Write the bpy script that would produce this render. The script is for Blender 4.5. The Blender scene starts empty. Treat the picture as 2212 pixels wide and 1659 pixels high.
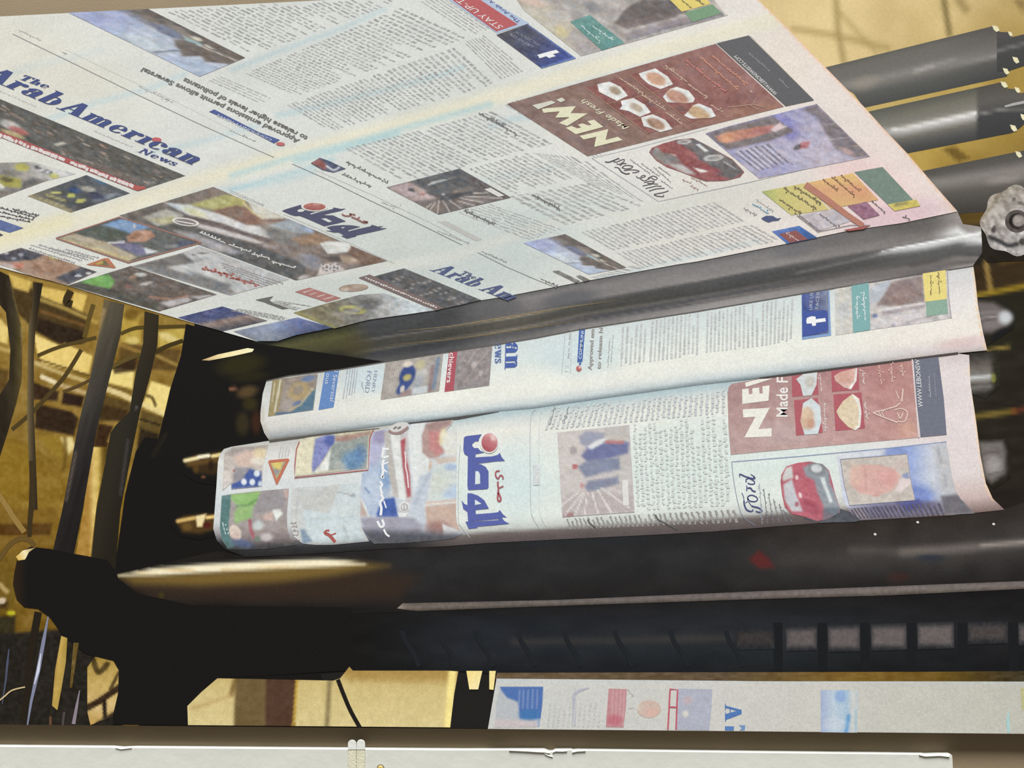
import bpy, math, random
import numpy as np
from mathutils import Matrix, Vector
from mathutils.geometry import delaunay_2d_cdt

# The photograph shows a large FLAT photographic print (a newspaper press) hung on a taupe wall, above a white board
# with two adhesive strips.  The print is therefore built as what it is: a flat canvas on the wall, at its real size,
# whose printed areas are thin ink layers on the canvas.  Nothing here depends on where the camera stands.
random.seed(7)
SC = bpy.context.scene
COL = SC.collection

# ------------------------------------------------------------------ camera, light, exposure
W, H, F = 2212.0, 1659.0, 1600.0            # photograph frame, focal length in pixels
xw = np.array([26856.0, -498.0, -1600.0]); xw /= np.linalg.norm(xw)     # wall's horizontal, in camera axes (x right, y down, z ahead)
up = np.array([-131.0, -12240.0, 1600.0]); up -= xw * up.dot(xw); up /= np.linalg.norm(up)
nin = np.cross(up, xw); nin = nin if nin[2] > 0 else -nin               # into the wall
CAM = np.array([0.0, -1.36, 1.45])
cam_data = bpy.data.cameras.new('camera'); cam = bpy.data.objects.new('camera', cam_data); COL.objects.link(cam)
cam_data.sensor_fit = 'HORIZONTAL'; cam_data.sensor_width = 36.0; cam_data.lens = F / W * 36.0
cam_data.clip_start = 0.02
axes = [(1, 0, 0), (0, -1, 0), (0, 0, -1)]
M = Matrix.Identity(4)
for j, a in enumerate(axes):
    a = np.array(a, float)
    M[0][j], M[1][j], M[2][j] = float(a.dot(xw)), float(a.dot(nin)), float(a.dot(up))
M[0][3], M[1][3], M[2][3] = CAM
cam.matrix_world = M
SC.camera = cam

world = bpy.data.worlds.new('room_air'); SC.world = world; world.use_nodes = True
world.node_tree.nodes['Background'].inputs[0].default_value = (1.0, 1.0, 1.0, 1)
world.node_tree.nodes['Background'].inputs[1].default_value = 0.08
ld = bpy.data.lights.new('overhead_light', 'SUN'); lo = bpy.data.objects.new('overhead_light', ld); COL.objects.link(lo)
ld.energy = 9.3; ld.angle = math.radians(24); ld.color = (1.0, 1.0, 0.995)
lo.rotation_euler = (math.radians(-21), math.radians(3), 0); lo.location = (0, -1.2, 4.2)
lo.rotation_euler = Vector((-0.04, 0.28, -0.96)).to_track_quat('-Z', 'Y').to_euler()

vs = SC.view_settings
vs.view_transform = 'Standard'; vs.look = 'None'; vs.gamma = 1.0; vs.exposure = 0.0; vs.use_curve_mapping = False

# ------------------------------------------------------------------ helpers
COUNT = [0]
LAYER = 0.00012                              # metres between two ink layers
def to_wall(pts, depth=0.0):
    """photograph pixels -> points of the plane y = depth (the print's face is y = 0)"""
    p = np.atleast_2d(np.asarray(pts, float))
    d = np.stack([p[:, 0] - W / 2, p[:, 1] - H / 2, np.full(len(p), F)], 1)
    wd = np.stack([d @ xw, d @ nin, d @ up], 1)
    t = (depth - CAM[1]) / wd[:, 1]
    return CAM + wd * t[:, None]

def lin(c):
    c = np.asarray(c, float) / 255.0
    return np.where(c <= 0.04045, c / 12.92, ((c + 0.055) / 1.055) ** 2.4)

def K(x0, y0, s):
    """a magnified view of the photograph: its coordinates -> photograph pixels"""
    def f(*a):
        r = [(x0 + a[i] / s, y0 + a[i + 1] / s) for i in range(0, len(a), 2)]
        return r if len(r) > 1 else r[0]
    return f

def vnoise(x, y, seed):
    xi = np.floor(x).astype(np.int64); yi = np.floor(y).astype(np.int64)
    fx = x - xi; fy = y - yi
    fx = fx * fx * (3 - 2 * fx); fy = fy * fy * (3 - 2 * fy)
    def h(a, b):
        n = (a * 374761393 + b * 668265263 + seed * 974711) & 0x7fffffff
        n = ((n ^ (n >> 13)) * 1274126177) & 0x7fffffff
        return ((n ^ (n >> 16)) & 0xffff) / 65535.0
    return (h(xi, yi) * (1 - fx) + h(xi + 1, yi) * fx) * (1 - fy) + (h(xi, yi + 1) * (1 - fx) + h(xi + 1, yi + 1) * fx) * fy

def smooth(t):
    t = np.clip(t, 0, 1); return t * t * (3 - 2 * t)

def seg_dist(x, y, pts):
    d = np.full(x.shape, 1e9)
    for (ax, ay), (bx, by) in zip(pts[:-1], pts[1:]):
        dx, dy = bx - ax, by - ay
        t = np.clip(((x - ax) * dx + (y - ay) * dy) / (dx * dx + dy * dy + 1e-9), 0, 1)
        d = np.minimum(d, np.hypot(x - ax - t * dx, y - ay - t * dy))
    return d

def inside(x, y, pts):
    r = np.zeros(x.shape, bool); n = len(pts)
    for i in range(n):
        (ax, ay), (bx, by) = pts[i], pts[(i + 1) % n]
        if ay == by: continue
        r ^= ((ay > y) != (by > y)) & (x < (bx - ax) * (y - ay) / (by - ay) + ax)
    return r

def stops(t, ss):
    ts = [s[0] for s in ss]
    return np.stack([np.interp(t, ts, [s[1][k] for s in ss]) for k in range(3)], 1)

def paint(x, y, base, marks):
    """colours (sRGB 0-255) of printed points: a base colour and soft marks over it"""
    c = np.tile(np.asarray(base, float), (len(x), 1))
    for m in marks:
        k = m[0]
        if k == 'g':                                         # linear gradient: ('g', p0, p1, stops, alpha)
            _, p0, p1, ss = m[:4]; a = m[4] if len(m) > 4 else 1.0
            dx, dy = p1[0] - p0[0], p1[1] - p0[1]
            t = ((x - p0[0]) * dx + (y - p0[1]) * dy) / (dx * dx + dy * dy)
            c += (stops(t, ss) - c) * a; continue
        if k == 'b':                                         # band between two edge lines: ('b', top, bottom, [(x, stops)...], alpha)
            _, tp, bt, sec = m[:4]; a0 = m[4] if len(m) > 4 else 1.0
            yt = np.interp(x, [p[0] for p in tp], [p[1] for p in tp]); yb = np.interp(x, [p[0] for p in bt], [p[1] for p in bt])
            t = (y - yt) / np.maximum(yb - yt, 1e-3)
            cols = [stops(t, s[1]) for s in sec]; xs = [s[0] for s in sec]
            if len(cols) == 1: r = cols[0]
            else:
                f = np.interp(x, xs, np.arange(len(xs)))
                i = np.clip(np.floor(f).astype(int), 0, len(xs) - 2); w = smooth(f - i)[:, None]
                A = np.stack(cols); idx = np.arange(len(x))
                r = A[i, idx] * (1 - w) + A[i + 1, idx] * w
            c += (r - c) * a0; continue
        if k == 'n':                                         # mottling: ('n', sx, sy, amplitude, angle, seed)
            _, sx, sy, amp, ang, seed = m
            ca, sa = math.cos(math.radians(ang)), math.sin(math.radians(ang))
            u, v = (x * ca + y * sa) / sx, (-x * sa + y * ca) / sy
            c += ((vnoise(u + 50, v + 50, seed) + 0.5 * vnoise(2.1 * u + 9, 2.1 * v + 9, seed + 3) - 0.75) * amp)[:, None]; continue
        if k == 'e':                                         # ('e', cx, cy, rx, ry, angle, colour, alpha, soft)
            _, cx, cy, rx, ry, ang, col = m[:7]; al = m[7] if len(m) > 7 else 1.0; sf = m[8] if len(m) > 8 else 0.3
            ca, sa = math.cos(math.radians(ang)), math.sin(math.radians(ang))
            r = np.hypot(((x - cx) * ca + (y - cy) * sa) / rx, (-(x - cx) * sa + (y - cy) * ca) / ry)
            w = al * smooth((1 + sf / 2 - r) / max(sf, 1e-3))
        elif k == 's':                                       # ('s', pts, width, colour, alpha, soft)
            _, pts, wd, col = m[:4]; al = m[4] if len(m) > 4 else 1.0; sf = m[5] if len(m) > 5 else 2.0
            w = al * smooth((wd / 2 + sf / 2 - seg_dist(x, y, pts)) / sf)
        elif k == 'p':                                       # ('p', pts, colour, alpha, soft)
            _, pts, col = m[:3]; al = m[3] if len(m) > 3 else 1.0; sf = m[4] if len(m) > 4 else 2.0
            d = seg_dist(x, y, list(pts) + [pts[0]]); d = np.where(inside(x, y, pts), d, -d)
            w = al * smooth((d + sf / 2) / sf)
        c += (np.asarray(col, float) - c) * w[:, None]
    return np.clip(c, 4, 252)

# ---- materials
def ink_material():
    m = bpy.data.materials.new('print_ink'); m.use_nodes = True; nt = m.node_tree; b = nt.nodes['Principled BSDF']
    at = nt.nodes.new('ShaderNodeAttribute'); at.attribute_name = 'ink'
    tc = nt.nodes.new('ShaderNodeTexCoord')
    n1 = nt.nodes.new('ShaderNodeTexNoise'); n1.inputs['Scale'].default_value = 560; n1.inputs['Detail'].default_value = 2
    n2 = nt.nodes.new('ShaderNodeTexNoise'); n2.inputs['Scale'].default_value = 150; n2.inputs['Detail'].default_value = 2
    nt.links.new(tc.outputs['Object'], n1.inputs['Vector']); nt.links.new(tc.outputs['Object'], n2.inputs['Vector'])
    mr = nt.nodes.new('ShaderNodeMapRange'); mr.inputs['From Min'].default_value = 0.25; mr.inputs['From Max'].default_value = 0.75
    mr.inputs['To Min'].default_value = 0.88; mr.inputs['To Max'].default_value = 1.12; mr.clamp = False
    nt.links.new(n1.outputs['Fac'], mr.inputs['Value'])
    mr2 = nt.nodes.new('ShaderNodeMapRange'); mr2.inputs['From Min'].default_value = 0.25; mr2.inputs['From Max'].default_value = 0.75
    mr2.inputs['To Min'].default_value = 0.95; mr2.inputs['To Max'].default_value = 1.05; mr2.clamp = False
    nt.links.new(n2.outputs['Fac'], mr2.inputs['Value'])
    mu = nt.nodes.new('ShaderNodeMath'); mu.operation = 'MULTIPLY'
    nt.links.new(mr.outputs[0], mu.inputs[0]); nt.links.new(mr2.outputs[0], mu.inputs[1])
    mx = nt.nodes.new('ShaderNodeVectorMath'); mx.operation = 'SCALE'
    nt.links.new(at.outputs['Color'], mx.inputs[0]); nt.links.new(mu.outputs[0], mx.inputs['Scale'])
    nt.links.new(mx.outputs[0], b.inputs['Base Color'])
    b.inputs['Roughness'].default_value = 0.7; b.inputs['Specular IOR Level'].default_value = 0.08
    return m
INK = ink_material()

def simple_material(name, col, rough=0.6, spec=0.3, noise=None, bump=None):
    m = bpy.data.materials.new(name); m.use_nodes = True; nt = m.node_tree; b = nt.nodes['Principled BSDF']
    c = lin(col)
    b.inputs['Base Color'].default_value = (*c, 1); b.inputs['Roughness'].default_value = rough; b.inputs['Specular IOR Level'].default_value = spec
    tc = nt.nodes.new('ShaderNodeTexCoord')
    if noise:
        n = nt.nodes.new('ShaderNodeTexNoise'); n.inputs['Scale'].default_value = noise[0]; n.inputs['Detail'].default_value = 4
        r = nt.nodes.new('ShaderNodeValToRGB')
        r.color_ramp.elements[0].position = 0.3; r.color_ramp.elements[1].position = 0.7
        r.color_ramp.elements[0].color = (*(c * (1 - noise[1])), 1); r.color_ramp.elements[1].color = (*np.minimum(c * (1 + noise[1]), 1), 1)
        nt.links.new(tc.outputs['Object'], n.inputs['Vector']); nt.links.new(n.outputs['Fac'], r.inputs['Fac']); nt.links.new(r.outputs['Color'], b.inputs['Base Color'])
    if bump:
        n = nt.nodes.new('ShaderNodeTexNoise'); n.inputs['Scale'].default_value = bump[0]; n.inputs['Detail'].default_value = 3
        bp = nt.nodes.new('ShaderNodeBump'); bp.inputs['Strength'].default_value = bump[1]; bp.inputs['Distance'].default_value = 0.002
        nt.links.new(tc.outputs['Object'], n.inputs['Vector']); nt.links.new(n.outputs['Fac'], bp.inputs['Height']); nt.links.new(bp.outputs['Normal'], b.inputs['Normal'])
    return m

# ---- mesh builders
def link(name, me, parent=None, label=None, kind=None):
    o = bpy.data.objects.new(name, me); COL.objects.link(o)
    if parent is not None: o.parent = parent
    if label: o['label'] = label
    if kind: o['kind'] = kind
    return o

TONE = [None]
TONES = {'newsprint': (38.0, 0.855, 0.66), 'steel': (24.0, 1.03, 0.5), None: None}      # black point, gain, saturation of the printing inks
def tone(c):
    k = TONES[TONE[0]]
    if k is None: return c
    c = np.asarray(c, float); L = (c @ np.array([0.3, 0.55, 0.15]))[:, None]
    blue = np.clip((c[:, 2:3] - np.maximum(c[:, 0:1], c[:, 1:2])) / 50.0, 0, 1)
    black = k[0] * (1 - 0.4 * blue); gain = 1 - black / 255.0 if TONE[0] == 'newsprint' else k[1]
    return np.clip(black + gain * L + (c - L) * (k[2] + 0.2 * blue), 4, 250)

def ink_mesh(name, xy, faces, cols, z, lift=None):
    """xy: photograph pixels; cols: sRGB; an ink layer z steps in front of the canvas"""
    COUNT[0] += 1; cols = tone(cols)
    v = to_wall(xy, 0.0); v[:, 1] = -LAYER * (z + (COUNT[0] % 100) * 0.009)
    if lift is not None: v[:, 1] -= LAYER * 0.006 * np.asarray(lift)
    me = bpy.data.meshes.new(name)
    me.from_pydata(v.tolist(), [], faces)
    a = me.color_attributes.new('ink', 'FLOAT_COLOR', 'POINT')
    c4 = np.ones((len(xy), 4), np.float32); c4[:, :3] = lin(cols)
    a.data.foreach_set('color', c4.ravel())
    me.materials.append(INK)
    # every face looks out of the wall
    me.update()
    bad = [p.index for p in me.polygons if p.normal.y > 0]
    for i in bad: me.polygons[i].flip()
    me.update()
    return me

def speckle(xy, c):
    """the fine unevenness of halftone pictures on newsprint"""
    if TONE[0] != 'newsprint': return c
    x, y = xy[:, 0], xy[:, 1]
    k = 0.4 if y.mean() > 760 else 0.85
    n = (vnoise(x / 4.5, y / 3.2, 71) - 0.5) * 26 + (vnoise((x * 0.9 + y * 0.4) / 16, (y * 0.9 - x * 0.4) / 6, 77) - 0.5) * 34
    h = (vnoise(x / 9, y / 6, 83) - 0.5) * 14 * k; n = n * k
    return np.clip(c + np.stack([n + h, n, n - h], 1), 4, 250)
def area(name, parent, poly, base, marks=(), step=None, z=1, label=None, kind=None):
    """a printed area with the given outline; with a step its colour varies inside"""
    poly = [tuple(map(float, p)) for p in poly]
    if not step:
        me = ink_mesh(name, np.array(poly), [list(range(len(poly)))], np.tile(np.asarray(base, float), (len(poly), 1)), z)
        return link(name, me, parent, label, kind)
    bp = []
    for (ax, ay), (bx, by) in zip(poly, poly[1:] + poly[:1]):
        n = max(1, int(math.hypot(bx - ax, by - ay) / step))
        bp += [(ax + (bx - ax) * i / n, ay + (by - ay) * i / n) for i in range(n)]
    P = np.array(bp)
    x0, y0 = P.min(0); x1, y1 = P.max(0)
    gx, gy = np.meshgrid(np.arange(x0 + step / 2, x1, step), np.arange(y0 + step / 2, y1, step)); gx = gx.copy(); gx[1::2] += step / 2
    gx, gy = gx.ravel(), gy.ravel()
    k = inside(gx, gy, poly); gx, gy = gx[k], gy[k]
    if len(gx):
        # keep clear of the outline
        far = np.ones(len(gx), bool)
        far &= seg_dist(gx, gy, poly + poly[:1]) > step * 0.4
        gx, gy = gx[far], gy[far]
    pts = np.concatenate([P, np.stack([gx, gy], 1)])
    n = len(P)
    vv, _, ff, *_ = delaunay_2d_cdt([Vector(p) for p in pts], [(i, (i + 1) % n) for i in range(n)], [], 1, 1e-4)
    xy = np.array([(v.x, v.y) for v in vv])
    c = speckle(xy, paint(xy[:, 0], xy[:, 1], base, marks)) if step < 4.5 else paint(xy[:, 0], xy[:, 1], base, marks)
    return link(name, ink_mesh(name, xy, ff, c, z), parent, label, kind)

def homog(q):
    """unit square -> quad TL, TR, BR, BL"""
    A = []; B = []
    for (u, v), (x, y) in zip([(0, 0), (1, 0), (1, 1), (0, 1)], q):
        A.append([u, v, 1, 0, 0, 0, -u * x, -v * x]); B.append(x)
        A.append([0, 0, 0, u, v, 1, -u * y, -v * y]); B.append(y)
    h = np.linalg.solve(np.array(A), np.array(B))
    def f(u, v):
        w = h[6] * u + h[7] * v + 1
        return np.stack([(h[0] * u + h[1] * v + h[2]) / w, (h[3] * u + h[4] * v + h[5]) / w], 1)
    return f

def picture(name, parent, quad, base, marks=(), n=(30, 20), z=3, label=None, fade=None, clip=None):
    """a printed picture in a quad TL, TR, BR, BL; its marks are in picture units 0..100 x 0..100"""
    nu, nv = n
    u, v = np.meshgrid(np.linspace(0, 1, nu + 1), np.linspace(0, 1, nv + 1)); u, v = u.ravel(), v.ravel()
    xy = homog(quad)(u, v)
    c = paint(u * 100, v * 100, base, marks)
    if fade: c = c + (np.asarray(fade[0], float) - c) * fade[1]
    c = speckle(xy, c)
    ff = []
    for j in range(nv):
        for i in range(nu):
            a = j * (nu + 1) + i; ff.append([a, a + 1, a + nu + 2, a + nu + 1])
    return link(name, ink_mesh(name, xy, ff, c, z), parent, label)

def ribbon_pts(pts, w):
    """outline faces of a stroke of width w (number or list) along pts"""
    p = np.array(pts, float); n = len(p); ws = np.full(n, w) if np.isscalar(w) else np.asarray(w, float)
    d = np.gradient(p, axis=0); d /= np.linalg.norm(d, axis=1)[:, None] + 1e-9
    nn = np.stack([-d[:, 1], d[:, 0]], 1)
    return np.concatenate([p + nn * ws[:, None] / 2, p - nn * ws[:, None] / 2]), [[i, i + 1, n + i + 1, n + i] for i in range(n - 1)]

def stroke(name, parent, pts, w, col, z=3, label=None):
    xy, ff = ribbon_pts(pts, w)
    return link(name, ink_mesh(name, xy, ff, np.tile(np.asarray(col, float), (len(xy), 1)), z), parent, label)

def strokes(name, parent, items, col, z=4, label=None, kind=None):
    """several strokes that are one mark (a drawn word, a sign)"""
    X, FF, Lf, o = [], [], [], 0
    for k_, (pts, w) in enumerate(items):
        xy, ff = ribbon_pts(pts, w); X.append(xy); Lf += [k_] * len(xy); FF += [[i + o for i in f] for f in ff]; o += len(xy)
    xy = np.concatenate(X)
    return link(name, ink_mesh(name, xy, FF, np.tile(np.asarray(col, float), (len(xy), 1)), z, Lf), parent, label, kind)

def polys(name, parent, items, col, z=4, label=None):
    """several outlines that are one mark"""
    X, FF, Lf, o = [], [], [], 0
    for i, p in enumerate(items):
        X += list(p); Lf += [i] * len(p); FF.append(list(range(o, o + len(p)))); o += len(p)
    return link(name, ink_mesh(name, np.array(X, float), FF, np.tile(np.asarray(col, float), (len(X), 1)), z, Lf), parent, label)

def ell(cx, cy, rx, ry, ang=0, n=28):
    ca, sa = math.cos(math.radians(ang)), math.sin(math.radians(ang))
    return [(cx + rx * math.cos(t) * ca - ry * math.sin(t) * sa, cy + rx * math.cos(t) * sa + ry * math.sin(t) * ca) for t in [2 * math.pi * i / n for i in range(n)]]

def curve(pts, n=8):
    """smooth line through points"""
    p = [pts[0]] + list(pts) + [pts[-1]]; r = []
    for i in range(1, len(p) - 2):
        a, b, c, d = [np.array(q, float) for q in p[i - 1:i + 3]]
        for k in range(n):
            t = k / n
            r.append(tuple(0.5 * ((2 * b) + (c - a) * t + (2 * a - 5 * b + 4 * c - d) * t * t + (3 * b - a - 3 * c + d) * t ** 3)))
    r.append(tuple(map(float, pts[-1])))
    return r

GLY = {}
def text_shape(s, bold=0.0):
    if (s, bold) in GLY: return GLY[(s, bold)]
    cu = bpy.data.curves.new('lettering', 'FONT'); cu.body = s; cu.size = 1.0; cu.offset = bold; cu.resolution_u = 3
    o = bpy.data.objects.new('lettering', cu); COL.objects.link(o)
    bpy.context.view_layer.update()
    me = o.evaluated_get(bpy.context.evaluated_depsgraph_get()).to_mesh()
    v = np.array([q.co[:2] for q in me.vertices]); f = [list(p.vertices) for p in me.polygons]
    bpy.data.objects.remove(o); bpy.data.curves.remove(cu)
    v[:, 0] -= v[:, 0].min(); wd = v[:, 0].max()
    GLY[(s, bold)] = (v, f, wd); return GLY[(s, bold)]

CAPH = 0.73
def words(name, parent, s, p0, p1, upv, col, z=4, bold=0.012, slant=0.0, label=None, clip=None):
    """lettering from baseline start p0 to baseline end p1; upv is the capital height as a pixel vector"""
    v, f, wd = text_shape(s, bold)
    a = v[:, 0] / wd; b = v[:, 1] / CAPH
    p0, p1, upv = np.array(p0, float), np.array(p1, float), np.array(upv, float)
    e = (p1 - p0)
    xy = p0 + np.outer(a, e) + np.outer(b, upv) + np.outer(b * slant, e / np.linalg.norm(e)) * np.linalg.norm(upv)
    return link(name, ink_mesh(name, xy, f, np.tile(np.asarray(col, float), (len(xy), 1)), z), parent, label)

def lines_text(name, parent, quad, nl, col, thick=0.5, wl=(0.04, 0.12), z=3, seed=1, jag=0.0, ragged=0.1, paper=(215, 218, 214), label=None):
    """columns of small print too fine to read: each word a short dash; quad TL TR BR BL in reading order"""
    rn = random.Random(seed); h = homog(quad); U = []; V = []; FF = []; C = []
    for i in range(nl):
        end = 1.0 - (rn.random() ** 3) * ragged * 4 if rn.random() < 0.5 else 1.0
        x = 0.0 if rn.random() > 0.15 else 0.05
        vc = (i + 0.5) / nl
        while x < end:
            w = rn.uniform(*wl); x2 = min(x + w, end)
            k = rn.uniform(0.55, 1.0); cc = [col[q] * k + paper[q] * (1 - k) for q in range(3)]
            hh = thick * rn.uniform(0.7, 1.15) / nl / 2
            m = 2 if jag else 1
            pq = h(np.array([x, x2]), np.array([vc, vc]))
            if (pq[:, 1] < 35.4 - 0.0502 * pq[:, 0] + 2).any(): m = 0
            for s in range(m):
                a, b = x + (x2 - x) * s / m, x + (x2 - x) * (s + 1) / m
                dv = (rn.random() - 0.5) * jag / nl
                o = len(U); U += [a, b, b, a]; V += [vc - hh + dv, vc - hh + dv * 0.3, vc + hh + dv * 0.3, vc + hh + dv]; C += [cc] * 4; FF.append([o, o + 1, o + 2, o + 3])
            x = x2 + rn.uniform(0.012, 0.03)
    return link(name, ink_mesh(name, h(np.array(U), np.array(V)), FF, np.array(C), z), parent, label, 'stuff')

def squiggle(name, parent, p0, p1, h, col, w=2.0, z=4, seed=1, n=None, label=None):
    """a line of joined script too small to read"""
    rn = random.Random(seed); p0, p1 = np.array(p0, float), np.array(p1, float); e = p1 - p0; L = np.linalg.norm(e); e /= L; nrm = np.array([e[1], -e[0]])
    x = 0.0; it = []
    while x < L - h * 0.5:
        wl = min(rn.uniform(1.2, 3.2) * h, L - x); k = max(3, int(wl / (h * 0.35)))
        pts = [tuple(p0 + e * (x + wl * i / k) + nrm * h * (0.8 * rn.random() ** 2 if i % 2 else rn.uniform(-0.15, 0.1))) for i in range(k + 1)]
        it.append((curve(pts, 3), w * 0.72)); x += wl + h * 0.35
        if rn.random() < 0.6:
            q = p0 + e * (x - wl * 0.6) + nrm * h * rn.choice([1.1, -0.7]); it.append(([tuple(q), tuple(q + e * w * 1.2)], w))
    return strokes(name, parent, it, col, z, label)

# ------------------------------------------------------------------ the setting: wall and floor
def box(name, lo3, hi3, mat, parent=None, bev=0.0, seg=2, label=None):
    x0, y0, z0 = lo3; x1, y1, z1 = hi3
    me = bpy.data.meshes.new(name)
    v = [(x, y, z_) for x in (x0, x1) for y in (y0, y1) for z_ in (z0, z1)]
    f = [(0, 1, 3, 2), (4, 6, 7, 5), (0, 4, 5, 1), (2, 3, 7, 6), (0, 2, 6, 4), (1, 5, 7, 3)]
    me.from_pydata(v, [], f); me.update(); me.materials.append(mat)
    o = link(name, me, parent, label)
    if bev:
        b = o.modifiers.new('edge', 'BEVEL'); b.width = bev; b.segments = seg
    return o
THICK = 0.0165                                   # the canvas stands this far off the wall
M_WALL = simple_material('taupe_wall_paint', (160, 143, 116), 0.75, 0.15, noise=(9, 0.035), bump=(260, 0.12))
M_FLOOR = simple_material('grey_floor', (84, 78, 70), 0.6, 0.2, noise=(6, 0.08))
wall = box('wall_back', (-4.0, THICK, 0.0), (4.0, THICK + 0.12, 4.2), M_WALL); wall['kind'] = 'structure'
floor = box('floor', (-4.0, -4.0, -0.05), (4.0, THICK + 0.12, 0.0), M_FLOOR); floor['kind'] = 'structure'

# ------------------------------------------------------------------ the wall print: canvas
TOP = lambda x: 35.4 - 0.0502 * x
BOT = lambda x: 1565.5 + 0.0092 * x
XL, XR = -150.0, 2390.0
c0 = to_wall([(XL, BOT(XL))])[0]; c1 = to_wall([(XR, TOP(XR))])[0]
zt = float(np.mean([to_wall([(0, TOP(0))])[0][2], to_wall([(600, TOP(600))])[0][2]]))
zb = float(np.mean([to_wall([(x, BOT(x))])[0][2] for x in (0, 1100, 2200)]))
xl, xr = float(c0[0]), float(c1[0])
print_root = bpy.data.objects.new('wall_print', None); COL.objects.link(print_root)
print_root.location = (0, 0, 0); print_root.empty_display_size = 0.2
print_root['label'] = 'large flat photographic print of a newspaper press hung on the taupe wall'
print_root['category'] = 'wall print'
M_CANVAS = simple_material('canvas_edge', (34, 32, 30), 0.8, 0.1, bump=(900, 0.2))
canvas = box('canvas', (xl, 0.0, zb), (xr, THICK - 0.0005, zt), M_CANVAS, print_root, 0.0015, 2, 'dark canvas panel carrying the printed picture')

DARK = (33, 31, 29)
PR = print_root
# printed outline of the picture, in photograph pixels
def edge_px(x, top):
    return TOP(x) + 0.6 if top else BOT(x) - 0.6

# ---- the hall behind the press, upper right: yellow wall with darker beam lines
q = K(1700, 0, 4.148)
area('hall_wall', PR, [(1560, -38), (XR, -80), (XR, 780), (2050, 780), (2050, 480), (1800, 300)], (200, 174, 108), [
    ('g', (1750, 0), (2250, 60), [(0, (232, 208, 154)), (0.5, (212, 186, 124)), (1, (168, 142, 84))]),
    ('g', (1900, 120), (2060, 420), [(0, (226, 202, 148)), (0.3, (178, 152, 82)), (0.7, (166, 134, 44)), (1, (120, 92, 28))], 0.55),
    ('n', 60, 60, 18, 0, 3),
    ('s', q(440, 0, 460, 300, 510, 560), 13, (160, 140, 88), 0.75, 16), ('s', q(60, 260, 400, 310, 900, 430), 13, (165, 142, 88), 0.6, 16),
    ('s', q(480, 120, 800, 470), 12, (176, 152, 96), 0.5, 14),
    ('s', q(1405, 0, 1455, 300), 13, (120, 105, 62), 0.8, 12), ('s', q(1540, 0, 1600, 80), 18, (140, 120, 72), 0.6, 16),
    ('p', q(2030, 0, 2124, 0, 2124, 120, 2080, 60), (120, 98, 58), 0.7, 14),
    ('p', q(1390, 1330, 1500, 1310, 1640, 1420, 1530, 1450), (96, 74, 30), 0.75, 10)], 8, 1, 'yellow hall wall with darker beam lines behind the rollers')

TONE[0] = 'steel'
# ---- steel rollers at the upper right
def roller(name, top, bot, sec, extra=(), step=7, z=2, label=None, base=(60, 58, 54), ends=None):
    poly = (ends if ends else list(top) + list(bot)[::-1])
    tp = sorted(top); bt = sorted(bot)
    return area(name, PR, poly, base, [('b', tp, bt, sec)] + list(extra), step, z, label)

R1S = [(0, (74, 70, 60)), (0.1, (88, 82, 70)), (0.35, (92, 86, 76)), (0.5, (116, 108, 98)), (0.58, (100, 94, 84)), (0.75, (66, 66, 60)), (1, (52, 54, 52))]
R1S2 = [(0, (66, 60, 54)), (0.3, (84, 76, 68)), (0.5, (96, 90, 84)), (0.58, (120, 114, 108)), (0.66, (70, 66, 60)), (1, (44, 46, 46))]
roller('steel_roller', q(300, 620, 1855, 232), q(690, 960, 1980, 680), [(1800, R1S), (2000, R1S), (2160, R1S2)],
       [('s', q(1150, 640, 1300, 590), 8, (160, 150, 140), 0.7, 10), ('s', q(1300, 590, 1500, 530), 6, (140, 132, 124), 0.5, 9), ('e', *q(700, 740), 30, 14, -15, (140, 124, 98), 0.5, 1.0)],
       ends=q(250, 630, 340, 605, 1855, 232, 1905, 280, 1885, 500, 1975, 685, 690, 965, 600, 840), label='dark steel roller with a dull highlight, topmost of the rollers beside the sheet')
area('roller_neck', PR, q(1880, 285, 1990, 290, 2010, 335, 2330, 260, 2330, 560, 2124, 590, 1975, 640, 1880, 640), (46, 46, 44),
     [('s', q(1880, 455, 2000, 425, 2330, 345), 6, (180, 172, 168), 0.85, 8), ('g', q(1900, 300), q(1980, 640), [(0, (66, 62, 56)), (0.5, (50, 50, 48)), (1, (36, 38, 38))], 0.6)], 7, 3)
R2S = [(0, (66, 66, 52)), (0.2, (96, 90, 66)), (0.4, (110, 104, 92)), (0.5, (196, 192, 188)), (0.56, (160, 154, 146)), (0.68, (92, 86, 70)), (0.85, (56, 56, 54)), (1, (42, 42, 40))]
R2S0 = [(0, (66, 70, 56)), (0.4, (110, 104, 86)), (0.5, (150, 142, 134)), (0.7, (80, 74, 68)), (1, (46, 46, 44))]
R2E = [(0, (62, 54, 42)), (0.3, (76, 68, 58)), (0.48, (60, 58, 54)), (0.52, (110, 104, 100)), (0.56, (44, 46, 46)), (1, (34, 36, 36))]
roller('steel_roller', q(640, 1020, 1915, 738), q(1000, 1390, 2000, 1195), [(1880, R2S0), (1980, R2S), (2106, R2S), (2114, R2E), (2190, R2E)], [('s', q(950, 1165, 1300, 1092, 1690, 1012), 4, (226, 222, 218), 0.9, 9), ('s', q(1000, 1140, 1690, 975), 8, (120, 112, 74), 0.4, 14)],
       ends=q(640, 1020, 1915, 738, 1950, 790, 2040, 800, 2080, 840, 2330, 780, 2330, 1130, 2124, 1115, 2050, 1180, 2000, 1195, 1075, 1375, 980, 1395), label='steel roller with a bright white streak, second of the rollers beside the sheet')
stroke('shaft_highlight', PR, q(1950, 955, 2030, 935, 2200, 900), [4, 6, 6], (150, 146, 142), 3)
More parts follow.
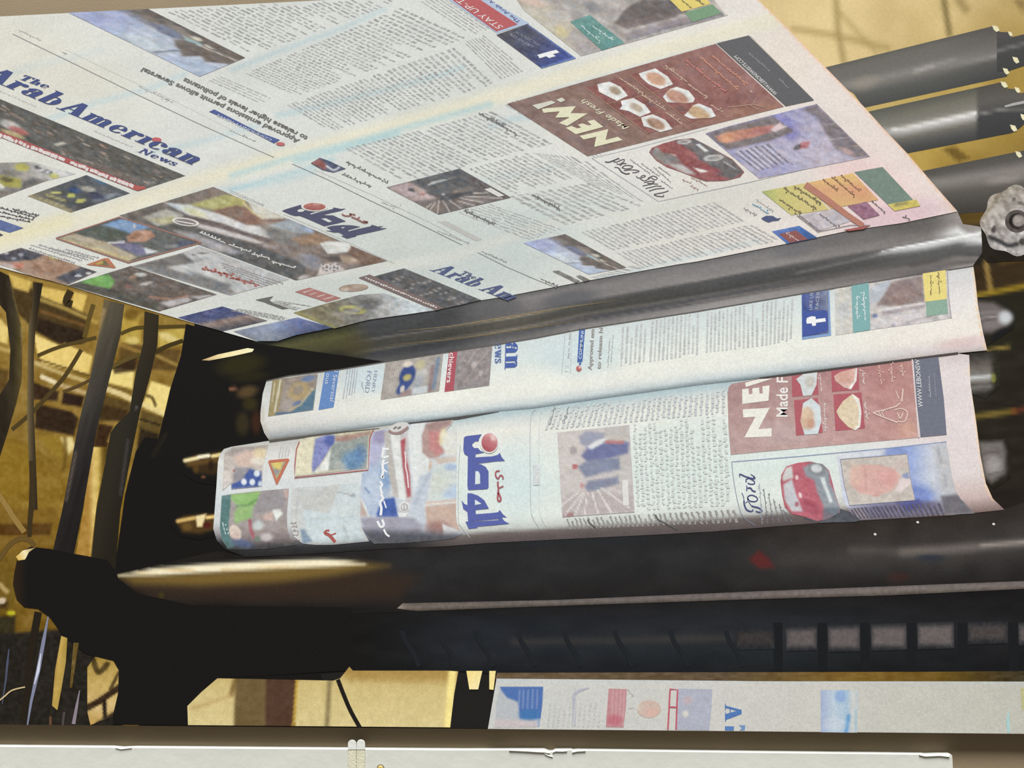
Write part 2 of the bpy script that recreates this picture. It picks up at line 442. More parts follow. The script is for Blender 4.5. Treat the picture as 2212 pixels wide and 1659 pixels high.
R3S = [(0, (62, 56, 46)), (0.15, (70, 64, 54)), (0.32, (118, 106, 96)), (0.42, (106, 96, 84)), (0.6, (72, 64, 52)), (1, (44, 38, 30))]
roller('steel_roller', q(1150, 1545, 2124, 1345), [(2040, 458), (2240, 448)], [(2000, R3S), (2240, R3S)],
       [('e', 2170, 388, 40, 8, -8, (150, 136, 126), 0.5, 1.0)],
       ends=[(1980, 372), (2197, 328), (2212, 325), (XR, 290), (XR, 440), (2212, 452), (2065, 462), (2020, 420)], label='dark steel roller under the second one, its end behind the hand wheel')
TONE[0] = None
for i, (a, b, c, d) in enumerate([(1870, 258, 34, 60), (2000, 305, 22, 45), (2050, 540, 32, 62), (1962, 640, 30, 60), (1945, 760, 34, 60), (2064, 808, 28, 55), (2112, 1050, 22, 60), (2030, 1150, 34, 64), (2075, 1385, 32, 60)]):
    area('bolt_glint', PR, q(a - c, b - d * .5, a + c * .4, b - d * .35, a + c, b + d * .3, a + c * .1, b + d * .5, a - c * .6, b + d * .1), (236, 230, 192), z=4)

# ---- the press frame at the right: dark with yellow bars
qq = K(1800, 350, 4.148); q2 = K(1660, 560, 4.007); q3 = K(1540, 740, 3.292)
area('press_frame', PR, [(2060, 455), (XR, 440), (XR, 1240), (2100, 1240), (2050, 900), (2080, 620)], (40, 36, 28), [
    ('p', qq(1110, 450, 1420, 400, 1330, 560, 1150, 570), (98, 76, 30), 0.9, 8),
    ('p', q2(1770, 60, 2212, 0, 2300, 250, 1800, 310), (62, 46, 26), 0.8, 10), ('s', q2(1880, 30, 1925, 270), 11, (156, 128, 70), 0.9, 8), ('s', q2(1790, 320, 2212, 235, 2500, 180), 12, (162, 136, 40), 0.9, 12),
    ('s', q2(2020, 20, 2212, -10), 10, (130, 100, 30), 0.6, 14), ('p', q2(1800, 340, 2212, 270, 2600, 200, 2600, 700, 1850, 800), (40, 38, 26), 0.9, 14),
    ('s', q2(1890, 790, 2080, 755), 7, (150, 128, 62), 0.9, 8), ('s', q3(1875, 525, 2140, 488), 12, (126, 106, 46), 0.85, 9), ('s', q3(2140, 488, 2230, 470), 12, (128, 62, 42), 0.6, 9),
    ('n', 40, 14, 10, -6, 9), ('p', [(2100, 1060), (XR, 1030), (XR, 1240), (2100, 1240)], (36, 28, 24), 0.6, 30)], 7, 1, 'dark press side frame with yellow bars')
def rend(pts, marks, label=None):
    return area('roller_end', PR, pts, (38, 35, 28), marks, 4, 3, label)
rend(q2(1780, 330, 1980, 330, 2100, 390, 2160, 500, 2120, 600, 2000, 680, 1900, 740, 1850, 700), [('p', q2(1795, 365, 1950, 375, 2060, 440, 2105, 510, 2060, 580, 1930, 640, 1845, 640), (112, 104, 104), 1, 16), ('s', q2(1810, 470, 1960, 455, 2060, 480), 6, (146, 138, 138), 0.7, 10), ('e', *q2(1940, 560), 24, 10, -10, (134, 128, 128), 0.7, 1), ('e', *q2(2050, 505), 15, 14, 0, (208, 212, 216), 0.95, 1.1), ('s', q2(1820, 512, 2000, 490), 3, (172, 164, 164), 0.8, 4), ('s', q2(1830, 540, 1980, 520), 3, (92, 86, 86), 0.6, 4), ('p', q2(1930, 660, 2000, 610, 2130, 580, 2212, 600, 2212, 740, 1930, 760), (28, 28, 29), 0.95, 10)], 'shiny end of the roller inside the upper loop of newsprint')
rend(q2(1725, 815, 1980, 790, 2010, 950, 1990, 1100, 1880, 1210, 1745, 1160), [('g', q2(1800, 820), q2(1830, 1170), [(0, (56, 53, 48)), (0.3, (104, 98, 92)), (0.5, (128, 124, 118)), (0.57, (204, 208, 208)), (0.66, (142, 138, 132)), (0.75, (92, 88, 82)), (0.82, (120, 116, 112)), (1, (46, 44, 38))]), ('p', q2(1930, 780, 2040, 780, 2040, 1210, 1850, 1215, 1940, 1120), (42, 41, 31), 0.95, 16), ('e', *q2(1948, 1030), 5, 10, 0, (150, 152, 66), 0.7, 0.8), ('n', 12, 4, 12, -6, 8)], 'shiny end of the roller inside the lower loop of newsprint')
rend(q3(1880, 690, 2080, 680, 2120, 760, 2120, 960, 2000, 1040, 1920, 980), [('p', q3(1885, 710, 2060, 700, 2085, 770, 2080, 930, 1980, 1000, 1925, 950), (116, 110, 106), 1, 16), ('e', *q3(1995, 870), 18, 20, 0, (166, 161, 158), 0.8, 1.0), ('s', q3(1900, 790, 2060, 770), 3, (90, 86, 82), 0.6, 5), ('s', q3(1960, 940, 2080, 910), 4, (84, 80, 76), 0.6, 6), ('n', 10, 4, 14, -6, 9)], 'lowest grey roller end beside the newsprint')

# ---- turner bar under the fold of the big sheet
FOLD = [(556, 738), (619, 726), (721, 708), (798, 690), (941, 671), (1032, 650), (1095, 640), (1272, 606), (1460, 572), (1506, 565), (1697, 527), (1836, 498), (1949, 482), (2068, 457)]
L1TOP = [(576, 823), (624, 812), (736, 798), (831, 782), (955, 763), (1064, 746), (1160, 730), (1251, 712), (1506, 673), (1660, 647), (1730, 635), (1992, 592), (2102, 575)]
band_t = [(440, 770)] + FOLD + [(2090, 478), (2119, 490)]
band_b = [(440, 850)] + L1TOP + [(2125, 572)]
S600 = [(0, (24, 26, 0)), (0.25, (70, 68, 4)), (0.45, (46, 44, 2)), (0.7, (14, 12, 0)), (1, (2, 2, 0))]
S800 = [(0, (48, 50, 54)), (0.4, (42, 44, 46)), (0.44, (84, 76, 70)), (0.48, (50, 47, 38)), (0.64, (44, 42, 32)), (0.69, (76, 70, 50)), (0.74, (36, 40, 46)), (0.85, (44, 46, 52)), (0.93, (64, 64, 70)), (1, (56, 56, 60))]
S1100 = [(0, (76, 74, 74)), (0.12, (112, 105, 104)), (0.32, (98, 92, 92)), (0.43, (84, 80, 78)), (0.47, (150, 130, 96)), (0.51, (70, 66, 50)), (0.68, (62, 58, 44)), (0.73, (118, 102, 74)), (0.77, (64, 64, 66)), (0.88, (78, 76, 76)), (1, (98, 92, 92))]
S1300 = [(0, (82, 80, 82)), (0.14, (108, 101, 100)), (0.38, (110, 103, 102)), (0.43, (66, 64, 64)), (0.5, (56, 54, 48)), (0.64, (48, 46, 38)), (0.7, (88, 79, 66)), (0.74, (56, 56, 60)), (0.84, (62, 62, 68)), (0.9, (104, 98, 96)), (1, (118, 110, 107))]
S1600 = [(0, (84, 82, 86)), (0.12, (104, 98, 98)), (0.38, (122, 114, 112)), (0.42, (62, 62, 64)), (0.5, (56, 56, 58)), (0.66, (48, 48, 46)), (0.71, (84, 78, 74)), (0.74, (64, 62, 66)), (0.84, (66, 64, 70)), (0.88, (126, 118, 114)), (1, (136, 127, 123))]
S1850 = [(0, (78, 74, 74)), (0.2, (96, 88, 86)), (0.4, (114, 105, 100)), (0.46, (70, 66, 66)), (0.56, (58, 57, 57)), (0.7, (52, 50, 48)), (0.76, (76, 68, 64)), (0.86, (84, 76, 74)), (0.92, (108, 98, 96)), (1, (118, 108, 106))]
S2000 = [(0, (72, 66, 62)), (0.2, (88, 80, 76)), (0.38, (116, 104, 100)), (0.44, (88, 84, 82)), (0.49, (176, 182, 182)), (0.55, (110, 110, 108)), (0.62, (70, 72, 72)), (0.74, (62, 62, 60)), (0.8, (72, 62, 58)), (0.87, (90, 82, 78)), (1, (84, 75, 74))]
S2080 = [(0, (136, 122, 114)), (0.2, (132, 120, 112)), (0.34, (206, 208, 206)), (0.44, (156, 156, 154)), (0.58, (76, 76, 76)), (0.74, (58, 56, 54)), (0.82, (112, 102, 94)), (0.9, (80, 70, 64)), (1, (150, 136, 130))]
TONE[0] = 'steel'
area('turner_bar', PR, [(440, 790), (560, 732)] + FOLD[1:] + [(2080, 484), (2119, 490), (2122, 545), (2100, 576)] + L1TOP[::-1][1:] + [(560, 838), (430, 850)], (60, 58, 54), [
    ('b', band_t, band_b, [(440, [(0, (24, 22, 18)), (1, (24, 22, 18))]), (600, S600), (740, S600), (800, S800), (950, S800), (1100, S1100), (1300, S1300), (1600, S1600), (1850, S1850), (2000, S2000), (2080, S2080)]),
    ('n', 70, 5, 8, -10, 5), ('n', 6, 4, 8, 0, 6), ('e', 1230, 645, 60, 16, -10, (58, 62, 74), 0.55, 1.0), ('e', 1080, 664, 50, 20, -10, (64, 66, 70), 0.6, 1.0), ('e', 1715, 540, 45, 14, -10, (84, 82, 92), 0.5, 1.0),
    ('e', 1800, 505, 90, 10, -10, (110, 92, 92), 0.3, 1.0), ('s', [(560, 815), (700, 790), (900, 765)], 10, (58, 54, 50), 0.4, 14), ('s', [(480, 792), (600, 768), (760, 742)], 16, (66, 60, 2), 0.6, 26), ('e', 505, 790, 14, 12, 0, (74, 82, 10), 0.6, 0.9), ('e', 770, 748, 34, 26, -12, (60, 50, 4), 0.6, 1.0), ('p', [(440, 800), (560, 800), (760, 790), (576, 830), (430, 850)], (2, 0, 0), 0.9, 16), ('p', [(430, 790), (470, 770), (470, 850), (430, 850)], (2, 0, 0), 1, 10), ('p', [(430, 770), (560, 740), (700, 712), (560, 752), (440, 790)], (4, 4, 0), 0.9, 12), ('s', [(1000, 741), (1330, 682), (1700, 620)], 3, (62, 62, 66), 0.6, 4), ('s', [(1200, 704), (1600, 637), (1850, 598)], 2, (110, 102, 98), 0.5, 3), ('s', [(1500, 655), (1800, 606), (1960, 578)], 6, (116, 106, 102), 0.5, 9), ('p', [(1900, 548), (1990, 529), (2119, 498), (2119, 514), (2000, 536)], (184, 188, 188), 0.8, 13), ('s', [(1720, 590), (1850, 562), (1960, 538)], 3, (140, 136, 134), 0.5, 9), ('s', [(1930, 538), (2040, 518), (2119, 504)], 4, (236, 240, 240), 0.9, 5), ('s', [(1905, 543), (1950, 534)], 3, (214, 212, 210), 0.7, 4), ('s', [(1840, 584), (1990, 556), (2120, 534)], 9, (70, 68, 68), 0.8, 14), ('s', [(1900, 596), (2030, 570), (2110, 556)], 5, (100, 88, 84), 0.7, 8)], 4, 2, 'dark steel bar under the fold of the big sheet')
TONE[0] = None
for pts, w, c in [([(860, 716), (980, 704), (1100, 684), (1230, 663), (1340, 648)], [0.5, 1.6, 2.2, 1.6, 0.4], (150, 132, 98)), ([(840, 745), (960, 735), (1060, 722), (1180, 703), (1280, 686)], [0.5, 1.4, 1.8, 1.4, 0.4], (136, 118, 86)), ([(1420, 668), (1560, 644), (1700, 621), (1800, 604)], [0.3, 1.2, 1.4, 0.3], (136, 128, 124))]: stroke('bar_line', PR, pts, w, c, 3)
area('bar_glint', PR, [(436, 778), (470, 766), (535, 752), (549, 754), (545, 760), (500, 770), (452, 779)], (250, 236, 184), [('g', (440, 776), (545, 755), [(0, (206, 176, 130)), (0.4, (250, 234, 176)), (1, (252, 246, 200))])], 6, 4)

# ---- hand wheel
wheel_pts = []
WC = (2196, 478)
for i in range(64):
    a = 2 * math.pi * i / 64
    r = 76 + 4.0 * math.cos(8 * a + 0.3) + 1.5 * math.sin(3 * a)
    wheel_pts.append((WC[0] + r * math.cos(a), WC[1] + r * 0.97 * math.sin(a)))
area('wheel_bracket', PR, qq(1330, 760, 1700, 700, 2100, 640, 2100, 860, 1709, 885, 1380, 900, 1330, 840), (38, 33, 24), [('n', 20, 14, 12, 0, 5)], 7, 3)
area('hand_wheel', PR, wheel_pts, (172, 166, 158), [
    ('g', (2130, 420), (2230, 550), [(0, (160, 150, 136)), (0.5, (176, 170, 166)), (1, (158, 154, 150))]), ('n', 9, 6, 60, 35, 11), ('n', 22, 14, 40, 10, 19),
    ('s', curve([(2138, 512), (2160, 522), (2176, 530), (2196, 528)]), 9, (44, 44, 46), 0.85, 6), ('e', 2146, 496, 5, 9, 20, (56, 52, 50), 0.8, 0.6), ('e', 2206, 440, 9, 4, 20, (84, 78, 72), 0.7, 0.8),
    ('e', 2190, 431, 5, 3, 0, (70, 66, 62), 0.7, 0.8), ('s', curve([(2150, 480), (2156, 500), (2166, 514)]), 6, (120, 114, 108), 0.6, 5), ('e', 2208, 522, 7, 8, 0, (48, 46, 46), 0.8, 0.6),
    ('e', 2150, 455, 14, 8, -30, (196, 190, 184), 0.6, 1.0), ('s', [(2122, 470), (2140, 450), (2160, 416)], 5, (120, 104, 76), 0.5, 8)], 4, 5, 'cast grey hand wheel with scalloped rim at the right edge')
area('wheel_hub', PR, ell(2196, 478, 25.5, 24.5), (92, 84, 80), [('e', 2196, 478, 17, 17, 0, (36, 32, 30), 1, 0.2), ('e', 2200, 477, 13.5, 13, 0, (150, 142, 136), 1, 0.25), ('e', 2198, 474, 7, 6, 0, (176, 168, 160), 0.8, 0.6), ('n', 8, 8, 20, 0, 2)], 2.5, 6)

# ---- the hall behind the press, left side
a_ = K(0, 560, 3.071); b_ = K(0, 1050, 3.016); c_ = K(0, 1000, 4.147)
area('hall_depth', PR, [(XL, 500), (0, 560), (200, 600), (420, 690), (420, 1240), (300, 1300), (300, edge_px(300, False)), (XL, edge_px(XL, False))], (166, 136, 62), [
    ('g', (0, 600), (0, 1240), [(0, (150, 120, 54)), (0.5, (138, 110, 48)), (0.75, (136, 106, 36)), (1, (118, 90, 30))]),
    ('n', 34, 20, 26, 15, 21),
    ('p', a_(80, 130, 600, 380, 560, 560, 380, 560, 230, 470, 90, 330), (70, 54, 28), 0.95, 8),
    ('p', a_(60, 95, 210, 150, 190, 220, 90, 190), (222, 192, 104), 0.95, 7), ('p', a_(265, 180, 445, 215, 410, 300, 270, 245), (228, 196, 108), 0.95, 6), ('p', a_(490, 215, 580, 240, 545, 350, 470, 310), (230, 198, 108), 0.95, 6), ('p', a_(800, 330, 930, 370, 910, 480, 800, 490), (196, 166, 74), 0.8, 10),
    ('s', a_(250, 260, 440, 330, 640, 420), 8, (196, 168, 88), 0.75, 7), ('s', a_(270, 345, 560, 440), 6, (130, 92, 46), 0.8, 7), ('p', a_(250, 390, 560, 480, 540, 560, 400, 560, 240, 480), (44, 32, 22), 0.9, 6),
    ('p', a_(-460, 300, 0, 395, 60, 460, 50, 560, -460, 440), (240, 214, 132), 0.9, 6), ('p', a_(225, 495, 400, 575, 300, 620, 250, 640), (240, 214, 134), 1, 5),
    ('p', a_(260, 640, 430, 560, 615, 640, 590, 760, 470, 740, 280, 690), (234, 206, 122), 1, 6), ('s', a_(-460, 460, 0, 590, 60, 610), 9, (206, 178, 110), 0.7, 6),
    ('s', a_(240, 690, 420, 760, 590, 815), 9, (206, 182, 122), 0.9, 6), ('s', a_(255, 665, 590, 770), 4, (96, 74, 34), 0.9, 3), ('s', a_(280, 780, 420, 840, 560, 885), 9, (196, 172, 126), 0.85, 5), ('s', a_(280, 780, 360, 815), 9, (240, 228, 190), 0.9, 5),
    ('p', a_(220, 815, 390, 880, 380, 940, 220, 930), (48, 32, 24), 0.9, 6), ('p', a_(420, 880, 560, 910, 540, 980, 410, 960), (42, 28, 22), 0.95, 6), ('p', a_(240, 960, 480, 1010, 520, 1060, 490, 1170, 230, 1120), (46, 32, 22), 0.95, 8),
    ('s', a_(240, 940, 420, 985, 540, 1030), 5, (150, 118, 52), 0.8, 5), ('p', a_(-460, 600, 60, 740, 40, 900, 0, 1000, -460, 900), (80, 60, 30), 0.75, 10),
    ('p', a_(700, 755, 760, 720, 890, 745, 880, 860, 715, 820), (240, 218, 136), 1, 6), ('s', a_(705, 860, 790, 890, 865, 925), 12, (228, 208, 150), 0.95, 5), ('s', a_(705, 835, 870, 885), 4, (110, 90, 44), 0.9, 3), ('p', a_(690, 900, 870, 950, 860, 1060, 660, 1080), (84, 64, 30), 0.9, 7), ('p', a_(670, 960, 840, 1000, 830, 1080, 660, 1060), (60, 44, 22), 0.9, 7),
    ('p', a_(650, 1090, 770, 1110, 710, 1250, 620, 1240), (56, 36, 20), 0.95, 6), ('s', a_(770, 1090, 720, 1210), 6, (170, 140, 66), 0.8, 5),
    ('p', a_(1000, 805, 1135, 850, 1100, 1025, 950, 960, 980, 880), (240, 218, 138), 1, 6), ('s', curve(a_(960, 900, 1010, 920, 1030, 970)), 7, (96, 76, 34), 0.9, 4), ('s', a_(940, 960, 1090, 1030), 10, (236, 216, 150), 0.9, 5), ('p', a_(940, 1000, 1090, 1050, 1060, 1160, 920, 1120), (90, 74, 36), 0.9, 8), ('s', a_(930, 1060, 1060, 1100), 4, (40, 32, 20), 0.9, 4), ('p', a_(930, 1120, 1060, 1160, 1040, 1300, 900, 1300), (40, 32, 24), 0.9, 8),
    ('p', a_(1050, 480, 1225, 450, 1215, 560, 1050, 590), (196, 172, 84), 0.95, 8), ('p', a_(800, 490, 940, 460, 935, 560, 800, 550), (190, 164, 78), 0.95, 8), ('e', *a_(1120, 520), 22, 8, 20, (236, 220, 160), 0.7, 0.8), ('e', *a_(1110, 400), 26, 8, 15, (150, 124, 56), 0.9, 0.8), ('e', *a_(870, 370), 16, 12, 0, (110, 84, 30), 0.8, 0.8), ('e', *a_(880, 540), 14, 8, 0, (232, 214, 140), 0.6, 0.8),
    ('p', a_(800, 560, 1200, 600, 1170, 740, 780, 720), (84, 62, 30), 0.8, 9), ('s', a_(780, 560, 940, 620), 8, (160, 128, 60), 0.8, 6), ('s', a_(1040, 640, 1170, 700), 7, (180, 150, 80), 0.7, 6), ('p', a_(740, 700, 900, 640, 900, 740, 760, 760), (44, 30, 20), 0.8, 8),
    ('e', *a_(60, 1380), 60, 60, 0, (142, 112, 36), 0.8, 0.4), ('s', curve(a_(-300, 1210, 60, 1200, 200, 1250, 380, 1390, 430, 1560)), 6, (126, 96, 30), 0.8, 8), ('p', a_(240, 1170, 420, 1170, 410, 1340, 330, 1280), (150, 122, 44), 0.8, 10), ('p', a_(400, 1180, 480, 1180, 500, 1250, 450, 1300), (240, 224, 160), 0.9, 8), ('s', a_(430, 1190, 440, 1290, 420, 1400), 8, (100, 76, 24), 0.7, 8),
    ('p', c_(-600, 420, 520, 400, 520, 540, -600, 540), (124, 94, 34), 0.7, 10), ('p', c_(-600, 550, 470, 540, 450, 650, -600, 660), (84, 56, 22), 0.9, 8), ('p', c_(-600, 660, 480, 650, 460, 760, 300, 760, -600, 800), (128, 98, 38), 0.9, 8), ('p', c_(-600, 850, 140, 850, 120, 1050, 150, 1180, 100, 1340, -600, 1340), (112, 88, 30), 0.9, 10),
    ('p', c_(-600, 1240, 80, 1240, 60, 1300, -600, 1400), (60, 42, 24), 0.8, 10), ('e', *c_(15, 1235), 10, 7, -20, (214, 196, 170), 0.9, 0.5), ('s', c_(0, 1090, 60, 1150), 10, (196, 170, 120), 0.8, 6), ('e', *c_(100, 1345), 9, 6, 0, (196, 190, 40), 0.9, 0.6),
    ('p', c_(-600, 1390, 140, 1370, 120, 1700, -600, 1700), (44, 40, 26), 0.9, 10), ('p', b_(-450, 1000, 800, 900, 800, 1750, -450, 1750), (34, 31, 28), 0.95, 10), ('n', 7, 7, 16, 0, 31)], 4, 1, 'blurred golden machine hall seen between the posts')

def post(name, poly, g0, g1, ss, ex=(), step=5, z=3, label=None):
    return area(name, PR, poly, DARK, [('g', g0, g1, ss)] + list(ex), step, z, label)
post('cable_bundle', a_(-460, -20, 0, 80, 60, 110, 110, 300, 150, 480, 145, 800, 110, 950, 60, 1120, 0, 1310, -460, 1500, -460, 1100, 0, 900, 60, 800, 70, 600, 40, 350, 0, 300, -460, 200), a_(20, 600), a_(160, 600), [(0, (44, 36, 26)), (0.5, (56, 48, 32)), (0.85, (88, 76, 44)), (1, (120, 102, 58))], [('n', 30, 10, 14, 75, 4), ('s', a_(80, 160, 120, 330, 150, 420), 5, (150, 126, 72), 0.6, 6), ('s', a_(150, 450, 165, 640), 6, (220, 190, 130), 0.5, 7)], label='thick dark cable bundle at the left edge')
post('hanging_cable', [p for p in a_(220, 150, 285, 160, 255, 330, 235, 480, 225, 640, 225, 1000, 245, 1500, 250, 1660, 205, 1660, 190, 1300, 180, 1000, 185, 640, 190, 440, 215, 300)] , a_(180, 600), a_(250, 600), [(0, (120, 104, 70)), (0.3, (92, 80, 56)), (0.7, (60, 50, 34)), (1, (44, 36, 26))], label='thin cable hanging down in front of the gold wheel')
stroke('hanging_cable', PR, c_(285, -20, 290, 150, 285, 350, 270, 520, 265, 660), [11, 12, 12, 11, 9], (62, 50, 30), 3)
stroke('hanging_cable', PR, curve(c_(-60, 220, 40, 360, 130, 500, 220, 620)), 12, (150, 122, 66), 3)
stroke('hanging_cable', PR, curve(c_(-80, 900, 0, 850, 80, 740, 170, 680, 260, 690, 310, 740)), 11, (104, 82, 40), 3)
for pts, w, col in [(a_(250, 640, 400, 580, 640, 520), 8, (84, 68, 34)), (a_(540, 600, 480, 700, 420, 790, 340, 880, 220, 1010, 80, 1130), 9, (78, 64, 34)), (a_(800, 495, 880, 462, 960, 452, 1240, 445), 8, (84, 70, 30)), (a_(1030, 620, 1100, 580, 1215, 540), 9, (66, 54, 26)), (a_(730, 720, 830, 670, 930, 630), 9, (96, 80, 40)), (a_(420, 880, 520, 840, 600, 800), 7, (90, 70, 40)), (a_(480, 300, 440, 280, 470, 210), 16, (60, 48, 28)), (a_(620, 300, 590, 400, 560, 520), 10, (96, 78, 36))]:
    stroke('thin_pipe', PR, curve(pts, 4), w, col, 2)
post('support_post', a_(690, 265, 825, 300, 800, 500, 725, 800, 640, 1140, 550, 1660, 470, 2060, 440, 2120, 310, 2110, 345, 1960, 415, 1660, 520, 1100, 600, 780, 655, 500), a_(600, 700), a_(740, 740), [(0, (128, 112, 72)), (0.12, (84, 78, 66)), (0.4, (74, 70, 62)), (0.75, (54, 50, 44)), (1, (38, 34, 28))],
     [('g', a_(700, 300), a_(450, 1700), [(0, (92, 84, 66)), (0.4, (66, 62, 56)), (0.65, (40, 38, 40)), (1, (28, 26, 28))], 0.6), ('s', a_(690, 340, 640, 500), 8, (196, 168, 120), 0.6, 8), ('s', a_(505, 1280, 440, 1600), 5, (120, 104, 92), 0.7, 7), ('n', 8, 60, 10, 15, 8)], label='wide dark steel post with a lit left edge among the left posts')
post('gold_slit', a_(600, 1245, 720, 1250, 680, 1400, 640, 1640, 590, 2060, 480, 2110, 555, 1660), a_(590, 1500), a_(700, 1500), [(0, (170, 130, 60)), (0.3, (222, 192, 116)), (0.55, (212, 184, 100)), (0.8, (130, 104, 42)), (1, (96, 78, 28))], [('n', 9, 9, 24, 0, 3)], z=2, label='bright golden gap between two posts')
post('support_post', a_(960, 345, 1055, 370, 1045, 560, 1000, 760, 930, 1010, 870, 1300, 800, 1660, 760, 2130, 640, 2120, 600, 2050, 640, 1660, 735, 1150, 770, 1100, 860, 1010, 900, 760, 950, 560), a_(890, 760), a_(1010, 790), [(0, (58, 52, 40)), (0.3, (52, 48, 42)), (0.7, (42, 38, 32)), (1, (34, 30, 24))], [('g', a_(960, 500), a_(700, 1700), [(0, (52, 44, 28)), (0.5, (40, 38, 30)), (1, (40, 36, 26))], 0.6), ('s', a_(850, 1200, 800, 1560), 5, (74, 72, 74), 0.8, 7), ('e', *a_(905, 985), 3, 5, 0, (110, 110, 112), 0.7, 0.8)], label='slimmer dark post beside the wide one, nearer the loops')

# ---- black side frame between hall and loops
area('side_frame', PR, a_(1235, 428, 1500, 500, 1720, 560, 2700, 700, 2900, 1300, 1900, 2300, 2300, 3100, 1700, 3100, 700, 2140, 760, 2060, 830, 1560, 900, 1280, 960, 1180, 1050, 1190, 1090, 1030, 1130, 860, 1200, 640), (25, 23, 21), [
    ('e', *a_(1600, 700), 50, 22, -10, (58, 54, 26), 0.7, 1.0), ('e', *a_(1640, 880), 22, 12, -15, (128, 100, 60), 0.6, 1.0), ('e', *a_(1545, 860), 8, 5, -15, (170, 116, 84), 0.7, 0.8), ('e', *a_(1660, 960), 16, 14, 0, (66, 58, 26), 0.7, 1.0), ('e', *a_(1610, 1090), 14, 24, 0, (66, 56, 34), 0.7, 1.0), ('e', *a_(1700, 1080), 10, 24, 0, (76, 44, 28), 0.7, 1.0), ('e', *a_(1660, 780), 40, 10, -8, (46, 42, 22), 0.7, 1.0),
    ('s', a_(1100, 1160, 1020, 1300), 6, (52, 46, 30), 0.6, 8)], 6, 2, 'near-black side frame of the press left of the loops')
def goldend(poly, ex, label):
    return area('roller_end', PR, poly, (25, 23, 21), ex, 3, 4, label)
goldend(a_(1190, 1330, 1230, 1290, 1400, 1250, 1520, 1230, 1520, 1470, 1440, 1500, 1300, 1480, 1210, 1420), [('p', a_(1225, 1330, 1300, 1300, 1500, 1270, 1500, 1400, 1420, 1430, 1300, 1420), (62, 46, 26), 0.9, 14), ('s', a_(1250, 1360, 1500, 1320), 10, (112, 84, 42), 0.8, 12), ('e', *a_(1300, 1390), 6, 9, 0, (96, 70, 34), 0.7, 1), ('e', *a_(1400, 1370), 6, 12, 0, (40, 28, 20), 0.8, 1), ('s', a_(1228, 1336, 1310, 1318), 8, (246, 230, 176), 1, 6), ('s', a_(1320, 1312, 1385, 1303), 8, (252, 244, 214), 1, 5), ('s', a_(1412, 1306, 1510, 1288), 8, (250, 228, 160), 0.95, 5), ('e', *a_(1350, 1445), 5, 3, 0, (150, 96, 62), 0.7, 0.8)], 'golden gleaming roller end at the top of the lower loop')
goldend(b_(1110, 215, 1180, 165, 1350, 150, 1430, 160, 1430, 320, 1300, 350, 1180, 330, 1120, 270), [('p', b_(1145, 225, 1200, 195, 1350, 180, 1420, 185, 1420, 280, 1300, 310, 1190, 300), (84, 62, 30), 0.95, 12), ('s', b_(1160, 228, 1265, 208), 8, (216, 182, 112), 1, 6), ('e', *b_(1220, 265), 10, 8, 0, (120, 92, 44), 0.7, 1), ('p', b_(1275, 195, 1345, 180, 1320, 265, 1285, 265), (240, 222, 170), 1, 5), ('s', b_(1350, 205, 1425, 195), 7, (242, 208, 132), 1, 5), ('e', *b_(1350, 255), 9, 7, 0, (84, 32, 26), 0.9, 0.8)], 'golden gleaming roller end at the foot of the lower loop')

# ---- dark machine body in the lower part
BODYT = [(256, 1225), (470, 1190), (532, 1202), (663, 1197), (807, 1187), (1053, 1174), (1249, 1163), (1394, 1156), (1540, 1148), (1765, 1130), (2056, 1113), (2169, 1100), (2212, 1085), (XR, 1060)]
BODYB = [(256, 1300), (860, 1318), (1640, 1292), (2212, 1268), (XR, 1260)]
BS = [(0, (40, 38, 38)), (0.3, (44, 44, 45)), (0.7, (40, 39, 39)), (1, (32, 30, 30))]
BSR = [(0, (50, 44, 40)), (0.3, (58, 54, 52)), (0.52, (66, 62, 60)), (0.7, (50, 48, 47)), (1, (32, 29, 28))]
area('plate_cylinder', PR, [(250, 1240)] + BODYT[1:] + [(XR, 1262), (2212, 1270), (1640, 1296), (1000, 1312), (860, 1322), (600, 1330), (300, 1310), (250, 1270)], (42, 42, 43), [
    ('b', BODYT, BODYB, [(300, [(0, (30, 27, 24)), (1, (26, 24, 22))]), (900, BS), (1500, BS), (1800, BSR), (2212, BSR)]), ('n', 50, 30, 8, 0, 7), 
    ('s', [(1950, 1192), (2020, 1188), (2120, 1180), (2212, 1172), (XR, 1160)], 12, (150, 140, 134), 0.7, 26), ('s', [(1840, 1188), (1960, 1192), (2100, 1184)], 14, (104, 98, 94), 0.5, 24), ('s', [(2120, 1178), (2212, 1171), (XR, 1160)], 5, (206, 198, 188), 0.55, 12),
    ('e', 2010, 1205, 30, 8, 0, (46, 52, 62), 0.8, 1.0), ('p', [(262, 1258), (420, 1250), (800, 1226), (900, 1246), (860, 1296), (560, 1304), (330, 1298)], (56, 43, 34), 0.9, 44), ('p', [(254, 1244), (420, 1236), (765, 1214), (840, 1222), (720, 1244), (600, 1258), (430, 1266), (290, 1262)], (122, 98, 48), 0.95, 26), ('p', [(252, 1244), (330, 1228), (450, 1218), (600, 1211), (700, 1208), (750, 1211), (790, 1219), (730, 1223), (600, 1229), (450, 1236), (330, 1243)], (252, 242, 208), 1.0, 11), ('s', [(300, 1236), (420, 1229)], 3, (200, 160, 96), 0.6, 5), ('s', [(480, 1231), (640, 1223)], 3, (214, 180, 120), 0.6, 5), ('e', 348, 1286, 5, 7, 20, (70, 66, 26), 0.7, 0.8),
    ('p', [(1618, 1208), (1640, 1188), (1662, 1208), (1672, 1226), (1640, 1228)], (104, 38, 38), 0.75, 12), ('e', 1940, 1246, 24, 10, 0, (66, 40, 36), 0.6, 1.0), ('e', 1240, 1170, 200, 12, -2, (38, 42, 46), 0.6, 1.0)], 6, 4, 'long dark cylinder below the loops with a golden gleam at its left')
